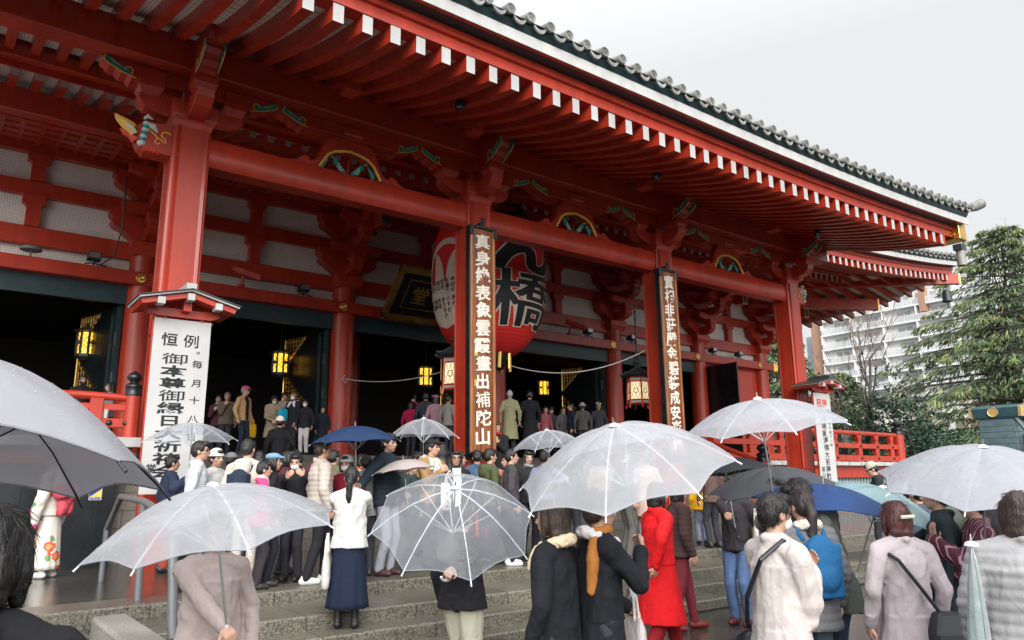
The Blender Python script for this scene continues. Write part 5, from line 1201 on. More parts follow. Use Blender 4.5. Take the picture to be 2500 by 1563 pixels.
# low fence/pots far right between the trees and the crowd
BA = empty('red_barrier', (33, 12.5, 0), 'low red barrier rail behind the crowd at right', 'barrier')
for x in (27.5, 30, 32.5, 35, 37.5):
    m = MB(); m.box(x - 0.07, x + 0.07, 12.43, 12.57, 0, 1.25); m.build('post', RED, BA, bevel=0.01)
for z in (0.6, 1.1):
    m = MB(); m.box(27.4, 37.6, 12.46, 12.54, z, z + 0.12); m.build('rail', RED, BA)
# ================================================================ people and umbrellas
def skin_mat(t): return mat('skin_tone_%d' % int(t * 100), tuple(a * (1 - t) + b * t for a, b in zip((0.56, 0.33, 0.235), (0.15, 0.075, 0.045))), 0.55, var=0.06, scale=14)
EYE = mat('eye_dark', (0.015, 0.012, 0.010), 0.35, var=0); LIP = mat('lip_colour', (0.36, 0.12, 0.10), 0.5, var=0)
CLM = {}
def cloth(col, rough=0.85, var=0.10, name='cloth', bump=0.06):
    k = (name,) + tuple(round(c, 3) for c in col)
    if k not in CLM: CLM[k] = mat('%s_fabric_%d' % (name, len(CLM)), col, rough, var=var, scale=5, bump=max(bump, 0.3), bscale=11, bdist=1.6, bmap=(1.0, 1.0, 0.7), spec=0.3)
    return CLM[k]
HAIRM = {}
def hairmat(col):  # sheen comes from streaky bump
    k = tuple(col)
    if k not in HAIRM: HAIRM[k] = mat('hair_colour_%d' % len(HAIRM), col, 0.38, var=0.6, scale=1.0, bump=0.35, bscale=1.0, bmap=(170, 170, 14))
    return HAIRM[k]
def voxel(mb, size, it=2, disp=None):
    me = mb.mesh('tmp'); o = bpy.data.objects.new('tmp', me); COL.objects.link(o)
    r = o.modifiers.new('r', 'REMESH'); r.mode = 'VOXEL'; r.voxel_size = size
    if it: s = o.modifiers.new('s', 'SMOOTH'); s.factor = 0.5; s.iterations = it
    out = bpy.data.meshes.new_from_object(o.evaluated_get(bpy.context.evaluated_depsgraph_get()))
    bpy.data.objects.remove(o); bpy.data.meshes.remove(me)
    if disp:
        ns = [v.normal.copy() for v in out.vertices]
        for v, n in zip(out.vertices, ns): v.co += n * disp(v.co, n)
    return out
def cone(mb, a, b, ra, rb, n=10):
    a, b = Vector(a), Vector(b); mb.tube([a, b], [ra, rb], n); mb.ball(a, ra, n, 7); mb.ball(b, rb, n, 7)
def chain(mb, pts, rad, n=10):
    for i in range(len(pts) - 1): cone(mb, pts[i], pts[i + 1], rad[i], rad[i + 1], n)
def blob(mb, M, c, r, n=14, k=10):
    b = MB(); b.ball((0, 0, 0), r, n, k); c = Vector(c); mb.add([M @ (c + Vector(v)) for v in b.v], b.f)
def ik(a, t, l1, l2, bend):
    a, t = Vector(a), Vector(t); d = t - a; L = d.length
    if L > (l1 + l2) * 0.998: d *= (l1 + l2) * 0.998 / L; L = d.length; t = a + d
    x = (l1 * l1 - l2 * l2 + L * L) / (2 * L); h = math.sqrt(max(0, l1 * l1 - x * x)); u = d.normalized(); b = Vector(bend); b = (b - u * b.dot(u)).normalized()
    return a + u * x + b * h, t
def hand(mb, w, d, n, s, curl, fr):
    """wrist w, pointing d, palm normal n, s=+1 thumb side sign"""
    d = d.normalized(); n = (n - d * n.dot(d)).normalized(); t = d.cross(n) * s
    cone(mb, w, w + d * 0.03, 0.026, 0.03, 8)
    for q in (-0.022, 0.0, 0.022): cone(mb, w + d * 0.02 + t * q, w + d * 0.075 + t * q * 1.25, 0.0165, 0.0145, 8)
    for q, L in ((-0.031, 0.060), (-0.011, 0.075), (0.011, 0.080), (0.031, 0.070)):
        p = w + d * 0.08 + t * q * 1.05; a = 0.15 + curl * 0.9
        p1 = p + (d * math.cos(a) + n * math.sin(a)) * L * 0.5; p2 = p1 + (d * math.cos(a * 2.1) + n * math.sin(a * 2.1)) * L * 0.32; p3 = p2 + (d * math.cos(a * 2.9) + n * math.sin(a * 2.9)) * L * 0.24
        chain(mb, [p, p1, p2, p3], [fr, fr * 0.95, fr * 0.88, fr * 0.75], 6)
    b = w + d * 0.028 + t * 0.03; p1 = b + (d * 0.55 + t * 0.75 + n * 0.25 * (1 + curl)).normalized() * 0.042; p2 = p1 + (d * 0.85 + t * (0.3 - curl * 0.5) + n * 0.5 * curl).normalized() * 0.032
    chain(mb, [b, p1, p2], [fr * 1.35, fr * 1.15, fr * 0.85], 6)

def person(x, y, z, H, yaw, label, top='jacket', tcol=(0.05, 0.05, 0.06), bot='trousers', bcol=(0.03, 0.03, 0.04), hair='short', hcol=(0.012, 0.010, 0.010), skin=0.15,
           lean=0.0, head=(0.0, 0.0), rh=None, lh=None, feet=None, shoe=(0.02, 0.02, 0.02), hat=None, hatcol=(0.3, 0.3, 0.3), mask=False, glasses=False, beard=False,
           puff=False, length=0.0, wide=1.0, hood=False, collar=None, scarf=None, pattern=None, curl=(0.35, 0.35), hdir=None, yoke=None, group='visitors around the temple', bulk=1.0, simple=False, lining=None, bell=0.0):
    s = H / 1.72; E_ = empty('person', (x, y, z), label, 'person', group)
    dist = math.hypot(x, y)
    W = Matrix.Translation((x, y, z)) @ Matrix.Rotation(yaw, 4, 'Z') @ Matrix.Scale(s, 4)
    vb = 0.0075 if dist < 8 else (0.009 if dist < 12 else 0.0115); fr = 0.0092 if dist < 8 else (0.0105 if dist < 12 else 0.0125); vc = max(0.010, min(0.02, dist * 0.0013))
    T = Vector((0, -math.sin(lean), math.cos(lean))); Fw = Vector((0, -math.cos(lean), -math.sin(lean)))
    pel = Vector((0, 0.02 * lean, 0.93)); nb = pel + T * 0.53; chest = pel + T * 0.36
    sh = {1: nb - T * 0.055 + Vector((0.175 * bulk, 0, 0)), -1: nb - T * 0.055 - Vector((0.175 * bulk, 0, 0))}
    hp, hy = head; Mh = Matrix.Translation(nb + T * 0.075 + Fw * 0.012) @ Matrix.Rotation(hy, 4, 'Z') @ Matrix.Rotation(lean * 0.6 + hp, 4, 'X') @ Matrix.Translation((0, -0.012, 0.105))
    ft = feet or ((0.095, 0.0, 0.0), (-0.095, 0.02, 0.0))
    legs = {}
    for k, f in ((1, ft[0]), (-1, ft[1])):
        hp_ = pel + Vector((0.088 * k, 0, -0.03)); an = Vector((f[0], f[1], 0.085 + f[2])); kn, an = ik(hp_, an, 0.42, 0.415, (0, -1, 0.1)); legs[k] = (hp_, kn, an)
    arms = {}
    for k, tgt in ((1, lh), (-1, rh)):
        if tgt is None: tgt = sh[k] + Vector((0.09 * k, -0.05, -0.50))
        el, wr = ik(sh[k], tgt, 0.285, 0.25, (0.55 * k, 0.55, -0.6)); arms[k] = (sh[k], el, wr)
    # ---- continuous body
    b = MB()
    blob(b, Matrix.Identity(4), pel + T * 0.0, (0.145, 0.10, 0.13)); blob(b, Matrix.Identity(4), chest, (0.15 * bulk, 0.10, 0.19)); blob(b, Matrix.Identity(4), pel + T * 0.2, (0.125, 0.09, 0.16))
    chain(b, [sh[1], nb - T * 0.02, sh[-1]], [0.05, 0.055, 0.05])
    chain(b, [nb - T * 0.02, Mh @ Vector((0, 0.012, -0.06))], [0.056, 0.05])
    for k in (1, -1):
        chain(b, arms[k], [0.046, 0.038, 0.026]); a_, e_, w_ = arms[k]
        dd = (w_ - e_).normalized() if hdir is None or hdir.get(k) is None else Vector(hdir[k]).normalized()
        nn = Vector((-k, 0.1, 0)) if abs(dd.z) > 0.75 and dd.z < 0 else Vector((-k * 0.4, 1.0 if dd.z > 0.5 else 0.2, -1.0 if dd.z <= 0.5 else 0.1))
        hand(b, w_, dd, nn, k * (1 if dd.z < -0.5 else -1), curl[0 if k == 1 else 1], fr)
        h_, kn, an = legs[k]; chain(b, [h_, kn, an], [0.078, 0.052, 0.036]); cone(b, an + Vector((0, 0, -0.045)), an + Vector((0, -0.11, -0.055)), 0.03, 0.026)
    # head
    blob(b, Mh, (0, 0.012, 0.02), (0.074, 0.094, 0.1)); blob(b, Mh, (0, -0.018, -0.05), (0.058, 0.07, 0.068)); blob(b, Mh, (0, -0.05, -0.092), (0.03, 0.03, 0.022)); blob(b, Mh, (0, -0.035, -0.015), (0.066, 0.055, 0.055))
    P = lambda v: Mh @ Vector(v)
    chain(b, [P((0, -0.083, 0.012)), P((0, -0.104, -0.026)), P((0, -0.09, -0.036))], [0.009, 0.0145, 0.013], 8)
    chain(b, [P((-0.045, -0.073, 0.024)), P((0, -0.084, 0.026)), P((0.045, -0.073, 0.024))], [0.010, 0.011, 0.010], 8)
    blob(b, Mh, (0, -0.085, -0.064), (0.024, 0.012, 0.009), 8, 6)
    for k in (1, -1): blob(b, Mh, (0.075 * k, 0.012, -0.012), (0.012, 0.022, 0.034), 8, 6); blob(b, Mh, (0.017 * k, -0.088, -0.032), (0.011, 0.012, 0.009), 8, 6)
    me = voxel(b, vb, 1)
    Mi = Mh.inverted(); mi = []
    for p in me.polygons:
        c = Mi @ p.center; q = 0
        if c.y < -0.055:
            if ((abs(c.x) - 0.033) / 0.017) ** 2 + ((c.z - 0.002) / 0.0075) ** 2 < 1 or (((abs(c.x) - 0.034) / 0.024) ** 2 + ((c.z - 0.026 + 0.08 * abs(abs(c.x) - 0.03)) / 0.0065) ** 2 < 1 and c.y < -0.06): q = 1
            elif (c.x / 0.024) ** 2 + ((c.z + 0.064) / 0.009) ** 2 < 1: q = 2
        if beard and c.z < -0.035 and c.y < 0.0 and c.z > -0.13 and q != 2 and not ((c.x / 0.045) ** 2 + ((c.z + 0.03) / 0.016) ** 2 < 1): q = 1
        mi.append(q)
    me.polygons.foreach_set('material_index', mi); me.transform(W)
    put('body', me, [skin_mat(skin), EYE, LIP], E_, Vector((x, y, z)), True)
    # ---- top garment
    seed = x * 3.1 + y * 1.7
    def folds(amp, k=1.0):
        def f(c, n): 
            lo = c.z < 0.98; v = Vector((c.x * 9, c.y * 9, c.z * (1.6 if lo else 5.5) * k + c.x * (0 if lo else 4))) + Vector((seed, 0, seed)); return amp * (0.45 - 1.5 * abs(noise.noise(v)) + 0.5 * noise.noise(v * 0.6) - 0.5 * abs(noise.noise(v * 1.9 + Vector((3, 1, 2)))))
        return f
    def puffs(amp, pitch):
        g = folds(0.006)
        return lambda c, n: amp * (abs(math.sin(math.pi * (c - pel).dot(T) / pitch)) - 0.6) + g(c, n)
    tm = cloth(tcol) if not pattern or pattern == 'kimono' else cloth(tcol)
    b = MB(); hem = 0.86 - length; pf = 1.16 if puff else 1.0; r0 = 0.178 * wide * pf; wst = 0.165 * wide * pf
    blob(b, Matrix.Identity(4), chest, (0.185 * bulk * pf, 0.135 * pf, 0.20)); blob(b, Matrix.Identity(4), chest - T * 0.16, (0.172 * pf * wide, 0.128 * pf, 0.19)); blob(b, Matrix.Identity(4), pel, (0.175 * pf * wide, 0.13 * pf, 0.13))
    chain(b, [sh[1] + T * 0.0, nb - T * 0.0, sh[-1] + T * 0.0], [0.075 * pf, 0.085, 0.075 * pf])
    n = 18; vs = []; zz = [1.34, 1.2, 1.06, 0.93, hem] if length < 0.2 else [1.34, 1.2, 1.06, 0.93, 0.93 - (0.93 - hem) * 0.5, hem]
    for q, zq in enumerate(zz):
        t = max(0, (0.98 - zq) / max(0.05, 0.98 - hem)); kk = wide if zq < 1.1 else (1 + wide) / 2; rx = (0.172 * bulk - 0.006 * math.sin(3.14 * min(1, (1.34 - zq) / 0.4)) + (0.022 + bell + 0.09 * length) * t) * pf * kk; ry = (0.130 + (0.022 + bell + 0.10 * length) * t) * pf * (1 + wide) / 2
        off = pel + T * (zq - pel.z) if zq > pel.z else pel
        for j in range(n):
            a = 2 * math.pi * j / n; vs.append((rx * math.cos(a) + off.x, ry * math.sin(a) + off.y + 0.02 * length * t, off.z if zq > pel.z else zq))
    fs = [(i * n + j, i * n + (j + 1) % n, (i + 1) * n + (j + 1) % n, (i + 1) * n + j) for i in range(len(zz) - 1) for j in range(n)]
    fs += [tuple(range(n))[::-1], tuple(range((len(zz) - 1) * n, len(zz) * n))]; b.add(vs, [f[::-1] for f in fs])
    for k in (1, -1):
        a_, e_, w_ = arms[k]; w2 = e_.lerp(w_, 0.96)
        if top == 'kimono': chain(b, [a_, e_, w2], [0.08, 0.085, 0.08]); chain(b, [e_ + Vector((0, 0, -0.10)), w2 + Vector((0, 0, -0.16))], [0.05, 0.05]); chain(b, [e_ + Vector((0, 0, -0.05)), w2 + Vector((0, 0, -0.08)), w2 + Vector((0, 0, -0.22))], [0.06, 0.06, 0.035])
        else: chain(b, [a_, e_, w2], [0.074 * pf, 0.060 * pf, 0.047 * pf])
    if hood: chain(b, [nb + Vector((0.075, 0.03, 0.02)), nb + Vector((0.05, 0.12, 0.0)), nb + Vector((-0.05, 0.12, 0.0)), nb + Vector((-0.075, 0.03, 0.02))], [0.035, 0.06, 0.06, 0.035]); blob(b, Matrix.Identity(4), nb + Vector((0, 0.12, -0.06)), (0.11, 0.07, 0.10))
    else: chain(b, [nb + Vector((0.055, -0.05, 0.0)), nb + Vector((0.07, 0.02, 0.035)), nb + Vector((0, 0.07, 0.04)), nb + Vector((-0.07, 0.02, 0.035)), nb + Vector((-0.055, -0.05, 0.0))], [0.022, 0.028, 0.03, 0.028, 0.022], 8)
    me = voxel(b, vc, 2, puffs(0.0065, 0.062) if puff else folds(0.014 if top != 'kimono' else 0.011))
    mats = [tm]
    if yoke: 
        mats.append(cloth(yoke)); me.polygons.foreach_set('material_index', [1 if (p.center - pel).dot(T) > 0.39 and abs(p.center.x) < 0.2 else 0 for p in me.polygons])
    if lining:      # open front showing the shirt
        mats.append(cloth(lining)); me.polygons.foreach_set('material_index', [1 if p.center.y < -0.03 and abs(p.center.x) < 0.06 + 0.03 * (p.center.z - 1.1) and (p.center - pel).dot(T) < 0.56 and p.center.z > hem + 0.02 and abs(p.normal.y) > 0.3 else 0 for p in me.polygons])
    if pattern == 'floral' or pattern == 'stripes' or pattern == 'check': mats[0] = PATT[pattern]
    me.transform(W); put({'jacket': 'jacket', 'coat': 'coat', 'kimono': 'kimono'}[top], me, mats, E_, Vector((x, y, z)), True)
    # ---- lower garment
    b = MB()
    if bot == 'trousers':
        for k in (1, -1):
            h_, kn, an = legs[k]; chain(b, [h_ + Vector((0, 0, 0.03)), kn, an + Vector((0, 0, 0.0))], [0.096 * wide, 0.069 * wide, 0.058 * wide])
        blob(b, Matrix.Identity(4), pel, (0.158, 0.115, 0.12)); me = voxel(b, vc, 2, folds(0.012, 1.6))
        me.transform(W); put('trousers', me, cloth(bcol, name='trouser'), E_, Vector((x, y, z)), True)
    else:
        n = 48; lv = 14; vs = []; zb = {'skirt': 0.30, 'longskirt': 0.22, 'hakama': 0.12}[bot]
        for q in range(lv + 1):
            t = q / lv; zq = 0.95 - (0.95 - zb) * t
            cxm = (legs[1][2] + legs[-1][2]) / 2
            for j in range(n):
                a = 2 * math.pi * j / n; pl = 1 + 0.05 * t * math.sin(a * 11 + seed) + 0.04 * t * noise.noise(Vector((math.cos(a) * 2, math.sin(a) * 2, t * 2 + seed)))
                fl = {'skirt': 0.085, 'longskirt': 0.075, 'hakama': 0.02}[bot]
                vs.append(((0.158 + fl * t) * math.cos(a) * pl, (0.118 + (fl + 0.03) * t) * math.sin(a) * pl + cxm.y * t * 0.6, zq))
        fs = [(i * n + (j + 1) % n, i * n + j, (i + 1) * n + j, (i + 1) * n + (j + 1) % n) for i in range(lv) for j in range(n)] + [tuple(range(n)), tuple(range(lv * n, (lv + 1) * n))[::-1]]
        me = MB().add(vs, fs).mesh('skirt'); me.transform(W)
        put('skirt', me, PATT['floral'] if pattern == 'floral' else cloth(bcol, name='skirt'), E_, Vector((x, y, z)), True)
    # ---- shoes
    for k in (1, -1):
        an = legs[k][2]; b = MB(); ob = an + Vector((0, 0, -0.085))
        chain(b, [ob + Vector((0, 0.045, 0.045)), ob + Vector((0, -0.06, 0.045)), ob + Vector((0.0, -0.15, 0.036))], [0.046, 0.05, 0.036], 10); cone(b, ob + Vector((0, 0.02, 0.04)), ob + Vector((0, 0.02, 0.085 if bot == 'trousers' else 0.2)), 0.046, 0.045)
        me = voxel(b, 0.012, 2); 
        for v in me.vertices: v.co.z = max(v.co.z, ob.z + 0.001)
        me.transform(W); so_ = put('shoe', me, mat('shoe_leather_%d_%d' % (int(shoe[0] * 100), int(shoe[2] * 100)), shoe, 0.45), E_, Vector((x, y, z)), True)
    # ---- hair and headgear
    hm = hairmat(hcol); b = MB()
    if hair != 'bald':
        blob(b, Mh, (0, 0.022, 0.036), (0.083, 0.096, 0.098)); blob(b, Mh, (0, 0.05, 0.0), (0.079, 0.07, 0.085)); blob(b, Mh, (0, -0.055, 0.088), (0.058, 0.045, 0.036))
        for k in (1, -1): blob(b, Mh, (0.07 * k, 0.0, 0.035), (0.018, 0.05, 0.05))
        if hair == 'bob':
            blob(b, Mh, (0, 0.045, -0.03), (0.098, 0.072, 0.115)); blob(b, Mh, (0, 0.055, -0.09), (0.092, 0.06, 0.06))
            for k in (1, -1): chain(b, [P((0.072 * k, -0.012, 0.05)), P((0.084 * k, -0.012, -0.04)), P((0.076 * k, -0.018, -0.11))], [0.024, 0.026, 0.018])
        elif hair == 'long':
            for k in (1, -1): chain(b, [P((0.074 * k, -0.005, 0.04)), P((0.088 * k, 0.01, -0.08)), P((0.085 * k, -0.02, -0.22)), P((0.075 * k, -0.04, -0.36))], [0.026, 0.032, 0.035, 0.02])
            blob(b, Mh, (0, 0.06, -0.08), (0.095, 0.065, 0.13)); blob(b, Mh, (0, 0.095, -0.24), (0.09, 0.045, 0.15))
        elif hair == 'pony': chain(b, [P((0, 0.1, 0.02)), P((0.0, 0.15, -0.06)), P((0.01, 0.14, -0.22)), P((0.0, 0.13, -0.33))], [0.035, 0.04, 0.035, 0.012])
        elif hair == 'bun': blob(b, Mh, (0, 0.10, 0.06), (0.05, 0.045, 0.045))
        me = voxel(b, 0.0085 if dist < 10 else 0.012, 2, lambda c, n: 0.004 * noise.noise(Vector((c.x * 60, c.y * 60, c.z * 18))))
        if dist < 7.5:      # loose strands over the mass of hair
            rs = random.Random(int(seed * 100)); q = MB(); cn = Mh @ Vector((0, 0.01, 0.02))
            for v in rs.sample(list(me.vertices), min(330, len(me.vertices))):
                nn = (v.co - cn).normalized(); dn = Vector((rs.uniform(-0.3, 0.3), rs.uniform(-0.1, 0.35), -1)); dn = (dn - nn * dn.dot(nn)).normalized(); p = v.co + nn * 0.002; L_ = rs.uniform(0.03, 0.075)
                q.tube([p, p + dn * L_ * 0.5 + nn * rs.uniform(0.001, 0.006), p + dn * L_ + nn * rs.uniform(-0.004, 0.009)], [0.0014, 0.0012, 0.0005], 3, False)
            bm2 = bmesh.new(); bm2.from_mesh(me); sm = q.mesh('s'); bm2.from_mesh(sm); bm2.to_mesh(me); bm2.free(); bpy.data.meshes.remove(sm)
        me.transform(W); put('hair', me, hm, E_, Vector((x, y, z)), True)
    if hat:
        b = MB(); hc = cloth(hatcol, name='hat')
        if hat == 'cap':
            blob(b, Mh, (0, 0.012, 0.055), (0.092, 0.108, 0.085)); q = MB()
            q.add([P((0.078 * math.cos(a), -0.055 + -0.10 * math.sin(a), 0.058 + zq - 0.02 * math.sin(a))) for zq in (0, 0.012) for a in [math.pi * i / 12 for i in range(13)]], [tuple(range(13))[::-1], tuple(range(13, 26))] + [(i, (i + 1) % 13, 13 + (i + 1) % 13, 13 + i) for i in range(13)]); 
            me = voxel(b, 0.009, 2)
            for v in me.vertices:
                lz = (Mi @ v.co).z
                if lz < 0.05: v.co = Mh @ Vector(((Mi @ v.co).x * 0.99, (Mi @ v.co).y * 0.99, 0.045))
            me.transform(W); h_ = put('hat', me, hc, E_, Vector((x, y, z)), True); me = q.mesh('brim', fix=True); me.transform(W); put('brim', me, hc, h_)
        else:
            if hat == 'beanie': blob(b, Mh, (0, 0.016, 0.062), (0.093, 0.11, 0.092)); chain(b, [P((0.085 * math.cos(a), 0.014 + 0.1 * math.sin(a), 0.04)) for a in [R(d) for d in range(0, 361, 30)]], [0.017] * 13, 8)
            if hat == 'beret': blob(b, Mh, (0.01, 0.012, 0.10), (0.125, 0.13, 0.042)); blob(b, Mh, (0, 0.01, 0.07), (0.09, 0.105, 0.05))
            if hat == 'flat': blob(b, Mh, (0, 0.01, 0.075), (0.095, 0.115, 0.055)); blob(b, Mh, (0, -0.10, 0.062), (0.075, 0.055, 0.02))
            if hat == 'bucket': blob(b, Mh, (0, 0.012, 0.075), (0.092, 0.105, 0.07)); chain(b, [P((0.115 * math.cos(a), 0.01 + 0.13 * math.sin(a), 0.035)) for a in [R(d) for d in range(0, 361, 24)]], [0.02] * 16, 7)
            if hat == 'peaked': chain(b, [P((0, 0.02, 0.05)), P((0, 0.03, 0.13)), P((0, 0.035, 0.19))], [0.095, 0.06, 0.015]); 
            me = voxel(b, 0.009, 2)
            if hat != 'bucket':
                for v in me.vertices:
                    l = Mi @ v.co
                    if l.z < 0.03: v.co = Mh @ Vector((l.x, l.y, 0.03))
            me.transform(W); put('hat', me, hc, E_, Vector((x, y, z)), True)
    if mask:
        b = MB(); blob(b, Mh, (0, -0.046, -0.056), (0.061, 0.062, 0.05)); blob(b, Mh, (0, -0.085, -0.035), (0.02, 0.028, 0.022)); me = voxel(b, 0.0085, 2)
        me.transform(W); k_ = put('mask', me, mat('mask_white', (0.78, 0.79, 0.8), 0.7, var=0.04), E_, Vector((x, y, z)), True)
        b = MB()
        for k in (1, -1): b.tube([P((0.055 * k, -0.06, -0.03)), P((0.077 * k, -0.01, -0.005)), P((0.08 * k, 0.02, 0.0))], 0.0028, 4)
        me = b.mesh('strap'); me.transform(W); put('ear_loop', me, mat('mask_white', (0, 0, 0)), k_)
    if glasses:
        b = MB()
        for k in (1, -1):
            b.tube([P((0.033 * k + 0.024 * math.cos(a), -0.099 + 0.02 * abs(math.cos(a)) * (1 if k * math.cos(a) > 0 else 0), 0.002 + 0.019 * math.sin(a))) for a in [R(d) for d in range(0, 361, 30)]], 0.0026, 4, False)
            b.tube([P((0.056 * k, -0.082, 0.006)), P((0.078 * k, 0.01, 0.008))], 0.0026, 4)
        b.tube([P((-0.01, -0.103, 0.005)), P((0.01, -0.103, 0.005))], 0.0026, 4); me = b.mesh('glasses'); me.transform(W); put('glasses', me, BLK, E_)
    if collar:
        b = MB(); chain(b, [nb + Vector((0.085 * math.cos(a), 0.015 + 0.09 * math.sin(a), 0.02 + 0.03 * math.sin(a))) for a in [R(d) for d in range(-60, 241, 25)]], [0.042] * 13, 8); chain(b, [nb + Vector((0.06, -0.09, -0.02)), nb + Vector((0.10, -0.12, -0.12))], [0.04, 0.03]); chain(b, [nb + Vector((-0.06, -0.09, -0.02)), nb + Vector((-0.10, -0.12, -0.12))], [0.04, 0.03])
        me = voxel(b, 0.011, 1, lambda c, n: 0.010 * noise.noise(c * 45)); me.transform(W); put('collar', me, cloth(collar, name='fleece', bump=0.8), E_, Vector((x, y, z)), True)
    if scarf:
        b = MB(); chain(b, [nb + Vector((0.075 * math.cos(a), 0.01 + 0.085 * math.sin(a), 0.05 + 0.01 * math.sin(2 * a))) for a in [R(d) for d in range(0, 361, 30)]], [0.036] * 13, 8); chain(b, [nb + Vector((-0.07, 0.05, 0.05)), nb + Vector((-0.11, 0.09, -0.12)), nb + Vector((-0.10, 0.10, -0.30))], [0.035, 0.045, 0.035])
        me = voxel(b, 0.011, 2, folds(0.01, 2)); me.transform(W); put('scarf', me, PATT.get(scarf) if isinstance(scarf, str) else cloth(scarf, name='scarf'), E_, Vector((x, y, z)), True)
    return W

# woven and printed cloths
PATT = {}
def patt_floral():
    m = bpy.data.materials.new('floral_silk'); m.use_nodes = True; t = m.node_tree; p = t.nodes['Principled BSDF']; p.inputs['Roughness'].default_value = 0.55
    g = _n(t, 'ShaderNodeNewGeometry'); last = None
    base = _n(t, 'ShaderNodeRGB'); base.outputs[0].default_value = (0.68, 0.65, 0.58, 1); last = base.outputs[0]
    for sc, th, col, off in ((4.2, 0.30, (0.70, 0.10, 0.06, 1), 0), (4.2, 0.17, (0.75, 0.35, 0.12, 1), 0), (3.1, 0.20, (0.60, 0.07, 0.22, 1), 7.3), (5.0, 0.19, (0.16, 0.30, 0.12, 1), 3.1)):
        mp = _n(t, 'ShaderNodeMapping'); mp.inputs['Location'].default_value = (off, off * 2, off); t.links.new(g.outputs['Position'], mp.inputs[0])
        nz = _n(t, 'ShaderNodeTexNoise'); nz.inputs['Scale'].default_value = 22; t.links.new(mp.outputs[0], nz.inputs['Vector'])
        ad = _n(t, 'ShaderNodeVectorMath', operation='MULTIPLY_ADD'); ad.inputs[1].default_value = (0.07, 0.07, 0.07); t.links.new(nz.outputs['Color'], ad.inputs[0]); t.links.new(mp.outputs[0], ad.inputs[2])
        v = _n(t, 'ShaderNodeTexVoronoi'); v.inputs['Scale'].default_value = sc; t.links.new(ad.outputs[0], v.inputs['Vector'])
        l = _n(t, 'ShaderNodeMath', operation='LESS_THAN'); l.inputs[1].default_value = th; t.links.new(v.outputs['Distance'], l.inputs[0])
        mx_ = _n(t, 'ShaderNodeMix', data_type='RGBA'); t.links.new(l.outputs[0], mx_.inputs[0]); t.links.new(last, mx_.inputs[6]); mx_.inputs[7].default_value = col; last = mx_.outputs[2]
    t.links.new(last, p.inputs['Base Color']); return m
def patt_lines(name, a, b, scale, dirv, width, two=False):
    m = bpy.data.materials.new(name); m.use_nodes = True; t = m.node_tree; p = t.nodes['Principled BSDF']; p.inputs['Roughness'].default_value = 0.8
    g = _n(t, 'ShaderNodeTexCoord'); last = None; outs = []
    for d in ([dirv] if not two else [dirv, (dirv[2], dirv[1], dirv[0])]):
        dp = _n(t, 'ShaderNodeVectorMath', operation='DOT_PRODUCT'); dp.inputs[1].default_value = d; t.links.new(g.outputs['Object'], dp.inputs[0])
        mu = _n(t, 'ShaderNodeMath', operation='MULTIPLY'); mu.inputs[1].default_value = scale; t.links.new(dp.outputs['Value'], mu.inputs[0])
        f = _n(t, 'ShaderNodeMath', operation='FRACT'); t.links.new(mu.outputs[0], f.inputs[0]); l = _n(t, 'ShaderNodeMath', operation='LESS_THAN'); l.inputs[1].default_value = width; t.links.new(f.outputs[0], l.inputs[0]); outs.append(l.outputs[0])
    if two:
        x_ = _n(t, 'ShaderNodeMath', operation='ADD'); t.links.new(outs[0], x_.inputs[0]); t.links.new(outs[1], x_.inputs[1]); h = _n(t, 'ShaderNodeMath', operation='MULTIPLY'); h.inputs[1].default_value = 0.5; t.links.new(x_.outputs[0], h.inputs[0]); fac = h.outputs[0]
    else: fac = outs[0]
    mx_ = _n(t, 'ShaderNodeMix', data_type='RGBA'); t.links.new(fac, mx_.inputs[0]); mx_.inputs[6].default_value = (*a, 1); mx_.inputs[7].default_value = (*b, 1); t.links.new(mx_.outputs[2], p.inputs['Base Color']); return m
PATT['floral'] = patt_floral()
PATT['stripes'] = patt_lines('striped_plum_cloth', (0.075, 0.012, 0.028), (0.40, 0.22, 0.26), 34, (0.8, 0.5, -0.33), 0.2)
PATT['check'] = patt_lines('blue_check_scarf', (0.62, 0.66, 0.72), (0.06, 0.13, 0.30), 26, (0.7, 0.3, 0.64), 0.5, True)

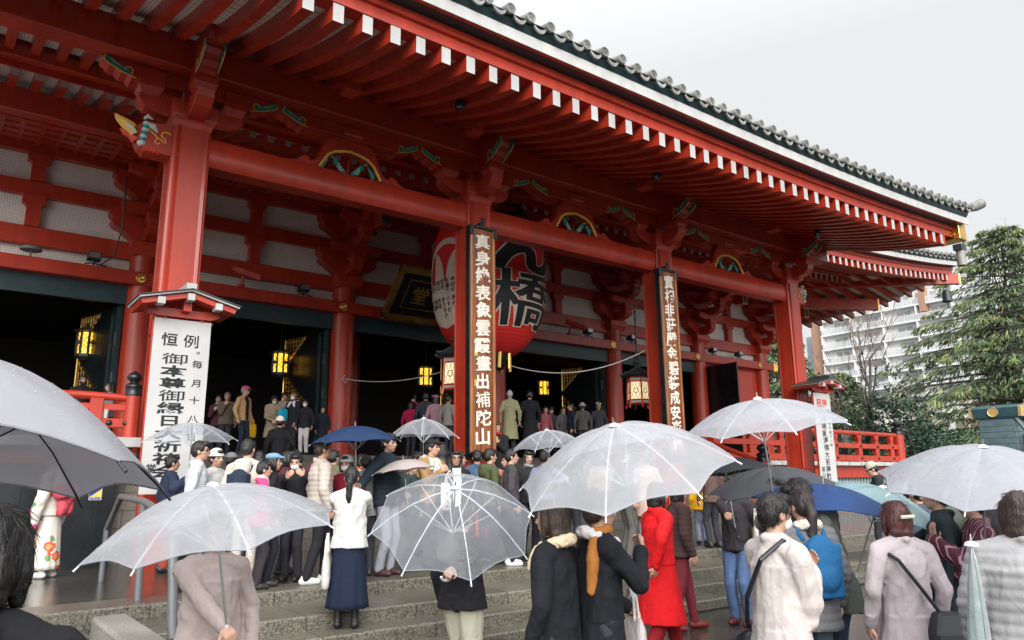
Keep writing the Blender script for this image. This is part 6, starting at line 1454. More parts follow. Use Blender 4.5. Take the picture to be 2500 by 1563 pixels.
def umbrella(A, axis, Rr, h, label, canopy, rib=None, grip=0.85, n=8, group='open umbrellas above the crowd', shaftcol=None, spin=0.2, tip=True):
    """A apex, axis up the shaft"""
    A = Vector(A); a = Vector(axis).normalized(); u = a.cross(Vector((0, 0, 1)))
    if u.length < 0.05: u = Vector((1, 0, 0))
    u.normalize(); v = a.cross(u); E_ = empty('umbrella', A - a * grip, label, 'umbrella', group)
    rib = rib or M_steel(); m = MB(); sub = 6; lv = 12; vs = []; nn = n * sub
    def pt(ang, s, lift=0.0):
        k = ang / (2 * math.pi / n); f = k - math.floor(k); bow = math.sin(math.pi * f)
        r = Rr * s * (1 - 0.085 * bow * s - 0.02 * bow); dz = h * (0.25 * s + 0.75 * s ** 2.1) - 0.022 * Rr * 2 * bow * math.sin(math.pi * s) * 0.6 - h * 0.10 * bow * s ** 3
        return A + u * (r * math.cos(ang + spin)) + v * (r * math.sin(ang + spin)) - a * (dz - lift)
    vs.append(A)
    for i in range(1, lv + 1):
        for j in range(nn): vs.append(pt(2 * math.pi * j / nn, i / lv))
    fs = [(0, 1 + j, 1 + (j + 1) % nn) for j in range(nn)]
    for i in range(lv - 1):
        for j in range(nn): b0 = 1 + i * nn; fs.append((b0 + j, b0 + nn + j, b0 + nn + (j + 1) % nn, b0 + (j + 1) % nn))
    m.add(vs, fs); o = m.build('canopy', canopy, E_, smooth=True)
    m = MB(); m.tube([pt(2 * math.pi * j / nn, 1.0, -0.001) for j in range(nn + 1)], 0.004, 4, False); m.build('hem', canopy, o)
    for k in range(n):
        ang = 2 * math.pi * k / n; pts = [pt(ang, s_, -0.006) for s_ in (0.03, 0.25, 0.5, 0.75, 0.97, 1.04)]
        m = MB(); m.tube(pts, [0.0042, 0.004, 0.0035, 0.003, 0.004, 0.005], 5); rb = m.build('rib', rib, E_)
        m = MB(); m.tube([pt(ang, 0.5, -0.012), A - a * (h * 0.9 + 0.12)], 0.003, 4); m.build('stretcher', rib, rb)
    m = MB(); m.tube([A + a * 0.055, A + a * 0.02, A, A - a * (grip - 0.1)], [0.004, 0.007, 0.006, 0.006], 8); s_ = m.build('shaft', shaftcol or M_steel(), E_, smooth=40)
    b = A - a * (grip - 0.1); m = MB(); d = u
    m.tube([b, b - a * 0.09] + [b - a * (0.09 + 0.035 * math.sin(t)) + d * 0.035 * (1 - math.cos(t)) for t in [R(q) for q in range(20, 181, 20)]], 0.011, 8); m.build('handle', BLK if not tip else mat('white_plastic', (0.75, 0.76, 0.77), 0.35), s_, smooth=40)
    if A.x ** 2 + A.y ** 2 < 55:      # rain on the sheet
        rs = random.Random(int(A.x * 1000)); m = MB()
        for _ in range(170):
            c = pt(rs.uniform(0, 6.283), math.sqrt(rs.uniform(0.02, 0.98)), 0.001); r_ = rs.choice((0.0014, 0.0018, 0.0024, 0.0030)) * (0.5 if A.length < 3.5 else 1.0); m.ball(c, (r_, r_, r_ * 0.7), 6, 4)
        tag(m.build('raindrops', DROP, o, smooth=True), kind='stuff')
    if tip:
        m = MB(); m.lathe([(0.035, -0.004), (0.03, 0.012), (0.01, 0.02)], (A.x, A.y, A.z), 10); m.build('cap', mat('white_plastic', (0, 0, 0)), o)
    return E_
def rucksack(W, label, col, z=1.2, sc=1.0, y=0.19):
    c = W @ Vector((0, y, z)); E_ = empty('backpack', W @ Vector((0, y, z - 0.22)), label, 'backpack', 'backpacks worn by visitors')
    b = MB(); blob(b, Matrix.Identity(4), (0, y, z), (0.14 * sc, 0.10, 0.21 * sc), 14, 10); b.box(-0.12 * sc, 0.12 * sc, y - 0.06, y + 0.07, z - 0.19 * sc, z + 0.15 * sc); blob(b, Matrix.Identity(4), (0, y + 0.07, z - 0.07), (0.10, 0.05, 0.10))
    me = voxel(b, 0.014, 3); me.transform(W); put('pack', me, cloth(col, name='pack'), E_, None, True)
    for k in (1, -1):
        m = MB(); m.tube([W @ Vector(p) for p in ((0.09 * k, y - 0.07, z + 0.19), (0.11 * k, 0.05, z + 0.285), (0.12 * k, -0.10, z + 0.22), (0.135 * k, -0.165, z + 0.06), (0.15 * k, -0.08, z - 0.1), (0.12 * k, y - 0.05, z - 0.17))], 0.018, 6); m.build('strap', cloth(col, name='pack'), E_)
def tote(c, w, h, label, col, yaw, strap=0.18, name='tote_bag', mark=None, t=0.05):
    """flat cloth bag whose top edge centre is c"""
    M = Matrix.Translation(c) @ Matrix.Rotation(yaw, 4, 'Z'); E_ = empty(name, Vector(c) - Vector((0, 0, h)), label, 'bag', 'bags carried by visitors')
    b = MB(); n = 8; vs = []
    for q, (zz, k, tt) in enumerate(((0, 0.94, 0.35), (-0.25 * h, 1.0, 0.8), (-0.7 * h, 1.0, 1.0), (-0.97 * h, 0.97, 0.8), (-h, 0.9, 0.35))):
        for j in range(16):
            a = 2 * math.pi * j / 16; ca, sa = math.cos(a), math.sin(a); r_ = 1 / max(abs(ca), abs(sa)) ** 0.8
            vs.append((w / 2 * k * ca * r_ ** 0.55, t * tt * sa * r_ ** 0.3 + 0.006 * math.sin(5 * ca + q), zz))
    fs = [(i * 16 + j, (i + 1) * 16 + j, (i + 1) * 16 + (j + 1) % 16, i * 16 + (j + 1) % 16) for i in range(4) for j in range(16)] + [tuple(range(16)), tuple(range(64, 80))[::-1]]
    b.add([M @ Vector(v) for v in vs], fs); b.build('bag_body', cloth(col, name='bag'), E_, smooth=50, fix=True)
    for k in (1, -1):
        m = MB(); m.tube([M @ Vector(p) for p in ((-w * 0.25, t * 0.3 * k, -0.02), (-w * 0.2, t * 0.2 * k, strap * 0.6), (0, 0.005 * k, strap), (w * 0.2, t * 0.2 * k, strap * 0.6), (w * 0.25, t * 0.3 * k, -0.02))], 0.009, 5); m.build('handle', cloth(col, name='bag'), E_)
    if mark:
        m = MB(); P_ = lambda p, q: M @ Vector((p, -t * 0.98 - 0.004, q - h * 0.5))
        for k in range(14):
            a0 = R(200 + 0) + k * R(320) / 14; 
            for rr_, a1 in ((w * 0.27, a0),): m.add([P_(rr_ * math.cos(a1), rr_ * math.sin(a1)), P_(rr_ * 1.16 * math.cos(a1 + 0.16), rr_ * 1.16 * math.sin(a1 + 0.16)), P_(rr_ * math.cos(a1 + 0.3), rr_ * math.sin(a1 + 0.3)), P_(rr_ * 0.86 * math.cos(a1 + 0.16), rr_ * 0.86 * math.sin(a1 + 0.16))], [(0, 1, 2, 3)])
        m.add([P_(w * p, w * q) for p, q in ((-0.17, 0.02), (-0.1, 0.12), (0.0, 0.15), (0.1, 0.12), (0.17, 0.0), (0.10, 0.04), (0.08, -0.06), (0.03, 0.03), (-0.02, -0.05), (-0.05, 0.04), (-0.11, -0.06))], [tuple(range(11))[::-1]])
        for k in range(6): m.add([P_(-w * 0.3 + k * w * 0.1 + q, r_ - h * 0.36) for q, r_ in ((0, 0), (w * 0.07, 0), (w * 0.07, 0.018), (0, 0.018))], [(0, 1, 2, 3)])
        m.build('printed_mark', INK, E_, fix=True)
DROP = vinyl('rain_drop', (0.70, 0.73, 0.77), 0.35, 0.04, 0.1)
CLEAR = vinyl('clear_umbrella_vinyl', (0.66, 0.70, 0.76), 0.36, 0.2, 0.55); MILKY = vinyl('milky_umbrella_vinyl', (0.67, 0.69, 0.735), 0.70, 0.3, 0.55); PALE = vinyl('pale_umbrella_cloth', (0.50, 0.52, 0.575), 0.86, 0.5, 0.45)
def ucloth(name, col): return vinyl(name, col, 0.93, 0.55, 0.30)
WRIB = mat('white_rib', (0.80, 0.81, 0.83), 0.35)
# ---------------------------------------------------------------- umbrellas and the crowd
W = person(5.997, 18.966, 2.450, 1.66, 0.569, 'man in pink cap and tan jacket standing on the veranda edge', group='visitors on the hall veranda', tcol=(0.4, 0.25, 0.12), lining=(0.012, 0.012, 0.014), bcol=(0.012, 0.022, 0.04), hat='cap', hatcol=(0.5, 0.05, 0.16), hcol=(0.2, 0.2, 0.2), head=(0.05, 0.35), glasses=True, skin=0.3)
tote(W @ Vector((0.27, -0.06, 0.80)), 0.36, 0.34, 'yellow tote bag beside the man in the pink cap', (0.75, 0.42, 0.02), R(30))
W = person(5.940, 20.166, 2.450, 1.62, -0.304, 'man in brown padded jacket with hand at his mouth beside the banner', group='visitors on the hall veranda', tcol=(0.11, 0.085, 0.065), puff=True, rh=(-0.04, -0.2, 1.38), skin=0.35, hcol=(0.12, 0.12, 0.12))
W = person(5.884, 20.723, 2.450, 1.60, -0.478, 'dark visitor holding a blue pouch behind the banner edge', group='visitors on the hall veranda', tcol=(0.06, 0.02, 0.03), rh=(-0.05, -0.25, 1.3), skin=0.3, scarf=(0.03, 0.28, 0.42))
W = person(6.824, 19.238, 2.450, 1.52, -0.129, 'woman in beige coat with face mask bending over her hands', group='visitors on the hall veranda', top='coat', length=0.35, tcol=(0.3, 0.24, 0.17), lean=0.28, head=(0.3, 0), mask=True, hair='bob', lh=(0.05, -0.3, 1.0), rh=(-0.05, -0.3, 1.0))
W = person(7.399, 19.958, 2.450, 1.70, -0.304, 'man in grey brown jacket looking down at his phone', group='visitors on the hall veranda', tcol=(0.27, 0.22, 0.18), head=(0.4, 0), lh=(0.04, -0.3, 1.18), rh=(-0.04, -0.3, 1.18), skin=0.3)
pb = W @ Vector((0.0, -0.36, 1.26)); m = MB(); m.box(-0.036, 0.036, -0.005, 0.005, -0.07, 0.07); m.v = [tuple(pb + Vector(v)) for v in m.v]; tag(m.build('phone', BLK, bevel=0.004), 'dark phone held by the man in the grey brown jacket', 'phone')
W = person(7.225, 18.805, 2.450, 1.58, -1.002, 'woman in black coat with white collar and face mask on the veranda', group='visitors on the hall veranda', top='coat', length=0.3, tcol=(0.012, 0.013, 0.018), collar=(0.6, 0.6, 0.6), mask=True, hair='bob', hcol=(0.08, 0.05, 0.035), lh=(0.16, -0.15, 0.8))
tote(W @ Vector((-0.16, -0.25, 1.25)), 0.26, 0.3, 'bright blue drawstring bag on the masked woman in black', (0.01, 0.32, 0.48), R(10), strap=0.08)
W = person(7.405, 18.475, 2.450, 1.36, -0.653, 'boy in dark top, face mask and pale trousers standing on the veranda edge', group='visitors on the hall veranda', tcol=(0.012, 0.012, 0.016), bcol=(0.48, 0.45, 0.46), mask=True, wide=1.05)
W = person(7.993, 18.735, 2.450, 1.24, -0.129, 'small child in navy coat beside the red hall column', group='visitors on the hall veranda', top='coat', length=0.2, tcol=(0.012, 0.016, 0.03), skin=0.2)
W = person(2.445, 19.221, 2.450, 1.70, 0.220, 'bearded man in black standing behind the left red balustrade', group='visitors on the hall veranda', tcol=(0.012, 0.013, 0.014), beard=True, skin=0.55)
W = person(2.823, 17.906, 2.450, 1.42, -1.700, 'dark haired woman in grey top behind the left red balustrade', group='visitors on the hall veranda', tcol=(0.16, 0.18, 0.2), hair='long', skin=0.35)
W = person(10.961, 19.310, 2.450, 1.58, 2.227, 'woman in crimson jacket raising a phone inside the hall', group='visitors on the hall veranda', tcol=(0.36, 0.012, 0.06), rh=(-0.02, -0.28, 1.78), hair='bob')
pb = W @ Vector((-0.02, -0.30, 1.93)); m = MB(); m.box(-0.036, 0.036, -0.005, 0.005, -0.07, 0.07); m.v = [tuple(pb + Vector(v)) for v in m.v]; tag(m.build('phone', BLK, bevel=0.004), 'phone held up by the woman in the crimson jacket', 'phone')
W = person(11.045, 18.603, 2.450, 1.78, 2.663, 'tall man in dark grey seen from behind at the hall door', group='visitors on the hall veranda', tcol=(0.03, 0.04, 0.05), skin=0.5)
W = person(10.952, 17.903, 2.450, 1.62, 2.838, 'woman in pink beret seen from behind at the hall door', group='visitors on the hall veranda', tcol=(0.35, 0.2, 0.25), hat='beret', hatcol=(0.4, 0.17, 0.25), hair='bob')
W = person(10.898, 17.173, 2.450, 1.55, 1.965, 'man with backpack strap in grey beside the front pillar', group='visitors on the hall veranda', tcol=(0.27, 0.26, 0.24), hair='short')
W = person(12.477, 16.488, 2.450, 1.72, 2.576, 'white haired visitor in long khaki coat seen from behind', group='visitors on the hall veranda', top='coat', length=0.45, tcol=(0.27, 0.26, 0.15), hcol=(0.35, 0.35, 0.35))
W = person(13.557, 16.953, 2.450, 1.82, 2.489, 'tall visitor in long black coat seen from behind', group='visitors on the hall veranda', top='coat', length=0.5, tcol=(0.01, 0.011, 0.014))
W = person(15.090, 18.102, 2.450, 1.55, -0.129, 'woman in pink facing out of the dark hall', group='visitors on the hall veranda', tcol=(0.3, 0.08, 0.1), hair='bob')
W = person(16.235, 19.161, 2.450, 1.66, -0.653, 'visitor in dark clothes under the gold lamps in the hall', group='visitors on the hall veranda', tcol=(0.05, 0.04, 0.05), hat='beanie', hatcol=(0.03, 0.03, 0.04))
W = person(15.927, 18.238, 2.450, 1.58, 0.045, 'visitor in grey scarf standing in the hall doorway', group='visitors on the hall veranda', tcol=(0.1, 0.1, 0.11), scarf=(0.2, 0.2, 0.2), hair='long')
W = person(15.743, 17.607, 2.450, 1.64, -2.049, 'man in navy jacket in profile in the hall doorway', group='visitors on the hall veranda', tcol=(0.015, 0.025, 0.05))
W = person(15.746, 17.091, 2.450, 1.60, 2.489, 'visitor in light grey hat near the gold door fitting', group='visitors on the hall veranda', tcol=(0.07, 0.07, 0.07), hat='bucket', hatcol=(0.35, 0.33, 0.3))
W = person(16.426, 17.088, 2.450, 1.66, -0.478, 'visitor with white cap at the foot of the gold door fitting', group='visitors on the hall veranda', tcol=(0.04, 0.04, 0.05), hat='cap', hatcol=(0.6, 0.6, 0.6))
W = person(5.672, 15.486, 1.450, 1.62, 2.838, 'visitor in black with fluffy cream hat climbing the upper stairs', group='visitors on the stairs and landing', top='coat', length=0.3, tcol=(0.01, 0.01, 0.012), hat='beanie', hatcol=(0.65, 0.6, 0.52), rh=(-0.25, -0.15, 1.0))
W = person(9.431, 12.888, 1.300, 1.62, -0.827, 'woman in black with red belt pressing her hands together by the plaque', group='visitors on the stairs and landing', top='coat', length=0.3, tcol=(0.012, 0.012, 0.013), hair='bob', hcol=(0.05, 0.025, 0.015), lh=(0.015, -0.24, 1.28), rh=(-0.015, -0.24, 1.28), hdir={1: (0, -0.15, 1), -1: (0, -0.15, 1)}, curl=(0.02, 0.02), scarf=(0.35, 0.01, 0.02))
W = person(1.328, 11.921, 0.556, 1.58, 3.972, 'woman in white floral kimono with coral sash beside the black panel wall', group='visitors on the stairs and landing', top='kimono', tcol=(0.7, 0.66, 0.58), bot='hakama', pattern='floral', hair='bun', shoe=(0.6, 0.58, 0.56))
m = MB(); [m.ball(W @ Vector(p), r_, 10, 7) for p, r_ in (((0, 0.19, 1.14), (0.11, 0.10, 0.15)), ((0.10, 0.20, 1.2), (0.12, 0.11, 0.12)), ((-0.10, 0.20, 1.18), (0.12, 0.11, 0.13)), ((0.06, 0.2, 1.0), (0.07, 0.07, 0.14)), ((-0.06, 0.2, 1.0), (0.07, 0.07, 0.14)))]; me = voxel(m, 0.012, 2, lambda c, n: 0.012 * noise.noise(c * 14)); SH = put('sash', me, cloth((0.62, 0.09, 0.12), name='silk'), [o for o in COL.objects if o.type == 'EMPTY' and o.name.startswith('person')][-1], None, True)
W = person(2.488, 9.421, 0.556, 1.64, 1.180, 'man with glasses in white shirt and pale jacket below the left banner', group='visitors on the stairs and landing', tcol=(0.52, 0.54, 0.58), glasses=True, bcol=(0.02, 0.03, 0.06), skin=0.22)
W = person(2.804, 9.824, 0.556, 1.56, 0.394, 'visitor in pale grey hooded top behind the man with glasses', group='visitors on the stairs and landing', tcol=(0.48, 0.47, 0.46), hood=True, hat='beanie', hatcol=(0.55, 0.54, 0.52))
W = person(2.949, 9.071, 0.556, 1.66, 2.402, 'dark haired man in cream hooded jacket seen from behind', group='visitors on the stairs and landing', tcol=(0.55, 0.5, 0.43), hood=True, bcol=(0.5, 0.45, 0.4), shoe=(0.6, 0.6, 0.58))
rucksack(W, 'navy backpack on the man in the cream hooded jacket', (0.015, 0.025, 0.045), 1.18, 1.05)
W = person(3.260, 9.092, 0.556, 1.50, 1.267, 'woman in light blue flat cap and black jacket looking right', group='visitors on the stairs and landing', tcol=(0.014, 0.014, 0.018), hat='flat', hatcol=(0.16, 0.3, 0.42), hair='bob', bcol=(0.02, 0.02, 0.03))
W = person(3.085, 8.903, 0.556, 1.40, 1.442, 'visitor in pink fleece half hidden under the big milky umbrella', group='visitors on the stairs and landing', tcol=(0.55, 0.06, 0.2), bcol=(0.03, 0.025, 0.03))
W = person(3.690, 9.408, 0.556, 1.50, -0.653, 'child in black peaked hood with white face mask', group='visitors on the stairs and landing', tcol=(0.014, 0.014, 0.018), hat='peaked', hatcol=(0.012, 0.012, 0.014), mask=True, lh=(0.2, -0.3, 1.45), rh=(-0.02, -0.38, 1.42))
W = person(3.864, 10.176, 0.556, 1.58, 0.918, 'visitor with raised arms behind the child in the black hood', group='visitors on the stairs and landing', tcol=(0.08, 0.02, 0.03), rh=(-0.05, -0.4, 1.55), lh=(0.05, -0.4, 1.55), hair='bob')
W = person(3.818, 8.925, 0.556, 1.66, 1.442, 'woman in beige padded jacket turning right', group='visitors on the stairs and landing', tcol=(0.48, 0.42, 0.37), puff=True, bulk=1.08, bcol=(0.015, 0.015, 0.02), shoe=(0.7, 0.7, 0.7), hair='bun', hcol=(0.04, 0.022, 0.015), hood=False, feet=((0.1, -0.12, 0), (-0.1, 0.16, 0)))
W = person(4.248, 9.112, 0.556, 1.48, -0.827, 'girl in pale knitted cap, face mask and red top', group='visitors on the stairs and landing', tcol=(0.22, 0.01, 0.03), hat='beanie', hatcol=(0.58, 0.55, 0.52), mask=True, hair='bob')
W = person(4.584, 9.243, 0.556, 1.50, 2.663, 'dark haired visitor in grey behind the woman in white jacket', group='visitors on the stairs and landing', tcol=(0.3, 0.29, 0.31))
umbrella((4.164, 8.728, 2.430), (-0.062, -0.015, 0.998), 0.55, 0.20, 'navy blue umbrella open left of the plaque pillar', ucloth('navy_umbrella_cloth', (0.020, 0.05, 0.13)), grip=0.85, tip=False)
W = person(4.809, 9.072, 0.556, 1.77, 0.482, 'man in navy padded jacket and grey trousers under the navy umbrella', group='visitors on the stairs and landing', tcol=(0.016, 0.026, 0.038), puff=True, bcol=(0.3, 0.31, 0.36), skin=0.35, hat='cap', hatcol=(0.02, 0.02, 0.02), shoe=(0.05, 0.02, 0.02), rh=(-0.663, -0.018, 1.055), curl=(0.9, 0.9))
W = person(3.560, 7.514, 0.280, 1.58, 2.576, 'woman in white jacket and long navy skirt seen from behind on the stairs', group='visitors on the stairs and landing', tcol=(0.54, 0.53, 0.51), bot='longskirt', bcol=(0.007, 0.013, 0.035), hair='pony', lh=(0.06, -0.22, 1.5), rh=(-0.06, -0.2, 1.48), wide=1.12, shoe=(0.012, 0.012, 0.014))
tote(W @ Vector((0.24, 0.0, 0.82)), 0.34, 0.36, 'white shoulder bag on the woman in the navy skirt', (0.66, 0.64, 0.6), R(60))
umbrella((5.868, 9.934, 2.680), (-0.018, -0.024, 1.000), 0.52, 0.27, 'small clear dome umbrella held above the man in the shearling coat', CLEAR, grip=0.80, rib=WRIB)
W = person(5.804, 9.602, 0.556, 1.75, 0.220, 'moustached man in flat black hat and tan shearling coat', group='visitors on the stairs and landing', tcol=(0.3, 0.18, 0.08), collar=(0.58, 0.5, 0.4), lining=(0.65, 0.64, 0.62), hat='flat', hatcol=(0.015, 0.013, 0.012), lh=(0.06, -0.32, 1.24), rh=(-0.08, -0.3, 1.3), head=(0.0, 0.5), curl=(0.9, 0.9), bulk=1.1)
tote(W @ Vector((0.02, -0.36, 1.14)), 0.34, 0.38, 'cream cotton tote with black round print held by the shearling coat man', (0.62, 0.58, 0.5), R(12), mark=True, t=0.03)
W = person(5.901, 10.171, 0.556, 1.60, 0.569, 'visitor in tan padded coat behind the shearling coat man', group='visitors on the stairs and landing', top='coat', length=0.25, tcol=(0.42, 0.3, 0.16), puff=True)
W = person(6.689, 10.729, 0.556, 1.78, 2.663, 'dark haired person in black seen from behind beside the red pillar', group='visitors on the stairs and landing', tcol=(0.014, 0.015, 0.018), hair='long')
umbrella((4.795, 8.616, 2.017), (-0.095, 0.072, 0.993), 0.40, 0.14, 'half lowered pale pink umbrella behind the navy padded jacket', ucloth('pale_pink_umbrella', (0.55, 0.47, 0.46)), grip=0.70, tip=False)
W = person(5.418, 9.510, 0.556, 1.46, 0.569, 'visitor in dark green holding the pale pink umbrella', group='visitors on the stairs and landing', tcol=(0.03, 0.05, 0.045), rh=(-1.155, -0.575, 0.972), curl=(0.9, 0.9))
W = person(6.034, 9.299, 0.556, 1.58, -0.304, 'woman with long dark hair and glasses in black jacket and white top', group='visitors on the stairs and landing', tcol=(0.014, 0.014, 0.016), lining=(0.7, 0.7, 0.7), hair='long', glasses=True, skin=0.25, head=(0, -0.1))
W = person(6.663, 9.335, 0.556, 1.62, 1.442, 'man in olive hooded top below the wooden plaque', group='visitors on the stairs and landing', tcol=(0.07, 0.085, 0.035), hood=True)
W = person(7.268, 9.647, 0.556, 1.56, -1.874, 'person in salmon sweater raising one arm by the pillar', group='visitors on the stairs and landing', tcol=(0.55, 0.22, 0.2), rh=(-0.25, -0.25, 1.62), hair='bob')
W = person(6.634, 10.128, 0.556, 1.60, 1.267, 'visitor in dark red scarf behind the tilted clear umbrella', group='visitors on the stairs and landing', scarf=(0.3, 0.02, 0.03), tcol=(0.05, 0.04, 0.05), shoe=(0.75, 0.75, 0.75), bcol=(0.03, 0.03, 0.04))
W = person(6.733, 8.897, 0.556, 1.60, 1.093, 'visitor in white sneakers standing on the wet landing', group='visitors on the stairs and landing', tcol=(0.05, 0.045, 0.05), shoe=(0.8, 0.8, 0.8), bcol=(0.025, 0.025, 0.03))
umbrella((7.253, 8.675, 2.475), (-0.135, -0.046, 0.990), 0.55, 0.24, 'clear umbrella with white ribs right of the wooden plaque', CLEAR, grip=0.85, rib=WRIB)
W = person(7.455, 8.991, 0.556, 1.60, 1.965, 'visitor in lavender blue under the clear umbrella right of the plaque', group='visitors on the stairs and landing', tcol=(0.3, 0.32, 0.45), rh=(-0.238, 0.21, 1.223), curl=(0.9, 0.9))
umbrella((2.821, 11.126, 2.583), (-0.051, -0.148, 0.988), 0.60, 0.24, 'clear umbrella partly behind the large left banner', CLEAR, grip=0.85, rib=WRIB)
W = person(2.696, 11.576, 0.556, 1.55, 1.616, 'visitor in patterned navy and red kimono coat behind the left banner', group='visitors on the stairs and landing', top='kimono', tcol=(0.02, 0.03, 0.06), bcol=(0.3, 0.05, 0.03), hair='bun', rh=(-0.378, -0.166, 1.383), curl=(0.9, 0.9))
W = person(9.756, 9.043, 0.556, 1.60, 2.489, 'woman in beige pink coat and grey trousers seen from behind', group='visitors on the stairs and landing', top='coat', length=0.25, tcol=(0.5, 0.36, 0.3), bcol=(0.25, 0.23, 0.24))
W = person(11.711, 9.486, 0.556, 1.22, 2.576, 'child in yellow padded jacket with brown shoulders seen from behind', group='visitors on the stairs and landing', tcol=(0.72, 0.36, 0.01), puff=True, yoke=(0.1, 0.06, 0.045), bcol=(0.2, 0.22, 0.3), hat='beanie', hatcol=(0.5, 0.02, 0.02), wide=1.12)
W = person(11.132, 8.769, 0.556, 1.55, 2.838, 'adult with bobbed hair in brown beside the child in yellow', group='visitors on the stairs and landing', tcol=(0.1, 0.06, 0.05), hair='bob')
W = person(7.230, 6.206, 0.000, 1.66, 1.093, 'woman in dark brown quilted jacket with pale mask below her chin', group='visitors on the stairs and landing', tcol=(0.06, 0.03, 0.03), puff=True, bcol=(0.16, 0.02, 0.03), hair='bob', hcol=(0.02, 0.014, 0.012), shoe=(0.15, 0.01, 0.01), feet=((0.1, -0.18, 0), (-0.1, 0.18, 0.0)))
umbrella((6.970, 5.300, 1.956), (-0.049, 0.100, 0.994), 0.55, 0.18, 'black umbrella behind the largest milky umbrella', ucloth('black_umbrella_cloth', (0.012, 0.014, 0.018)), grip=0.85, tip=False)
W = person(8.035, 5.980, 0.000, 1.73, -1.351, 'man with glasses in dark jacket and blue jeans below the grey umbrella', group='visitors on the stairs and landing', tcol=(0.035, 0.03, 0.035), bcol=(0.1, 0.17, 0.33), glasses=True, shoe=(0.11, 0.012, 0.025), wide=1.08, rh=(0.514, -1.16, 1.165), curl=(0.9, 0.9))
tote(W @ Vector((0.28, -0.05, 1.18)), 0.22, 0.2, 'small cream handbag beside the man in blue jeans', (0.6, 0.57, 0.5), R(30))
W = person(5.634, 5.104, 0.000, 1.66, 1.267, 'person in bright red coat walking past the stairs', group='visitors on the stairs and landing', top='coat', length=0.42, tcol=(0.62, 0.008, 0.012), bcol=(0.25, 0.01, 0.015), hair='bob', shoe=(0.2, 0.01, 0.01), feet=((0.1, -0.25, 0), (-0.1, 0.24, 0.03)), lh=(0.26, -0.22, 0.98), rh=(-0.24, 0.18, 0.98), wide=1.1, bell=0.03)
umbrella((-0.023, 2.987, 2.160), (0.141, 0.103, 0.985), 0.74, 0.36, 'large grey umbrella closest to the view at far left', ucloth('grey_umbrella_cloth', (0.42, 0.42, 0.46)), grip=0.85, tip=False, rib=BLK, spin=0.1)
W = person(0.109, 2.167, 0.000, 1.64, 2.576, 'person in black at the far left edge under the grey umbrella', group='people in the front rows', top='coat', length=0.4, tcol=(0.006, 0.006, 0.008), hair='bob', hcol=(0.006, 0.005, 0.005), hood=True, wide=1.15, bulk=1.15, rh=(0.631, -0.517, 1.449), curl=(0.9, 0.9))
umbrella((1.232, 4.337, 1.720), (-0.177, -0.038, 0.983), 0.66, 0.27, 'large milky umbrella low in front of the stairs at left', MILKY, grip=0.85, rib=WRIB, spin=0.5)
W = person(1.380, 4.735, 0.000, 1.52, -0.129, 'short person in pale pink beige coat under the low milky umbrella', group='people in the front rows', top='coat', length=0.45, tcol=(0.42, 0.345, 0.32), bcol=(0.35, 0.33, 0.34), hair='bob', wide=1.2, bell=0.04, rh=(0.045, -0.415, 1.067), curl=(0.9, 0.9))
umbrella((2.909, 4.483, 1.682), (-0.289, -0.512, 0.809), 0.58, 0.30, 'clear umbrella with white ribs tilted forward in the middle', CLEAR, grip=0.80, rib=WRIB, spin=0.15)
W = person(3.484, 5.258, 0.000, 1.50, 1.965, 'person in black top and wide cream trousers under the tilted clear umbrella', group='people in the front rows', tcol=(0.01, 0.01, 0.012), bcol=(0.5, 0.49, 0.38), wide=1.3, feet=((0.11, -0.15, 0), (-0.11, 0.16, 0.02)), hair='short', rh=(-0.26, 0.557, 1.242), curl=(0.9, 0.9))
umbrella((3.235, 3.235, 2.043), (-0.335, -0.098, 0.937), 0.66, 0.30, 'largest milky umbrella over the couple in black coats', MILKY, grip=0.85, rib=WRIB, spin=0.3)
W = person(2.986, 3.516, 0.000, 1.58, 3.536, 'woman in black coat with cream fur collar walking in front', group='people in the front rows', top='coat', length=0.4, tcol=(0.008, 0.009, 0.013), collar=(0.62, 0.52, 0.36), hair='bob', hcol=(0.05, 0.028, 0.018), wide=1.08)
W = person(3.259, 3.437, 0.000, 1.62, 1.267, 'woman in black coat with white hood and tan scarf walking in front', group='people in the front rows', top='coat', length=0.4, tcol=(0.008, 0.009, 0.013), collar=(0.66, 0.62, 0.62), scarf=(0.36, 0.14, 0.03), hair='bun', hcol=(0.05, 0.028, 0.018), wide=1.08, lh=(0.2, -0.3, 1.0), rh=(-0.05, -0.283, 1.383), curl=(0.9, 0.9))
tote(W @ Vector((0.22, -0.34, 0.94)), 0.3, 0.26, 'pale striped bag carried by the woman with white hood', (0.55, 0.50, 0.50), R(70))
umbrella((4.858, 3.341, 2.306), (-0.154, -0.007, 0.988), 0.62, 0.22, 'pale umbrella raised high before the second plaque', MILKY, grip=0.90, rib=WRIB, spin=0.1)
W = person(5.660, 3.799, 0.000, 1.68, -0.129, 'person in grey coat carrying the pale umbrella high above', group='people in the front rows', top='coat', length=0.3, tcol=(0.2, 0.2, 0.22), rh=(-0.623, -0.548, 1.511), curl=(0.9, 0.9))
umbrella((5.898, 3.966, 1.826), (-0.123, -0.031, 0.992), 0.58, 0.21, 'dark grey umbrella in front of the far right pillar', ucloth('dark_grey_umbrella_cloth', (0.07, 0.075, 0.085)), grip=0.85, tip=False, spin=0.4)
umbrella((5.706, 3.381, 1.677), (0.031, -0.123, 0.992), 0.56, 0.17, 'royal blue umbrella behind the dark grey one', ucloth('royal_blue_umbrella_cloth', (0.012, 0.06, 0.22)), grip=0.85, tip=False)
